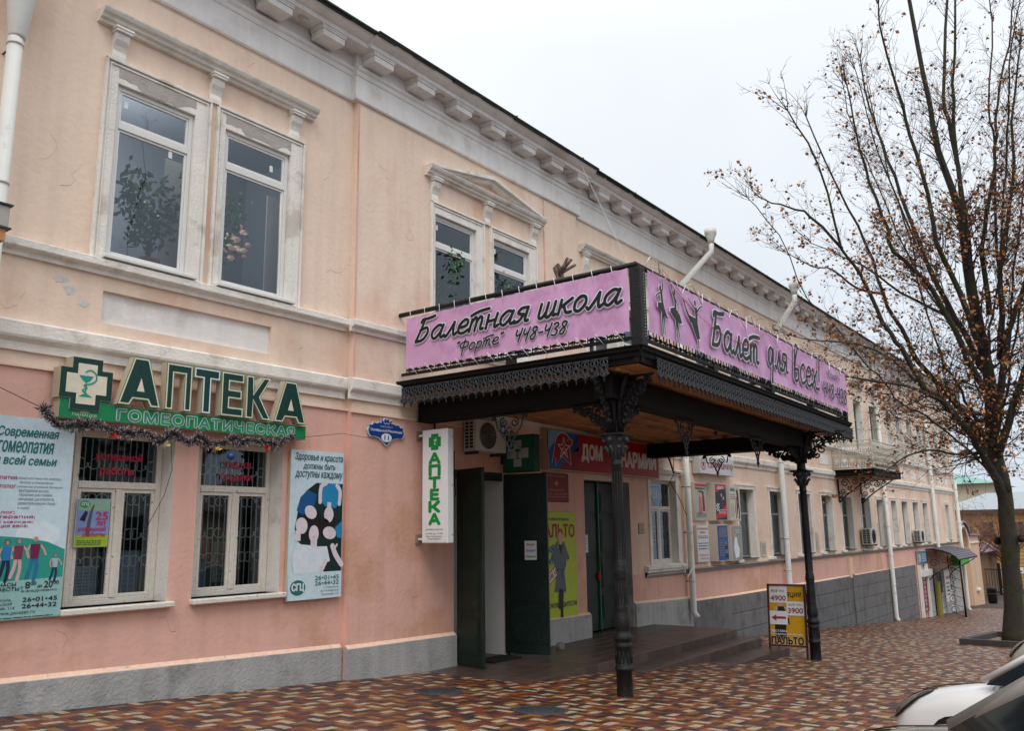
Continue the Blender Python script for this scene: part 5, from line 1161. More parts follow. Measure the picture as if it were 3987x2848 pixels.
# ================================================================== air conditioners
ACW = mat('air_conditioner_white', '#c2c2bd', .45, var=.05, vscale=5); ACD = mat('air_conditioner_grille_dark', '#17191b', .6)
def aircon(x0, yf, z0, w, h, d, lab, badge=None):
    T = thing('air_conditioner', lab, 'air conditioner', (x0, yf, z0), 'outdoor air conditioner units'); q = MB(); q.box(x0, x0 + w, yf, yf + d, z0, z0 + h, ACW, .012); q.build('case', T)
    q = MB(); cx, cz, r_ = x0 + w * .38, z0 + h * .5, h * .43; q.prism(ringp(cx, cz, r_, n=28)[:-1], lambda a, b_, t: (a, t, b_), yf - .006, yf - .002, ACD)
    for k in range(1, 7): q.tube([(a, yf - .010, b_) for a, b_ in ringp(cx, cz, r_ * k / 6.2, n=20)], .003, ACW if badge else IRONG, 4)
    for k in range(8): A = k * math.pi / 4; q.tube([(cx, yf - .010, cz), (cx + r_ * math.cos(A), yf - .010, cz + r_ * math.sin(A))], .003, IRONG, 4)
    q.build('fan_grille', T)
    q = MB(); q.box(x0 - .004, x0 - .001, yf + .05, yf + d - .03, z0 + .04, z0 + h - .04, ACD)
    for i in range(9): z = z0 + .04 + (h - .08) * i / 8; q.box(x0 - .016, x0 - .004, yf + .04, yf + d - .02, z - .006, z + .006, ACW)
    for j in range(3): y = yf + .05 + (d - .09) * j / 2; q.box(x0 - .018, x0 - .004, y - .006, y + .006, z0 + .03, z0 + h - .03, ACW)
    q.build('side_grille', T)
    q = MB(); q.box(x0 + .05, x0 + .09, yf + .02, 9.25, z0 - .05, z0 - .002, IRONG); q.build('wall_bracket', T); q = MB(); q.box(x0 + w - .09, x0 + w - .05, yf + .02, 9.25, z0 - .05, z0 - .002, IRONG); q.build('wall_bracket', T)
    if badge: F = Flat((x0, yf - .004, z0), (1, 0, 0), (0, 0, 1), (0, -1, 0)); F.rect(w * .79, h * .62, w * .97, h * .92, flat('#2f64a0'), 1); F.oval(w * .88, h * .77, w * .05, h * .09, WT, 2); F.lines(w * .80, h * .53, w * .96, h * .6, 2, GR, 2); F.build('badge', T)
    return T
aircon(10.95, 8.90, 2.76, .82, .53, .28, 'grey air conditioner mounted above the open green door under the canopy', True)
aircon(34.72, 8.86, .72, .88, .62, .36, 'white air conditioner under a window below the white iron balcony')
T = aircon(43.35, 8.88, .66, .85, .55, .34, 'smaller white air conditioner near the far end of the building')

# ================================================================== signs under the canopy
RDS = flat('#a01520'); T, F = panel('red_sign', 'long red sign with white stencil letters and an eagle emblem, behind the near column', 'shop sign', 13.24, 17.76, 2.56, 3.33, 9.05, .14, mat('sign_box_beige', '#b9a892', .6), RDS)
F.rect(.02, .02, 1.10, .75, flat('#2a5fa8'), 2); F.poly([(.02, .75), (.02, .35), (.5, .75)], flat('#7aa9d0'), 3); F.poly([(.35, .02), (1.10, .50), (1.10, .02)], flat('#8d2335'), 3); F.poly([(.60, .30), (1.10, .75), (1.10, .42)], flat('#1f3f7c'), 3)
eag = [(.16, .14), (.28, .24), (.27, .10), (.50, .28), (.80, .13), (.76, .45), (.84, .52), (.86, .60), (.76, .63), (.68, .70), (.50, .73), (.34, .66), (.26, .50)]
F.poly([(.5 + (a - .5) * 1.07, .42 + (b_ - .42) * 1.06) for a, b_ in eag], flat('#c9dbe8'), 4); F.poly(eag, flat('#a31f26'), 5)
def star(cx, cz, r_, m, L, k=.40, rot=90): F.poly([(cx + (r_ if i % 2 == 0 else r_ * k) * math.cos(R(rot + i * 36)), cz + (r_ if i % 2 == 0 else r_ * k) * math.sin(R(rot + i * 36))) for i in range(10)], m, L)
star(.56, .43, .24, WT, 6); star(.56, .43, .185, flat('#a31f26'), 7); star(.56, .40, .10, WT, 8); star(.56, .41, .06, flat('#a31f26'), 9); F.poly([(.68, .60), (.73, .585), (.70, .62)], WT, 6)
F.text('ДОМ', 1.22, .22, 2.00, .56, flat('#d8d0ca'), 3, off=.075); F.text('ЮНАРМИИ', 2.42, .20, 4.36, .52, flat('#d8d0ca'), 3, off=.075)
for x_ in (.02, 4.49): F.rect(x_, .01, x_ + .02, .76, flat('#b9a892'), 3)
F.rect(.01, .75, 4.51, .765, flat('#b9a892'), 4); F.rect(.01, .005, 4.51, .02, flat('#b9a892'), 4)
for x_ in (1.50, 1.83, 2.66, 3.0, 3.55): F.rect(x_, .26, x_ + .016, .55, RDS, 6)
F.build('lettering', T)
T, F = panel('red_plaque', 'dark red plaque with a small eagle crest and gold lettering under the long red sign', 'plaque', 13.26, 14.12, 1.97, 2.52, 9.165, .03, flat('#6e1019'), flat('#7f121d'))
GLD = flat('#b98d54'); F.lines(.12, .47, .76, .52, 2, GLD, 3, .35, 1); F.poly([(.43, .42), (.47, .37), (.52, .36), (.46, .32), (.43, .29), (.40, .32), (.34, .36), (.39, .37)], GLD, 3); F.lines(.15, .20, .72, .25, 2, GLD, 3, .3, 2); F.text('ДОМ ОФИЦЕРОВ', .07, .125, .80, .175, GLD, 3, off=.02); F.lines(.07, .085, .80, .108, 1, GLD, 3, .5, 3); F.build('lettering', T)
YG = flat('#b0c038'); T, F = panel('coat_poster', 'yellow-green coat sale poster with a woman in a grey coat, partly behind the open door', 'poster', 12.96, 14.36, -.19, 1.79, 9.175, .02, YG, YG)
F.text('ВЫСТАВКА-ПРОДАЖА', .30, 1.80, 1.15, 1.86, flat('#2a3550'), 3, off=.03); F.text('ПАЛЬТО', .12, 1.50, 1.33, 1.74, flat('#9c1c33'), 3, off=.05); F.text('ОТ ПРОИЗВОДИТЕЛЯ', .02, .20, 1.35, .30, flat('#2a3550'), 3, off=.04)
for s_, a, b_ in (('3900', .32, 1.14), ('4900', .44, .97)):
    Fr = Flat(F.P(a, b_), Vector((.93, 0, .36)), Vector((-.36, 0, .93)), (0, -1, 0), F.mb); Fr.text(s_, 0, 0, .36, .12, flat('#1f56a0'), 3, off=.05)
Fr = Flat(F.P(.22, .50), Vector((.86, 0, .50)), Vector((-.50, 0, .86)), (0, -1, 0), F.mb); Fr.rect(0, 0, .85, .20, flat('#a8222e'), 3); Fr.rect(.02, .02, .83, .18, flat('#d5d3cf'), 4); Fr.text('НИЗКИЕ ЦЕНЫ', .05, .05, .80, .15, flat('#a8222e'), 5, off=.04)
CT = flat('#5a6470'); F.poly([(.66, 1.30), (.98, 1.30), (1.02, 1.0), (.94, .85), (1.0, .48), (.60, .50), (.70, .85), (.60, 1.02)], CT, 6); F.line([(.66, 1.28), (.56, 1.12), (.62, 1.24), (.72, 1.38)], .08, CT, 7); F.line([(.98, 1.28), (1.09, 1.08), (1.0, 1.2), (.94, 1.38)], .08, CT, 7)
F.oval(.83, 1.46, .065, .085, SK, 8, 16); F.oval(.83, 1.50, .085, .09, flat('#c3a879'), 7, 16); F.poly([(.76, 1.36), (.90, 1.36), (.84, 1.16)], BLK, 8); F.line([(.79, .50), (.78, .30), (.77, .22)], .10, BLK, 7, False); F.line([(.86, .50), (.84, .25), (.83, .04)], .08, BLK, 7, False); F.line([(.70, .90), (.94, .90)], .04, flat('#46505b'), 9, False); F.line([(.84, .9), (.86, .75)], .03, flat('#46505b'), 9, False)
F.build('printed_picture', T)
# paper on the open leaf: lies on the leaf plane
hd = Vector((.20, -.74, 0)).normalized(); Mn = Vector((-hd.y * -1, 0, 0)); nrm = Vector((-.965, -.26, 0))
T = thing('paper_notice', 'white paper notice with red, blue and green words taped to the open dark door leaf', 'notice', (12.1, 8.7, 1.0))
F = Flat(Vector((12.03, 9.17, .95)) + hd * .40 + nrm * .055, hd, (0, 0, 1), nrm); F.rect(0, 0, .22, .32, PAPER, 1); F.text('Акции!', .03, .23, .19, .28, flat('#9b2a2a'), 3, shear=.2, off=.02); F.text('Скидки!', .025, .13, .20, .18, flat('#2a3f9b'), 3, shear=.2, off=.02); F.text('Подарки!', .02, .03, .205, .08, flat('#2a7a3a'), 3, shear=.2, off=.02); F.build('sheet', T)
q = MB(); F = Flat((15.0, YC + .215, .98), (1, 0, 0), (0, 0, 1), (0, -1, 0)); F.rect(0, 0, .34, .36, PAPER, 1); F.lines(.04, .05, .30, .31, 5, NAVY, 3, .4, 3)
T = thing('paper_notice', 'white paper notice taped to the closed green door behind the near column', 'notice', (15.1, 9.5, 1.0)); F.build('sheet', T)
T, F = panel('small_plaque', 'small beige engraved plaque on the wall left of the window under the canopy', 'plaque', 17.12, 17.38, 1.33, 1.57, 9.285, .015, flat('#6f6350'), flat('#b7a58c')); F.rect(.02, .02, .24, .22, flat('#8d7b62'), 2); F.rect(.03, .03, .23, .21, flat('#b7a58c'), 3); F.lines(.06, .05, .20, .19, 5, flat('#6f6350'), 4, .4, 4); F.build('lettering', T)

# ---- boxes and posters right of the first downpipe
T, F = panel('officers_sign', 'white sign with a red star emblem and red lettering beside the first downpipe', 'shop sign', 20.05, 22.25, 2.80, 3.24, 9.08, .2, mat('sign_box_grey', '#b5b1aa', .6), flat('#c3c3c6'))
F.oval(.22, .24, .16, .16, flat('#a3685a'), 2, 22); F.oval(.22, .24, .12, .12, flat('#c3c3c6'), 3, 22); star(.22, .24, .12, flat('#9b3030'), 4); F.text('В ДОМЕ ОФИЦЕРОВ', .50, .14, 1.82, .30, flat('#9b3040'), 3, off=.03)
F.poly([(2.0, .36), (2.05, .28), (2.18, .32), (2.12, .18), (2.04, .16), (2.0, .06), (1.96, .16), (1.88, .18), (1.82, .32), (1.95, .28)], flat('#8d8468'), 3); F.build('lettering', T)
def pbox(x0, x1, z0, z1, d, lab, face):
    return panel('poster_box', lab, 'poster', x0, x1, z0, z1, 9.295 - d, d, mat('poster_box_side', '#bdb3aa', .6, var=.06, vscale=5), flat(face), 'poster boxes between downpipe and window', .02)
T, F = pbox(19.95, 20.68, 1.62, 2.58, .08, 'poster box with two dancers in red and white dress, upper left of the six', '#a9aaa0'); F.rect(.03, .86, .70, .92, RD, 3); F.text('Кавказского\nтанца', .05, .70, .62, .84, BLK, 3, off=.04); F.poly([(.25, .60), (.36, .62), (.42, .20), (.20, .15)], flat('#b46a72'), 4); F.oval(.33, .65, .04, .05, SK, 5); F.poly([(.44, .64), (.55, .64), (.58, .25), (.44, .25)], flat('#8d1f2b'), 4); F.oval(.49, .69, .04, .05, HR, 5); F.lines(.05, .08, .65, .2, 4, GR, 4, .4, 5); F.build('printed_picture', T)
T, F = pbox(20.86, 21.60, 1.62, 2.58, .22, 'poster box in red and black with a chequered floor, upper middle of the six', '#252a38'); F.poly([(.03, .72), (.71, .88), (.71, .93), (.03, .93)], RD, 3); F.text('«ДЕБЮТ»', .12, .80, .6, .88, WT, 5, off=.04); F.poly([(.03, .14), (.71, .42), (.71, .12), (.03, .04)], flat('#b8232c'), 3)
for i in range(4):
    for j in range(5):
        if (i + j) % 2: F.rect(.04 + i * .05, .24 + j * .04, .09 + i * .05, .28 + j * .04, WT, 4)
F.poly([(.34, .36), (.46, .36), (.44, .62), (.36, .62)], flat('#5b2230'), 4); F.oval(.40, .66, .04, .05, SK, 5); F.oval(.52, .58, .04, .05, SK, 5); F.lines(.2, .17, .65, .3, 3, WT, 4, .3, 6); F.build('printed_picture', T)
T, F = pbox(21.80, 22.52, 1.62, 2.56, .22, 'cream poster box with a couple in black and pink dancing, upper right of the six', '#c5c2ae'); F.text('46-87-06', .06, .78, .36, .87, NAVY, 4, off=.03); F.lines(.05, .55, .38, .72, 3, flat('#3a6fa0'), 4, .5, 7); F.lines(.05, .1, .25, .45, 6, flat('#3a6fa0'), 4, .4, 8); F.line([(.52, .80), (.56, .55), (.48, .30), (.40, .08)], [.12, .05], HR, 5); F.line([(.56, .5), (.62, .25), (.60, .08)], .06, HR, 5); F.line([(.46, .60), (.40, .40), (.30, .2)], [.09, .03], flat('#9b5a78'), 4); F.oval(.52, .85, .04, .05, SK, 6); F.build('printed_picture', T)
T, F = pbox(19.95, 20.66, .60, 1.52, .08, 'white language course poster box with red and blue text, lower left of the six', '#cfd0d0'); F.text('АНГЛИЙСКИЙ ЯЗЫК', .05, .80, .66, .86, RD, 3, off=.02); F.text('ДЛЯ ВСЕХ', .2, .70, .52, .76, RD, 3, off=.02); F.lines(.08, .58, .64, .66, 2, NAVY, 3, .45, 1); F.lines(.08, .30, .64, .50, 3, NAVY, 3, .4, 2); F.text('8-928-338-78-75', .16, .15, .66, .20, RD, 3); F.text('8-918-762-45-97', .16, .07, .66, .12, RD, 3); F.build('printed_picture', T)
T, F = pbox(20.86, 21.56, .60, 1.52, .22, 'blue poster box with a small tower picture, lower middle of the six', '#1f4f86'); F.lines(.12, .60, .62, .85, 5, GLD, 3, .35, 3); F.lines(.12, .12, .42, .55, 7, GLD, 3, .3, 4)
for i in range(4): F.rect(.46 - .0, .08 + i * .11, .64 - i * .02, .17 + i * .11, (BLK, GR)[i % 2], 4)
F.build('printed_picture', T)
T, F = pbox(21.76, 22.46, .58, 1.50, .22, 'grey poster box with a woman in a white gown, lower right of the six', '#8f8e8d'); F.text('Балетная\nшкола', .30, .72, .60, .82, WT, 3); F.poly([(.22, .60), (.36, .62), (.40, .42), (.52, .30), (.46, .10), (.22, .06), (.14, .34)], WT, 4); F.oval(.24, .66, .04, .05, SK, 5); F.line([(.22, .60), (.16, .72), (.20, .80)], .03, SK, 4); F.build('printed_picture', T)
for i, (xa, xb, za, zb, lb) in enumerate(((24.36, 24.78, .61, 1.04, 'white text plate left of the second grey ground floor window beyond the posters'), (29.42, 29.72, .60, 1.24, 'narrow white text plate right of the far column'))):
    T, F = panel('text_plate', lb, 'plaque', xa, xb, za, zb, 9.285, .012, flat('#9a9488'), flat('#c6c0b4')); F.lines(.05, .06, xb - xa - .05, zb - za - .06, 8, flat('#5a5750'), 3, .4, i + 20); F.build('lettering', T)

# three rusty pipe stubs on a plate
T = thing('flag_holder', 'rusty wall plate with three pipe stubs fanned out above the canopy banner', 'flag holder', (14.0, 9.2, 6.6)); RU = mat('rusty_steel', '#6b5140', .85, var=.4, vscale=30, hex2='#8d8a84', v2scale=14)
q = MB(); q.prism([(13.80, 6.66), (13.95, 6.44), (14.16, 6.54), (14.14, 6.72), (13.96, 6.80)], lambda a, b_, d: (a, d, b_), 9.17, 9.195, RU); q.build('plate', T)
for dx, dz in ((-.02, .30), (.12, .30), (.26, .22)): q = MB(); q.tube([(13.97, 9.16, 6.56), (13.97 + dx, 8.93, 6.56 + dz)], .032, RU, 10); q.build('pipe_stub', T)

# ================================================================== downpipes
def downpipe(x, y, zt, zb, lab, funnel=None, r_=.065, rings=(), offs=True, m=None):
    T = thing('downpipe', lab, 'downpipe', (x, y, zb), 'downpipes along the facade'); m = m or PIPE
    q = MB(); q.tube([(x, y, zt), (x, y, zb + .12), (x, y - .05, zb + .02), (x, y - .10, zb - .03)], r_, m, 14, True); q.build('pipe', T)
    q = MB()
    for z in rings: q = MB(); q.lathe([(r_ + .002, -.015), (r_ + .010, -.012), (r_ + .010, .012), (r_ + .002, .015)], x, y, z, m, 14); q.tube([(x, y, z), (x, 9.32, z - .01)], .012, IRONG, 5); q.build('joint', T)
    if funnel:
        fx, fy, fz = funnel; q = MB(); q.tube([(x, y, zt - .03), (x, y, zt), (fx, fy, fz - .5), (fx, fy, fz - .2)], r_, m, 14); q.build('offset_pipe', T)
        q = MB(); q.lathe([(r_, -.30), (r_ + .02, -.18), (.15, -.04), (.16, .0), (.16, .10), (.145, .10), (.14, 0)], fx, fy, fz, m, 18); q.build('funnel', T)
    return T
downpipe(3.445, 9.02, 6.62, .0, 'white downpipe with a cone at its top, at the far left edge', None, .075, (6.55, 5.0, 3.0))
q = MB(); q.lathe([(.078, 0), (.088, .03), (.17, .75), (.20, 1.3)], 3.455, 9.02, 6.62, PIPE, 20); tag(q.build('downpipe_cone', loc=(3.47, 9.02, 6.6)), 'large white sheet metal cone feeding the leftmost downpipe', 'downpipe cone')
downpipe(19.42, 9.15, 7.45, -.62, 'white downpipe right of the porch, bending out to a round funnel at the eave', (20.05, 8.42, 8.98), .075, (7.3, 2.45, 1.35, .2))
downpipe(26.15, 9.15, 7.40, -1.62, 'white downpipe with a square funnel right of the far end of the banner', (26.45, 8.42, 9.0), .085, (1.1, .15, -.3, 3.4))
downpipe(38.55, 9.15, 8.4, -2.40, 'white downpipe to the right of the window air conditioner', (38.6, 8.5, 9.0), .095, (1.4, .2, -1.0, 3.2, 5.5))
downpipe(48.3, 9.15, 8.4, -.2, 'white downpipe ending above the curved shop awning', (48.3, 8.5, 9.0), .10, (1.5, 3.4))
downpipe(54.55, 9.12, 8.4, -3.25, 'white downpipe at the far corner of the building', (54.5, 8.5, 9.0), .10, (1.5, -1, 3.4))
q = MB(); q.box(33.05, 33.25, 9.20, 9.245, -2.0, -.3, DPLINTH); q.box(32.85, 33.25, 9.22, 9.295, -.42, .28, PINKEDGE); tag(q.build('cable_duct', loc=(33.1, 9.25, -2)), 'vertical cable duct and small beige cabinet below the air conditioner', 'cable duct')
# wires under the canopy
for pts_, r_, m_, lb in (([(18.4, 9.2, 3.4), (18.42, 9.0, 2.72), (18.75, 9.0, 2.72)], .022, IRON, 'black bent conduit by the window under the canopy'), ([(18.7, 9.1, 3.5), (18.4, 9.0, 2.7), (17.9, 9.15, 1.95)], .008, DW, 'thin dark wire crossing the window under the canopy'), ([(18.42, 9.1, 2.5), (18.8, 9.1, 2.2), (19.2, 9.1, 1.75)], .008, DW, 'thin dark wire sagging from the conduit to the first downpipe'), ([(18.95, 9.15, .6), (19.05, 9.1, .3), (19.2, 9.1, .38), (19.35, 9.1, .5)], .018, WIRE, 'pale loop of cable below the sill of the window under the canopy'), ([(10.2, 9.15, 3.45), (10.2, 9.15, 2.6), (10.35, 9.1, 2.58), (10.6, 9.1, 2.62)], .016, IRON, 'black conduit left of the air conditioner under the canopy'), ([(10.62, 9.1, 2.74), (10.55, 9.05, 2.4), (10.6, 9.05, 2.0)], .012, DW, 'dark cable end hanging below the air conditioner under the canopy')):
    q = MB(); q.tube(pts_, r_, m_, 5); tag(q.build('cable', loc=pts_[0]), lb, 'cable')
# ================================================================== sandwich board by the far column
T = thing('sandwich_board', 'yellow sandwich board advertising a coat sale with price papers, standing by the far column', 'sandwich board', (17.35, 6.2, -1.1))
MAR = mat('maroon_metal', '#4a1c20', .55); YEL = flat('#c9980f')
bu = Vector((.10, -.995, 0)).normalized(); bn = Vector((-.995, -.10, 0)).normalized()
Ob = Vector((17.35, 6.56, -1.095)); W_ = .72
def BP(a, b_, d=0): return Ob + bu * a + Vector((0, 0, b_)) + bn * d + bn * (-.10 * b_)
q = MB(); 
for (a0, a1, z0, z1) in ((-.02, .02, -.02, 1.40), (W_ - .02, W_ + .02, -.02, 1.40), (-.02, W_ + .02, 1.36, 1.40), (-.02, W_ + .02, .20, .235)):
    q.prism([(a0, z0), (a1, z0), (a1, z1), (a0, z1)], lambda a, b_, d: BP(a, b_, d), -.015, .015, MAR)
q.build('frame', T)
q = MB()
for a0 in (-.02, W_ - .02): q.add([BP(a0, 1.38, -.02), BP(a0 + .04, 1.38, -.02), Ob + bu * (a0 + .04) - bn * .75 + Vector((0, 0, -.05)), Ob + bu * a0 - bn * .75 + Vector((0, 0, -.05))], [(0, 1, 2, 3)], MAR)
q.build('rear_leg', T)
F = Flat(BP(0, .20), bu, (Vector((0, 0, 1)) + bn * -.10).normalized(), bn)
F.rect(.01, .03, W_ - .01, 1.16, YEL, 1); F.text('ация', .36, .93, .66, 1.05, BLK, 4, shear=.4, off=.02)
F.rect(.03, .84, .38, 1.15, PAPER, 5); F.text('ВСЁ ПО', .07, 1.05, .32, 1.10, BLK, 7, off=.02); F.text('4900', .05, .88, .35, .98, flat('#8d2035'), 7, off=.04)
F.rect(.36, .60, .70, .87, PAPER, 6); F.text('ВСЁ ПО', .40, .79, .64, .835, BLK, 8, off=.02); F.text('3900', .385, .645, .675, .745, flat('#8d2035'), 8, off=.04)
F.rect(.02, .42, .37, .68, PAPER, 7); F.poly([(.05, .55), (.15, .61), (.15, .575), (.34, .575), (.34, .53), (.15, .53), (.15, .49)], flat('#9b2a33'), 9)
F.oval(.24, .82, .05, .06, SK, 3, 14); F.poly([(.12, .76), (.36, .76), (.40, .55), (.42, .42), (.10, .42)], flat('#c9a08e'), 2); F.poly([(.19, .77), (.30, .77), (.34, .68), (.17, .68)], BLK, 4); F.poly([(.11, .42), (.34, .42), (.33, .16), (.28, .12), (.12, .12)], flat('#2a1216'), 3); F.poly([(.36, .55), (.40, .55), (.41, .42), (.37, .44)], BLK, 3)
F.text('ВЫСТАВКА', .04, .275, .35, .315, WT, 6, off=.04); F.text('ПРОДАЖА ЖЕНСКОГО', .04, .215, .66, .25, WT, 6, off=.04); F.text('ПАЛЬТО', .04, .05, .66, .185, flat('#d9c9a0'), 5, off=.12); F.text('ПАЛЬТО', .04, .05, .66, .185, flat('#2a1014'), 7, off=.07)
F.build('printed_picture', T)

# ================================================================== the white iron balcony on the right wing
WI = mat('old_white_iron', '#c2bcae', .6, var=.12, vscale=10); T = thing('iron_balcony', 'small balcony with ornate white iron railing on a black bracketed base', 'balcony', (34, 9.3, 3.3))
bx0, bx1, by = 31.95, 35.9, 7.86
q = MB(); q.box(bx0, bx1, by, 9.29, 3.20, 3.40, BEAM, .01); q.box(bx0 - .06, bx1 + .06, by - .06, 9.29, 3.40, 3.44, BEAM, .008); q.box(bx0 + .2, bx1 - .2, by + .15, 9.28, 3.17, 3.198, SOFF); q.build('base', T)
def railp(q, P, L_):
    q.tube([P(0, 4.46), P(L_, 4.46)], .02, WI, 6); q.tube([P(0, 3.50), P(L_, 3.50)], .018, WI, 5); n_ = max(2, round(L_ / .30)); s_ = L_ / n_
    for i in range(n_):
        c_ = (i + .5) * s_
        for sg in (-1, 1):
            scr = []
            for (zz, r_, a0, tr, dd) in ((4.30, .075, 90, 1.2, 1), (4.08, .07, 270, 1.2, -1), (3.88, .075, 90, 1.2, 1), (3.66, .07, 270, 1.2, -1)):
                pts = []
                for k in range(9):
                    t = k / 8; A = R(a0) + dd * sg * 2 * math.pi * tr * t; rr_ = r_ * (1 - .65 * t); pts.append(P(c_ + sg * .07 + rr_ * math.cos(A), zz + rr_ * math.sin(A)))
                q.tube(pts, .013, WI, 4)
            q.tube([P(c_ + sg * .02, 3.52), P(c_ + sg * .10, 3.8), P(c_ + sg * .03, 4.1), P(c_ + sg * .12, 4.44)], .012, WI, 4)
        q.tube([P(i * s_, 3.5), P(i * s_, 4.46)], .014, WI, 5)
q = MB(); railp(q, lambda a, z: Vector((bx0 + a, by + .03, z)), bx1 - bx0); q.build('front_railing', T)
q = MB(); railp(q, lambda a, z: Vector((bx0 + .02, 9.27 - a, z)), 9.27 - by - .03); q.build('side_railing', T)
q = MB(); railp(q, lambda a, z: Vector((bx1 - .02, 9.27 - a, z)), 9.27 - by - .03); q.build('side_railing', T)
for px_ in (bx0 + .02, bx1 - .02):
    q = MB(); q.lathe([(.035, 0), (.05, .05), (.03, .12), (.03, .30), (.05, .34), (.03, .40), (.03, .95), (.05, 1.0), (.03, 1.04), (.045, 1.08), (.001, 1.12)], px_, by + .03, 3.44, WI, 10); q.build('corner_post', T)
for px_ in (bx0 + .45, bx1 - .5):
    q = MB(); P = lambda a, z, px_=px_: Vector((px_, 9.27 - a, z)); q.tube([P(0, 3.18), P(1.25, 3.18)], .03, IRON, 5); q.tube([P(0, 3.18), P(0, 2.30)], .03, IRON, 5); q.tube([P(1.2, 3.16), P(.95, 3.0), (P(.55, 2.75)), P(.22, 2.5), P(0, 2.28)], .025, IRON, 5)
    for (a, z, r_, a0, tr, s_) in ((.25, 2.98, .16, 0, 1.4, 1), (.60, 3.02, .13, 90, 1.3, -1), (.14, 2.68, .12, 180, 1.3, 1), (.88, 3.07, .09, 0, 1.2, 1), (.40, 2.80, .10, 60, 1.2, -1), (.10, 2.46, .08, 60, 1.2, 1)): scroll(q, P, a, z, r_, a0, tr, s_, .022, 12)
    q.build('bracket', T)

# ================================================================== shop front at the far end
GL = flat('#3f9b1d'); 
T, F = panel('shop_signboard', 'small blue picture board at the start of the far shop front', 'shop sign', 43.75, 45.6, -.38, .22, 9.2, .06, SIDE, flat('#4f7390')); F.rect(.1, .1, .6, .5, flat('#9fb6c6'), 2); F.lines(.8, .1, 1.7, .5, 4, WT, 2, .4, 9); F.rect(.35, .3, .5, .42, WT, 4); F.build('lettering', T)
T, F = panel('grocery_sign', 'tall dark red sign with white letters running down, at the far shop front', 'shop sign', 44.05, 45.1, -2.55, -.95, 9.2, .06, PVC, flat('#7d1524'))
for i, ch in enumerate('ПРОДУКТЫ'): F.text(ch, .34, 1.43 - i * .195, .70, 1.56 - i * .195, WT, 3, off=.02)
F.build('lettering', T)
q = MB(); q.box(43.7, 43.95, 9.15, 9.27, -2.75, -.4, PVC); q.box(45.2, 45.45, 9.15, 9.27, -2.85, -.4, PVC); q.box(43.9, 45.9, 9.05, 9.25, -.93, -.65, PVC); tag(q.build('door_surround', loc=(44.5, 9.2, -2.8)), 'white frame posts round the dark red vertical sign', 'door frame')
AW = mat('awning_shingle', '#5c5862', .6, var=.25, vscale=4); T = thing('shop_awning', 'curved shingled awning on iron scroll brackets over the far shop entrance', 'awning', (48, 8.6, -.2))
def awp(t): return (9.25 - 1.4 * math.sin(t * 1.25) / math.sin(1.25), .30 - .50 * (1 - math.cos(t * 1.25)) / (1 - math.cos(1.25)))
n_ = 9
for i in range(n_):
    (y0, z0), (y1, z1) = awp(i / n_), awp((i + 1) / n_); q = MB()
    for j in range(16):
        xa = 45.75 + j * (5.3 / 16) + (.16 if i % 2 else 0); q.add([(xa + .01, y0, z0 + .0), (min(51.1, xa + .32), y0, z0), (min(51.1, xa + .32), y1, z1 + .035), (xa + .01, y1, z1 + .035), (xa + .01, y1, z1), (min(51.1, xa + .32), y1, z1)], [(0, 1, 2, 3), (3, 2, 5, 4)], AW)
    q.build('shingle_course', T)
q = MB(); pa = [awp(i / 10) for i in range(11)]; q.prism([(y, z - .01) for y, z in pa] + [(y, z - .05) for y, z in pa[::-1]], lambda a, b_, d: (d, a, b_), 45.74, 51.1, BEAM); q.build('soffit', T)
q = MB()
for xx in (45.9, 50.9):
    P = lambda a, z, xx=xx: Vector((xx, 9.25 - a, z)); q.tube([P(0, -1.3), P(0, .2)], .025, IRON, 5); q.tube([P(0, -1.2), P(.3, -.9), P(.8, -.6), P(1.3, -.3)], .02, IRON, 5)
    for (a, z, r_, a0, tr, s_) in ((.3, -.4, .22, 0, 1.2, 1), (.75, -.25, .16, 90, 1.2, -1), (.2, -.9, .14, 0, 1.2, 1)): scroll(q, P, a, z, r_, a0, tr, s_, .018, 12)
q.build('bracket', T); q = MB(); q.tube([(46.6, 7.95, -.25), (46.7, 7.95, -2.95)], .045, IRON, 6); q.build('post', T)
q = MB()
for i in range(6): q.tube([(46.7, 7.95, -2.9 + i * .42), (46.6, 8.5, -2.7 + i * .42)], .012, IRON, 4)
for k in range(4): scroll(q, lambda a, z: Vector((46.65, 8.4 - a, z)), .0, -2.6 + k * .5, .2, 90 * k, 1.2, 1, .014, 12)
q.build('side_lattice', T)
T, F = panel('shop_sign', 'bright green shop sign above the door at the far end of the building', 'shop sign', 51.3, 54.2, -.72, .12, 8.75, .4, GL, GL); F.text('ПРОДУКТЫ', .3, .25, 2.6, .58, WT, 3, off=.02); F.build('lettering', T)
T, F = panel('info_board', 'leaning white notice board with a red arrow under the far awning', 'notice', 47.95, 49.3, -2.35, -.85, 8.95, .03, PAPER, PAPER); F.poly([(.3, 1.1), (.8, 1.1), (.8, 1.02), (1.05, 1.15), (.8, 1.28), (.8, 1.2), (.3, 1.2)], RD, 3)
for i in range(4): F.rect(.3, .3 + i * .18, 1.05, .38 + i * .18, GR, 3)
F.build('lettering', T)
q = MB(); q.box(46.95, 47.35, 9.05, 9.2, -3.0, -1.3, flat('#94872f'), .03); tag(q.build('surfboard_sign', loc=(47, 9.1, -3)), 'narrow yellow upright board under the far awning', 'board')
for (xa, xb) in ((48.6, 49.6), (51.0, 52.0)):
    q = MB(); rectframe(q, xa, xb, gz(xa) - .02, -.85, 9.36, 9.42, .09, PVC); q.box(xa, xb, 9.355, 9.42, -2.1, -2.0, PVC); w = q.build('door', B); pane(w, xa + .08, xb - .08, -2.0, -.93, 9.39); q = MB(); q.box(xa + .09, xb - .09, 9.38, 9.40, gz(xa), -2.1, PVC); q.build('door_panel', w)
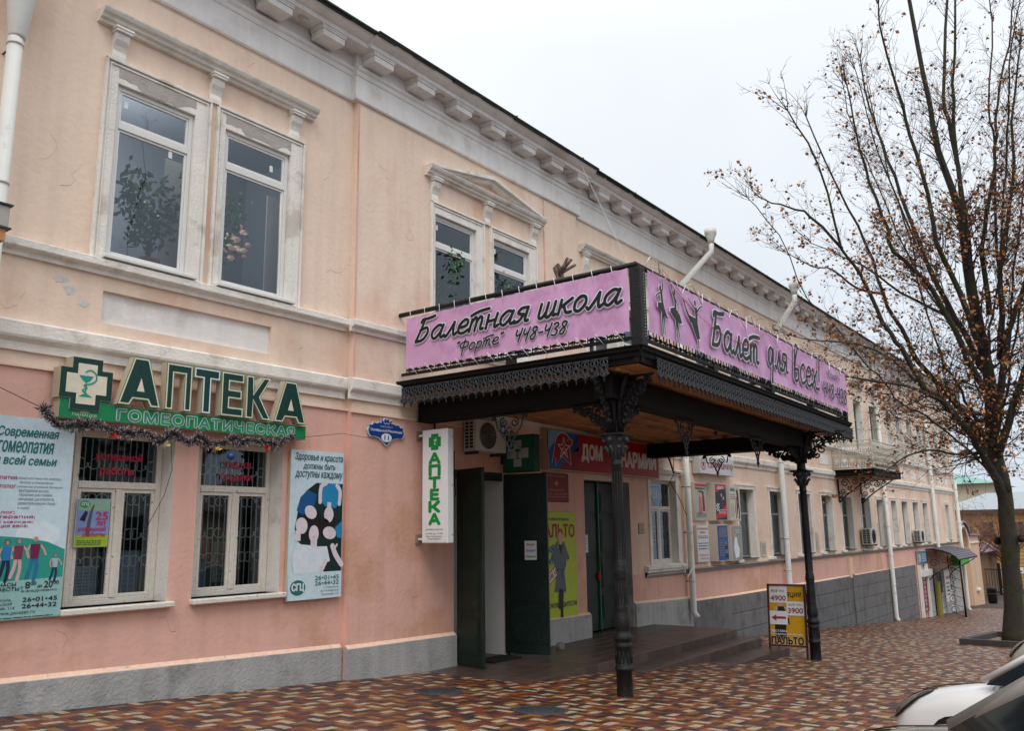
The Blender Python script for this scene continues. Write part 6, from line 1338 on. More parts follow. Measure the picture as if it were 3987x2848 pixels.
q = MB(); wall(q, 45.5, 54.4, -3.9, -.72, YC - .02, [(h[0], h[1], h[2], h[3]) for h in SHOP], mat('pale_tile_cladding', '#a9a8a6', .6, var=.08, vscale=3)); q.build('shop_cladding', B)
q = MB()
for i in range(5): q.box(45.5, 54.4, YC - .025, YC - .021, -3.2 + i * .5, -3.185 + i * .5, DPLINTH)
q.build('cladding_joint', B)

# ================================================================== gateway, fence and things down the street
PEACH = mat('peach_gate_plaster', '#d6b193', .9, var=.06, vscale=1.5, bump=.3, streak=.1); MAUVE = mat('mauve_metal_roof', '#8d7480', .5, var=.15, vscale=2)
T = thing('gateway', 'peach gateway with round arch, narrow niche and mauve coping past the pink building', 'gateway', (61, 9.6, -3.5))
gx0, gx1, gyf, gyb = 57.9, 65.4, 9.9, 10.7; ax, ar, az = 60.1, 1.45, -.25
pts = [(ax + ar * math.cos(R(t)), az + ar * math.sin(R(t))) for t in range(0, 181, 12)]
top = [(gx0, .75), (58.3, .75), (58.7, .95)] + [(ax + 1.65 * math.cos(R(t)), .55 + 1.0 * math.sin(R(t))) for t in range(150, 29, -12)] + [(61.7, .75), (gx1, .70)]
poly = [(gx0, -4.2), *top, (gx1, -4.6), (ax + ar, -4.4)] + pts + [(ax - ar, -4.3)]
q = MB(); q.prism(poly, lambda a, b_, d: (a, d, b_), gyf, gyb, PEACH); q.build('wall', T)
q = MB()
for i in range(len(top) - 1):
    (a0, b0), (a1, b1) = top[i], top[i + 1]; q.add([(a0, gyf - .15, b0), (a1, gyf - .15, b1), (a1, gyb + .15, b1 + .10), (a0, gyb + .15, b0 + .10), (a0, gyf - .15, b0 + .10), (a1, gyf - .15, b1 + .10)], [(0, 1, 5, 4), (4, 5, 2, 3)], MAUVE)
q.build('coping', T)
q = MB(); q.tube([(ax + (ar + .12) * math.cos(R(t)), gyf - .02, az + (ar + .12) * math.sin(R(t))) for t in range(0, 181, 10)], .07, TRIM, 6); q.box(61.7, gx1 + .03, gyf - .06, gyf, .22, .32, TRIM); q.build('moulding', T)
q = MB(); q.prism([(62.9, -2.6), (63.5, -2.6), (63.5, -.7)] + [(63.2 + .3 * math.cos(R(t)), -.7 + .3 * math.sin(R(t))) for t in range(20, 180, 20)] + [(62.9, -.7)], lambda a, b_, d: (a, d, b_), gyf - .012, gyf - .004, mat('niche_white', '#b9b2a8', .8)); q.box(62.7, 63.7, gyf - .14, gyf, -2.75, -2.62, TRIM); q.build('niche', T)
q = MB(); q.box(ax - ar, ax - .05, gyf + .3, gyf + .36, -4.2, .6, IRON); q.build('gate_leaf', T)
Tg = thing('low_building', 'low building with mauve hipped metal roof behind the gateway', 'building', (85, 14, -5))
q = MB(); q.box(70, 92, 12.5, 20, -6, -.9, mat('brown_shed_wall', '#7d6248', .9, var=.2)); q.build('wall', Tg); q = MB(); q.add([(69, 12, -.9), (93, 12, -.9), (93, 21, -.9), (69, 21, -.9), (73, 16, 1.0), (89, 16, 1.0)], [(0, 1, 5, 4), (1, 2, 5), (2, 3, 4, 5), (3, 0, 4)], MAUVE); q.build('roof', Tg)
YB = mat('yellow_brick', '#b58e58', .9, var=.12, vscale=2, bump=.5, bscale=8)
T = thing('yellow_building', 'yellow brick building with brown eaves behind the tree trunk at the street end', 'building', (108, 12, -6))
q = MB(); q.box(106, 125, 2.0, 19.5, -8, 2.5, YB)
for i in range(26): q.box(105.97, 106, 2.0, 19.5, -7.6 + i * .38, -7.55 + i * .38, mat('brick_joint_brown', '#8c6c42', .9))
q.build('wall', T); q = MB(); q.box(105.4, 125, 1.6, 19.9, 2.5, 2.95, mat('brown_eaves', '#4a3830', .8)); q.build('eaves', T)
q = MB(); q.add([(105.4, 1.6, 2.96), (105.4, 19.9, 2.96), (125, 19.9, 2.96), (125, 1.6, 2.96), (115, 5, 5), (115, 16, 5)], [(0, 1, 5, 4), (1, 2, 5), (2, 3, 4, 5), (3, 0, 4)], mat('grey_blue_roof', '#8f979c', .5)); q.build('roof', T)
for i in range(6):
    y = 3.2 + i * 2.8; q = MB(); q.box(105.93, 105.99, y, y + 1.1, .0, 1.6, mat('far_window', '#3a3534', .2)); w = q.build('window', T); q = MB(); q.box(105.9, 105.95, y + .5, y + .58, 0, 1.6, mat('far_frame', '#7b6a58')); q.build('frame', w)
T = thing('green_roofed_building', 'pale building with a green metal roof far beyond the corner', 'building', (155, 25, 0)); q = MB(); q.box(150, 170, 20, 60, -10, 7.6, mat('pale_yellow_wall', '#b8ae96', .9)); q.build('wall', T); q = MB(); q.add([(149, 19, 7.6), (149, 61, 7.6), (171, 61, 7.6), (171, 19, 7.6), (158, 28, 10.3), (158, 52, 10.3)], [(0, 1, 5, 4), (1, 2, 5), (2, 3, 4, 5), (3, 0, 4)], mat('green_metal_roof', '#6f9c90', .5)); q.build('roof', T)
T = thing('iron_fence', 'dark iron bar fence closing the end of the pavement', 'fence', (84, 10, -4.5))
fx = 84; zf = gz(84)
for y in (5.0, 8.2, 11.4): q = MB(); q.box(fx - .08, fx + .08, y - .12, y + .12, zf - .1, zf + 2.6, IRON); q.build('post', T)
for i in range(48): y = 3.6 + i * .2; q = MB(); q.box(fx - .015, fx + .015, y - .018, y + .018, zf + .1, zf + 2.1, IRON); q.build('bar', T)
q = MB(); q.box(fx - .03, fx + .03, 3.5, 13, zf + 2.05, zf + 2.12, IRON); q.box(fx - .03, fx + .03, 3.5, 13, zf + .2, zf + .26, IRON); q.build('rail', T)
for i, (x_, y_, lb) in enumerate(((70, 9.9, 'red and white striped bollard nearest the gateway'), (72.5, 9.7, 'middle red and white striped bollard before the fence'), (75, 9.3, 'red and white striped bollard nearest the tree trunk'))):
    T = thing('bollard', lb, 'bollard', (x_, y_, gz(x_)), 'striped bollards'); z = gz(x_); q = MB(); q.tube([(x_, y_, z), (x_, y_, z + .85)], .06, WHITE, 8); q.build('post', T); q = MB()
    for k in range(4): q.tube([(x_, y_, z + .08 + k * .2), (x_, y_, z + .17 + k * .2)], .064, flat('#b02a2a'), 8)
    q.build('stripe', T)
z = gz(78); T = thing('street_sign', 'small red and white notice on a red post in front of the fence', 'street sign', (78, 9.4, z)); q = MB(); q.tube([(78, 9.4, z), (78, 9.4, z + 2.2)], .05, flat('#7d2a2a'), 6); q.build('post', T); q = MB(); q.box(77.95, 78, 8.9, 9.9, z + 1.9, z + 2.35, WHITE); q.box(77.94, 77.95, 9.0, 9.8, z + 2.0, z + 2.12, flat('#b02a2a')); q.build('plate', T)
z = gz(66.5); T = thing('litter_bin', 'dark litter bin at the foot of the gateway', 'litter bin', (66.5, 9.6, z)); q = MB(); q.lathe([(.22, 0), (.28, .1), (.30, .9), (.33, .95), (.2, 1.1), (.001, 1.12)], 66.5, 9.6, z, IRON, 14); q.build('body', T); q = MB(); q.lathe([(.31, .0), (.315, .05), (.31, .06)], 66.5, 9.6, z + .6, IRONG, 14); q.build('band', T)

# ================================================================== trees
BARK = mat('mossy_bark', '#3f3a34', .95, var=.3, vscale=5, bump=1, bscale=22, hex2='#3c4024', v2scale=2.0, v2lo=.5, v2hi=.58)
TWIG = mat('twig_bark', '#3a3132', .9, var=.2, vscale=5)
LFS = [mat('dry_leaf_' + n, c, .7, var=.3, vscale=6) for n, c in (('rust', '#96582a'), ('tan', '#b98245'), ('brown', '#7a4826'))]
LIMBS = [
('trunk',[(26.99,3.52,-1.82),(26.72,3.35,-0.17),(26.44,3.26,1.25),(26.21,3.22,2.31),(26.02,3.28,3.3)],0.26,0.16),
('c0',[(26.21,3.22,2.31),(25.98,3.31,3.48),(25.75,3.18,5.27),(25.41,3.27,6.89),(25.01,3.3,8.91),(24.89,3.32,9.83),(24.42,3.57,11.49),(24.18,3.62,12.74),(23.52,3.73,15.62),(23.37,3.82,16.41)],0.20,0.035),
('c1',[(25.02,3.27,8.16),(25.12,3.23,9.03),(24.69,3.24,11.93),(24.65,3.29,13.09),(24.54,2.93,15.83),(24.61,2.87,16.83)],0.1,0.03),
('c2',[(25.34,3.26,6.87),(24.8,3.19,8.59),(24.38,3.14,9.72),(23.83,3.05,11.54),(23.46,2.89,12.83),(23.03,2.57,14.87)],0.11,0.03),
('l0',[(26.25,3.22,1.95),(26.0,3.27,2.5),(25.44,3.52,3.3),(24.99,3.71,3.82),(24.28,4.15,4.61),(23.8,4.46,4.92),(23.24,4.69,5.74),(22.78,4.9,6.24),(22.19,5.15,7.16),(21.71,5.32,7.86),(21.3,5.5,8.26),(20.5,5.68,10.25),(19.72,6.07,11.51)],0.15,0.02),
('l1',[(26.22,3.25,2.1),(26.12,3.35,2.75),(25.78,3.62,3.87),(25.53,3.92,4.43),(25.15,4.33,5.2),(24.83,4.73,5.79),(24.52,4.99,6.71),(24.18,5.29,7.69),(23.8,5.5,9.07),(23.2,5.96,10.58),(22.48,6.44,12.59)],0.15,0.02),
('l2',[(25.62,3.22,4.79),(25.05,3.53,5.73),(24.42,3.84,6.89),(23.84,4.18,7.8),(23.18,4.69,8.49),(22.78,4.79,9.39),(22.22,4.99,10.63),(21.93,5.02,11.28),(21.47,5.06,12.62)],0.11,0.02),
('l3',[(25.78,3.19,5.27),(25.41,3.61,6.54),(25.03,4.05,7.8),(24.75,4.36,9.08),(24.46,4.62,10.51),(24.16,4.89,11.96),(23.99,5.11,13.05),(23.83,5.19,14.54)],0.11,0.02),
('l4',[(25.33,3.22,5.97),(24.6,3.49,7.48),(23.92,3.78,8.73),(23.45,3.79,9.97),(22.82,3.95,11.42),(22.31,4.06,12.52),(21.78,4.16,13.71),(21.46,4.11,14.54)],0.1,0.02),
('r0',[(25.87,3.3,3.47),(25.69,2.95,4.77),(25.47,2.69,5.98),(25.37,2.33,6.95),(25.32,1.83,8.19),(25.21,1.21,10.0)],0.14,0.05),
('r1',[(25.86,3.21,3.25),(25.61,2.68,4.5),(25.37,2.1,5.83),(25.25,1.34,7.23),(25.13,0.44,9.04)],0.14,0.04),
('r2',[(25.42,2.96,6.94),(25.26,2.93,8.15),(25.19,2.83,9.16),(25.24,2.45,10.59),(25.19,2.26,11.82),(25.19,2.13,12.67),(25.22,1.7,14.31),(25.23,1.42,15.57)],0.09,0.02),
('r3',[(25.65,2.87,5.73),(25.45,2.63,7.51),(25.33,2.41,8.9),(25.31,1.99,10.49),(25.1,1.82,12.08),(24.98,1.4,14.08)],0.1,0.025),
('b0',[(24.1,4.12,4.59),(23.3,4.67,4.91),(22.61,5.15,4.99),(21.92,5.62,5.07),(21.25,6.07,5.14),(20.64,6.41,5.32),(20.05,6.76,5.39)],0.06,0.012),
('b1',[(23.99,4.49,4.95),(23.67,5.12,5.72),(23.46,5.71,6.14),(23.28,6.34,6.32),(23.09,7.0,6.45),(23.0,7.51,6.63)],0.05,0.012),
('b2',[(23.94,5.23,7.62),(23.45,5.8,7.77),(22.99,6.22,8.25),(22.59,6.68,8.37),(22.11,7.17,8.73)],0.05,0.012),
('b3',[(21.3,5.5,8.26),(20.59,5.99,9.02),(20.11,6.38,9.21),(19.63,6.76,9.33),(19.3,6.94,9.5)],0.05,0.01),
('b4',[(25.49,3.53,3.31),(24.8,4.06,3.24),(24.1,4.56,3.34),(23.46,5.1,3.1),(22.92,5.55,2.65),(22.38,5.98,2.31)],0.05,0.01),
('b5',[(24.51,3.85,6.9),(23.52,4.7,7.46),(22.76,5.25,8.0),(22.11,5.72,8.3),(21.4,6.28,8.6)],0.05,0.012),
]
for nm_, ang_, sc_, r_ in (('c1', 50, .95, .06), ('l1', 25, .95, .06), ('l4', 40, .95, .05), ('r0', -30, 1.0, .07), ('c2', -60, .95, .05), ('r3', 45, .95, .05), ('l0', -28, .9, .04), ('l3', -35, 1.0, .04), ('l2', 60, .9, .04)):
    src_ = [P for n_, P, _, _ in LIMBS if n_ == nm_][0]; ax_ = Vector((26.0, 3.28, 0)); o_ = []
    for p in src_:
        v_ = Vector(p) - ax_; z_ = v_.z; v_.z = 0; v_ = Matrix.Rotation(R(ang_), 3, 'Z') @ v_ * sc_; o_.append((ax_.x + v_.x, ax_.y + v_.y, z_ * sc_ + .2))
    LIMBS.append((nm_, o_, r_, .015))
def grow(limbs, name, label, seed, leafmul=1.0, twm=1.0, origin=(27, 3.5, -1.7), group='street trees along the kerb'):
    rr = random.Random(seed); T = thing(name, label, 'tree', origin, group)
    tw = MB(); lf = MB(); ctr = Vector((origin[0] - 1.2, origin[1], 0))
    def leaf(p):
        n_ = Vector((rr.gauss(0, 1), rr.gauss(0, 1), rr.gauss(0, 1))).normalized(); a = n_.orthogonal().normalized(); b_ = n_.cross(a); s_ = rr.uniform(.04, .11); k = rr.uniform(-.25, .25)
        lf.add([p, p + (a * .5 + b_ * .45) * s_ + n_ * s_ * .2, p + a * s_ * 1.15 + n_ * s_ * k, p + (a * .5 - b_ * .45) * s_ + n_ * s_ * .2], [(0, 1, 2), (0, 2, 3)], rr.choice(LFS))
    def branch(p, d, L_, r_, lvl):
        n_ = max(3, int(L_ / .22)); pts = [p]; dd = d.normalized()
        for i in range(n_):
            dd = (dd + Vector((rr.gauss(0, .13), rr.gauss(0, .13), rr.gauss(.045, .11)))).normalized(); pts.append(pts[-1] + dd * (L_ / n_))
        tw.tube(pts, [max(.003, r_ * (1 - .8 * i / n_)) for i in range(n_ + 1)], TWIG if lvl else BARK, 5 if r_ > .02 else 3, True, False)
        if lvl < 3:
            k = int((4.6 - lvl * .8) * L_ * twm) + 1
            for _ in range(k):
                i = rr.randint(1, n_); q_ = pts[i]; t = (pts[i] - pts[i - 1]).normalized(); side = t.cross(Vector((rr.gauss(0, 1), rr.gauss(0, 1), rr.gauss(0, 1)))).normalized()
                branch(q_, t * .75 + side * .7, L_ * rr.uniform(.22, .5), r_ * .45, lvl + 1)
        dens = leafmul * (1.0 if 3.0 < pts[-1].z < 10.5 else .40 if pts[-1].z > 10.5 else .45)
        if lvl >= 1:
            for _ in range(3 if lvl > 1 else 4):
                if rr.random() < .30 * dens:
                    c_ = pts[rr.randint(1, n_)]
                    for _ in range(rr.choice((1, 1, 2, 4))): leaf(c_ + Vector((rr.gauss(0, .05), rr.gauss(0, .05), rr.gauss(-.03, .05))))
    for nm, P, r0, r1 in limbs:
        P = [Vector(p) for p in P]; S_ = []
        sm = catmull([tuple(p) for p in P], 3); n_ = len(sm)
        sm = [Vector(p) + (Vector((rr.gauss(0, .02), rr.gauss(0, .02), 0)) if 0 < i < n_ - 1 else Vector((0, 0, 0))) for i, p in enumerate(sm)]
        q = MB(); rad = [(r0 + (r1 - r0) * (i / (n_ - 1)) ** .8) * (1 if nm in ('trunk', 'c0') else .85) for i in range(n_)]
        if nm == 'trunk': rad[0] *= 1.25; rad[1] *= 1.08
        q.tube(sm, rad, BARK, 18 if nm == 'trunk' else 10 if r0 > .08 else 7, True)
        if nm == 'trunk':
            for (x_, y_, z_) in ((26.35, 2.98, 1.05), (26.62, 3.55, 1.0)):
                dn = (Vector((x_, y_, z_)) - Vector((26.45, 3.27, 1.0))).normalized(); c_ = Vector((26.45, 3.27, 1.0)) + dn * .33; q.tube([c_ - dn * .06, c_ + dn * .03], .10, BARK, 10); q.tube([c_, c_ + dn * .035], .06, mat('cut_wood', '#6b4a35', .9), 10)
        q.build('trunk' if nm == 'trunk' else 'limb', T)
        if nm == 'trunk': continue
        tot = sum((sm[i + 1] - sm[i]).length for i in range(n_ - 1)); k = int(tot * 4.6 * twm)
        for _ in range(k):
            t = rr.uniform(.12, 1) * (n_ - 1); i = min(int(t), n_ - 2); q_ = sm[i].lerp(sm[i + 1], t - i); tn = (sm[i + 1] - sm[i]).normalized(); f_ = t / (n_ - 1); big = nm[0] in 'clr'
            out_ = (q_ - ctr); out_.z = 0; out_ = out_.normalized() if out_.length > .1 else Vector((1, 0, 0))
            side = tn.cross(Vector((rr.gauss(0, 1), rr.gauss(0, 1), rr.gauss(0, 1)))).normalized()
            low = q_.z < 6.0 and big
            L_ = (rr.uniform(.6, 1.7) if big else rr.uniform(.35, .9)) * (1.15 - .6 * f_) * (1.35 if low else 1)
            branch(q_, tn * (.5 if low else .8) + side * .8 + out_ * .3 + Vector((0, 0, -.45 if (low and rr.random() < .6) else .15)), L_, max(.009, rad[i] * .22) if big else .007, 1)
        tip = sm[-1]; tn = (sm[-1] - sm[-2]).normalized()
        for _ in range(4): branch(tip, tn + Vector((rr.gauss(0, .3), rr.gauss(0, .3), .1)), rr.uniform(.5, 1.1), r1 * .8, 1)
    stuff(tw.build('twigs', T)); stuff(lf.build('dry_leaves', T)); return T, lf
T1, lf1 = grow(LIMBS, 'street_tree', 'bare tree with mossy trunk and scattered dry brown leaves beside the parked cars', 11, .40, 1.2)
print('twig verts', sum(len(o.data.vertices) for o in T1.children))
# second tree of the row, farther along the kerb: same growth turned about
rr = random.Random(5); MV = Matrix.Translation((41.5, 2.4, -2.6)) @ Matrix.Rotation(2.3, 4, 'Z') @ Matrix.Translation((-26.5, -3.35, 1.72))
L2 = [(n_, [tuple(MV @ Vector(p)) for p in P], a, b_) for n_, P, a, b_ in LIMBS if n_ not in ('b3', 'b5', 'l4', 'c2')]
for k, (n_, P, a, b_) in enumerate(L2):
    if n_ == 'trunk': P[0] = (P[0][0], P[0][1], gz(P[0][0]) - .1)
grow(L2, 'street_tree', 'second bare tree of the row, mostly beyond the right edge of the view', 12, .5, .45, (41.5, 2.4, -2.6))
# small reddish trees in front of the yellow building
RT = mat('reddish_twigs', '#6b4a40', .9); RL = mat('rusty_far_foliage', '#9b5c3c', .9)
for k, (x_, y_, h_, lb) in enumerate(((78, 12.9, 8.0, 'small bare reddish tree between gateway and trunk in the background'), (88, 11.6, 9.0, 'small bare reddish tree behind the fence, close to the mossy trunk'), (96, 6.0, 9.0, 'small bare reddish tree right of the mossy trunk in the background'))):
    T = thing('small_tree', lb, 'tree', (x_, y_, gz(x_)), 'small trees behind the fence'); rr = random.Random(k); z = gz(x_); q = MB(); q.tube([(x_, y_, z), (x_ + .1, y_, z + h_ * .35)], [.16, .12], BARK, 8); q.build('trunk', T); q = MB(); l_ = MB()
    for i in range(80):
        a = rr.uniform(0, 6.3); s_ = z + h_ * rr.uniform(.28, .5); L_ = rr.uniform(.35, .75) * h_ * .5; p0 = Vector((x_ + .1, y_, s_)); p1 = p0 + Vector((math.cos(a) * L_ * .6, math.sin(a) * L_ * .6, L_ * .5)); p2 = p1 + Vector((math.cos(a) * L_ * .35, math.sin(a) * L_ * .35, L_ * rr.uniform(.1, .7))); q.tube([p0, p1, p2], [.04, .025, .01], RT, 4, True, False)
        for j in range(9):
            t = rr.random(); c_ = p0.lerp(p1, t) if rr.random() < .4 else p1.lerp(p2, t); d = Vector((rr.gauss(0, .5), rr.gauss(0, .5), rr.gauss(.1, .4))); q.tube([c_, c_ + d, c_ + d * 1.5 + Vector((0, 0, .1))], [.012, .008, .005], RT, 3, True, False)
            for _ in range(2):
                e_ = c_ + d * rr.uniform(.4, 1.6); s2 = .05; l_.add([e_, e_ + Vector((s2, s2 * rr.random(), s2)), e_ + Vector((0, s2, s2 * 1.5))], [(0, 1, 2)], RL)
    stuff(q.build('twigs', T)); stuff(l_.build('dry_leaves', T))
# tree pit kerb
T = thing('tree_pit', 'dark raised metal edge round the bare soil at the foot of the mossy tree', 'tree pit', (27.5, 3.6, -1.7)); KM = mat('dark_pit_edge', '#3a3634', .7, var=.3, vscale=6)
tz = lambda x: gz(x)
q = MB(); q.box(25.3, 30.2, 2.6, 4.35, gz(27.5) - .3, gz(27.5) - .02, MATS['dusty_ground']); q.v = [Vector((v.x, v.y, v.z + gz(v.x) - gz(27.5))) for v in q.v]; q.build('soil', T)
for (a, b_, c, d) in ((25.1, 25.3, 2.5, 4.5), (30.2, 30.4, 2.5, 4.5), (25.3, 30.2, 4.33, 4.5), (25.3, 30.2, 2.5, 2.62)):
    q = MB(); q.box(a, b_, c, d, -.1, .15, KM, .01); q.v = [Vector((v.x, v.y, v.z + gz(v.x))) for v in q.v]; q.build('edge', T)

# ================================================================== parked cars
def interp(tab, x):
    if x <= tab[0][0]: return tab[0][1]
    for i in range(len(tab) - 1):
        if x <= tab[i + 1][0]:
            t = (x - tab[i][0]) / (tab[i + 1][0] - tab[i][0]); t = t * t * (3 - 2 * t) if False else t
            return tab[i][1] + (tab[i + 1][1] - tab[i][1]) * t
    return tab[-1][1]
GLC0 = None
BLKP = mat('black_plastic', '#141414', .5); GLC = mat('car_glass', '#0d1012', .05, spec=.8); TYRE = mat('tyre_rubber', '#141414', .85); RIM = mat('rim_metal', '#8e9093', .35, metal=.8); GLC0 = GLC
LAMP = mat('headlight_lens', '#5a5556', .12, spec=.8, coat=.6); LAMPI = mat('headlight_reflector', '#a8a29c', .25, metal=.6)
def car(name, label, nose, heading, paint, xs=1.0, zs=1.0, pil=.036, ws=None, zoff=0):
    """nose = world point of the front bumper centre on the ground; heading = direction the car faces"""
    px_, py_ = nose; z0 = gz(px_) + zoff
    ex = Vector((math.cos(heading + math.pi), math.sin(heading + math.pi), 0)); ex.z = gz(px_ + ex.x) - gz(px_); ex.normalize()       # local +x runs to the rear
    ey = Vector((-ex.y, ex.x, 0)); ey.normalize(); ey.z = 0; ey.z = -.063 * ey.x * 1.0; ey.normalize(); ez = ex.cross(ey).normalized(); ey = ez.cross(ex).normalized()
    ex = ex * xs; ey = ey * xs; ez = ez * zs
    M = Matrix(((ex.x, ey.x, ez.x, px_), (ex.y, ey.y, ez.y, py_), (ex.z, ey.z, ez.z, z0), (0, 0, 0, 1)))
    T = thing(name, label, 'car', (px_, py_, z0), 'cars parked nose-in at the kerb')
    P = mat('car_paint_' + paint[0], paint[1], .22, coat=.7, spec=.6)
    hw = [(0, .62), (.12, .78), (.35, .85), (.8, .885), (2.2, .90), (3.6, .88), (4.15, .80), (4.35, .62)]
    top = [(0, .46), (.05, .54), (.12, .61), (.22, .66), (.5, .76), (.9, .85), (1.25, .905), (1.5, .94), (3.4, .97), (4.0, .95), (4.3, .86), (4.35, .7)]
    sec = [(0, 0.0, .20), (0, .6, .20), (0, .93, .24), (0, 1.0, .40), (0, 1.0, .56), (0, .985, .72), (0, .95, .86), (0, .86, .945), (0, .7, .98), (0, .35, 1.0), (0, 0, 1.005)]
    st = [0, .05, .12, .22, .35, .5, .7, .9, 1.1, 1.3, 1.5, 1.8, 2.2, 2.8, 3.4, 3.8, 4.1, 4.25, 4.35]
    q = MB(M); V = []; n_ = len(sec)
    for x in st:
        w = interp(hw, x); h = interp(top, x); ring = [(x + .13 * f_ ** 2 * max(0, 1 - x / .55), w * f_, h * g_) for _, f_, g_ in sec]
        V += ring + [(a, -b_, c) for a, b_, c in ring[::-1][1:-1]]
    m_ = 2 * n_ - 2; F_ = [(i * m_ + j, i * m_ + (j + 1) % m_, (i + 1) * m_ + (j + 1) % m_, (i + 1) * m_ + j) for i in range(len(st) - 1) for j in range(m_)]
    F_ += [tuple(range(m_))[::-1], tuple((len(st) - 1) * m_ + j for j in range(m_))]
    q.add(V, F_, P, True); q.build('body', T)
    # greenhouse
    gp_ = [(1.28, .90, .80), (2.02, 1.40, .62), (2.5, 1.46, .62), (3.2, 1.44, .60), (4.0, .98, .70)]
    q = MB(M); V = []
    for (x, z, w) in gp_:
        zz = max(z, interp(top, x)); V += [(x, -w, zz), (x, -w * .5, zz + .03), (x, w * .5, zz + .03), (x, w, zz)]
    bot = [(x, s_ * (.84), interp(top, x) - .03) for s_ in (-1, 1) for (x, z, w) in gp_]
    b0 = len(V); V += bot
    roofF = [(1 * 4 + j, 1 * 4 + j + 1, 2 * 4 + j + 1, 2 * 4 + j) for j in range(3)] + [(2 * 4 + j, 2 * 4 + j + 1, 3 * 4 + j + 1, 3 * 4 + j) for j in range(3)]
    q.add(V, roofF, P, True); q.build('roof', T)
    q = MB(M); q.add(V, [(j, j + 1, 5 + j, 4 + j) for j in range(3)], ws or GLC, True); q.build('windshield', T)
    q = MB(M); q.add(V, [(12 + j, 13 + j, 17 + j, 16 + j) for j in range(3)], GLC, True); q.build('rear_window', T)
    for s_, o_ in ((-1, 0), (1, 5)):
        k = 0 if s_ < 0 else 3; q = MB(M); q.add(V, [(b0 + o_ + i, 4 * i + k, 4 * (i + 1) + k, b0 + o_ + i + 1) for i in range(4)], GLC, False); q.build('side_window', T)
        q = MB(M)
        def pl_(a, b_, r_): q.tube([Vector(a), Vector(b_)], r_, P, 6)
        dz_ = max(0, pil - .036) * .9; pl_((1.22 + dz_, s_ * (.80 - dz_), .90 - dz_), (2.02 + dz_, s_ * (.63 - dz_), 1.41 - dz_), pil); q.tube([Vector((2.02, s_ * .63, 1.41)), Vector((2.5, s_ * .63, 1.46)), Vector((3.2, s_ * .61, 1.44)), Vector((4.0, s_ * .71, .98))], .04, P, 6); pl_((2.6, s_ * .63, 1.45), (2.62, s_ * .84, .94), .035)
        q.build('window_pillar', T)
        # head lamp wraps round the corner
        def skin(x, z, off=.008):
            w = interp(hw, x); h = interp(top, x); g = min(.995, z / h); f_ = 1
            for i in range(2, len(sec) - 1):
                if sec[i][2] <= g <= sec[i + 1][2]: t = (g - sec[i][2]) / (sec[i + 1][2] - sec[i][2]); f_ = sec[i][1] + (sec[i + 1][1] - sec[i][1]) * t
            return Vector((x + .13 * f_ ** 2 * max(0, 1 - x / .55) - off, s_ * (w * f_ + off), z + off * .4))
        q = MB(M); up = []; lo_ = []; W_ = []; nx = 12; nz = 4
        for i in range(nx + 1):
            t = i / nx; x = .015 + .66 * t; zl = .40 + .06 * t + .26 * t ** 1.6 + .03; zh = min(interp(top, x) * .985, .50 + .36 * t ** .75) - .02 * t; zh = max(zh, zl + .005)
            for j in range(nz + 1): W_.append(skin(x, zl + (zh - zl) * j / nz))
            up.append(skin(x, zh, .012)); lo_.append(skin(x, zl, .012))
        q.add(W_, [(i * (nz + 1) + j, (i + 1) * (nz + 1) + j, (i + 1) * (nz + 1) + j + 1, i * (nz + 1) + j + 1) for i in range(nx) for j in range(nz)], LAMP, True)
        q.tube(lo_, .007, BLKP, 4); q.tube(up, .004, BLKP, 4); h_ = q.build('headlight', T)
        q = MB(M); W_ = []
        for i in range(5):
            t = .35 + .45 * i / 4; x = .015 + .66 * t; zl = .40 + .06 * t + .26 * t ** 1.6 + .05; W_ += [skin(x, zl, .013), skin(x, min(zl + .07 * (1 - i / 5), interp(top, x) * .96), .013)]
        q.add(W_, [(2 * i, 2 * i + 2, 2 * i + 3, 2 * i + 1) for i in range(4)], LAMPI, True); q.build('reflector', h_)
        q = MB(M); q.tube([Vector((.64, s_ * .86, .765)), Vector((.9, s_ * .835, .835)), Vector((1.26, s_ * .80, .896))], .004, BLKP, 4); q.build('hood_seam', T)
        q = MB(M); q.box(1.95, 2.12, s_ * .90, s_ * 1.06, .92, 1.06, P, .03); q.build('mirror', T)
        for x in (1.0, 3.45):
            q = MB(M @ Matrix.Translation((x, s_ * .80, .27)) @ Matrix.Rotation(R(90), 4, 'X')); q.lathe([(.10, -.10), (.26, -.10), (.275, -.06), (.275, .06), (.26, .10), (.10, .10)], 0, 0, 0, TYRE, 24); w = q.build('wheel', T)
            q = MB(M @ Matrix.Translation((x, s_ * .80, .27)) @ Matrix.Rotation(R(90), 4, 'X')); q.lathe([(.02, -.095), (.20, -.105), (.21, .105), (.02, .095)], 0, 0, 0, RIM, 20); q.build('rim', w)
            q = MB(M); q.prism([(x + .32 * math.cos(R(t)), .26 + .32 * math.sin(R(t))) for t in range(-10, 191, 15)], lambda a, b_, d, s_=s_: Vector((a, d * s_, b_)), .60, .906 if x > 2 else .900, BLKP); q.build('wheel_arch', T)
    q = MB(M); q.tube([Vector((1.24, -.80, .90)), Vector((1.20, -.4, .925)), Vector((1.19, 0, .93)), Vector((1.20, .4, .925)), Vector((1.24, .80, .90))], .010, BLKP, 5); q.build('cowl_seam', T)
    q = MB(M); q.box(-.012, .06, -.42, .42, .42, .58, BLKP, .01); q.build('grille', T)
    q = MB(M); q.box(-.03, -.01, -.26, .26, .28, .39, WHITE); q.build('number_plate', T)
    return T
car('parked_car', 'white parked car whose smoked headlight and hood show at the lower right', (8.57, 1.75), R(58.1), ('white', '#e6e8e8'), .9, .85, .03, mat('sky_lit_windshield', '#aab0b3', .06, metal=.6))  # pale metallic windshield colour stands in for the sky's reflection
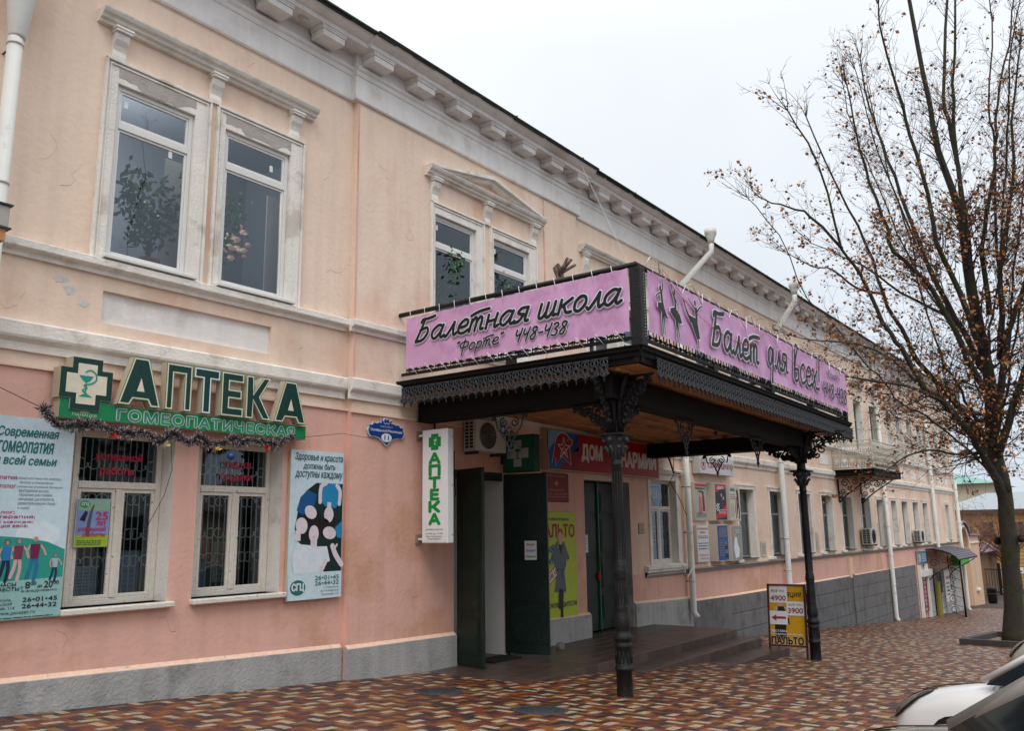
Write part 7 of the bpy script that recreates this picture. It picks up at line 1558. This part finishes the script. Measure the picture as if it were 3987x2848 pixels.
car('parked_car', 'silver car in the very corner, only its pillar and dark windshield showing', (5.95, 1.36), R(51.3), ('silver', '#8d8b84'), .95, .9, .075)
car('parked_car', 'beige-white parked car with dark headlight behind the white one, cut by the right edge', (15.66, 1.69), R(50), ('pearl', '#c3c1b8'))

# lantern box and ball at the very left edge
T = thing('wall_light_box', 'pale lantern box with dark metal rims hanging at the left edge beside the downpipe', 'lantern', (3.1, 8.2, 4.2))
q = MB(); q.box(2.6, 3.22, 8.15, 8.5, 4.25, 4.46, flat('#a9a6a0'), .01); q.build('box', T); q = MB(); q.box(2.58, 3.24, 8.13, 8.52, 4.46, 4.475, IRONG); q.box(2.58, 3.24, 8.13, 8.52, 4.235, 4.25, IRONG); q.ball((3.10, 8.25, 4.51), .03, IRON, 8, 5); q.build('rim', T); q = MB(); q.box(2.6, 3.20, 8.15, 8.5, 4.12, 4.234, SOFF); q.tube([(2.9, 8.5, 4.3), (2.9, 9.3, 4.3)], .03, IRON, 6); q.build('underside', T)
T = thing('ball_ornament', 'small white ball finial on a dark stem in front of the leftmost downpipe', 'finial', (3.08, 8.5, 5.5)); q = MB(); q.ball((3.10, 8.5, 5.60), .035, WHITE, 12, 8); q.build('ball', T); q = MB(); q.tube([(3.06, 8.5, 5.57), (3.07, 8.5, 5.42), (3.0, 8.6, 5.36), (2.7, 9.3, 5.3)], .012, IRON, 6); q.build('stem', T)

# houses across the street, behind the viewer: unseen, added to block low sky light and show in the panes
for k, (xa, xb, h_, cc, lb) in enumerate(((-26, -4, 5.5, '#cfc4b0', 'ochre-grey house across the street behind the viewer'), (-2, 24, 6.0, '#c4beb6', 'grey house across the street behind the viewer'), (28, 62, 5.5, '#c9b7a4', 'brown-grey house across the street farther down'))):
    T = thing('house', lb, 'building', ((xa + xb) / 2, -17, gz((xa + xb) / 2)), 'houses across the street'); z = gz((xa + xb) / 2); q = MB(); q.box(xa, xb, -27, -17, z - 2, z + h_, mat('house_wall_%d' % k, cc, .9, var=.1)); q.build('wall', T)
    q = MB(); q.add([(xa - .5, -16.5, z + h_), (xb + .5, -16.5, z + h_), (xb + .5, -27.5, z + h_), (xa - .5, -27.5, z + h_), (xa + 3, -22, z + h_ + 2.5), (xb - 3, -22, z + h_ + 2.5)], [(0, 1, 5, 4), (1, 2, 5), (2, 3, 4, 5), (3, 0, 4)], mat('house_roof', '#5d4a42', .8)); q.build('roof', T)
    n_ = int((xb - xa) / 3)
    for i in range(n_):
        for j in range(2):
            q = MB(); x = xa + 1.2 + i * 3; zz = z + 1.4 + j * 3.3; q.box(x, x + 1.1, -17.0, -16.95, zz, zz + 1.7, GLC0); q.build('window', T)
for k, (x_, y_) in enumerate(((6, -11), (16, -10.5), (-6, -11))):
    grow([(n_, [tuple(Matrix.Translation((x_ - 26.8, y_ - 3.4, gz(x_) + 1.7)) @ Vector(p)) for p in P], a, b_) for n_, P, a, b_ in LIMBS if n_ in ('trunk', 'c0', 'c2', 'l0', 'l3', 'r0', 'r1')], 'street_tree', ('bare tree across the street behind the viewer', 'bare tree across the street opposite the canopy', 'bare tree across the street to the far left')[k], 30 + k, .6, .25, (x_, y_, gz(x_)), 'trees across the street')

# fallen leaves on the paving
LF = MB(); rr = random.Random(21)
for i in range(120):
    x = rr.uniform(5, 45); y = rr.uniform(2, 9.1); a = rr.uniform(0, 6.3); s_ = rr.uniform(.025, .05); z = gz(x) + .006
    if 10 < x < 17.8 and y > 6.3: continue
    LF.add([(x, y, z), (x + s_ * math.cos(a), y + s_ * math.sin(a), z + .012), (x + s_ * 1.3 * math.cos(a + .5), y + s_ * 1.3 * math.sin(a + .5), z + .004), (x + s_ * math.cos(a + 1), y + s_ * math.sin(a + 1), z + .014)], [(0, 1, 2, 3)], rr.choice(LFS))
fl = LF.build('fallen_leaves'); stuff(fl)
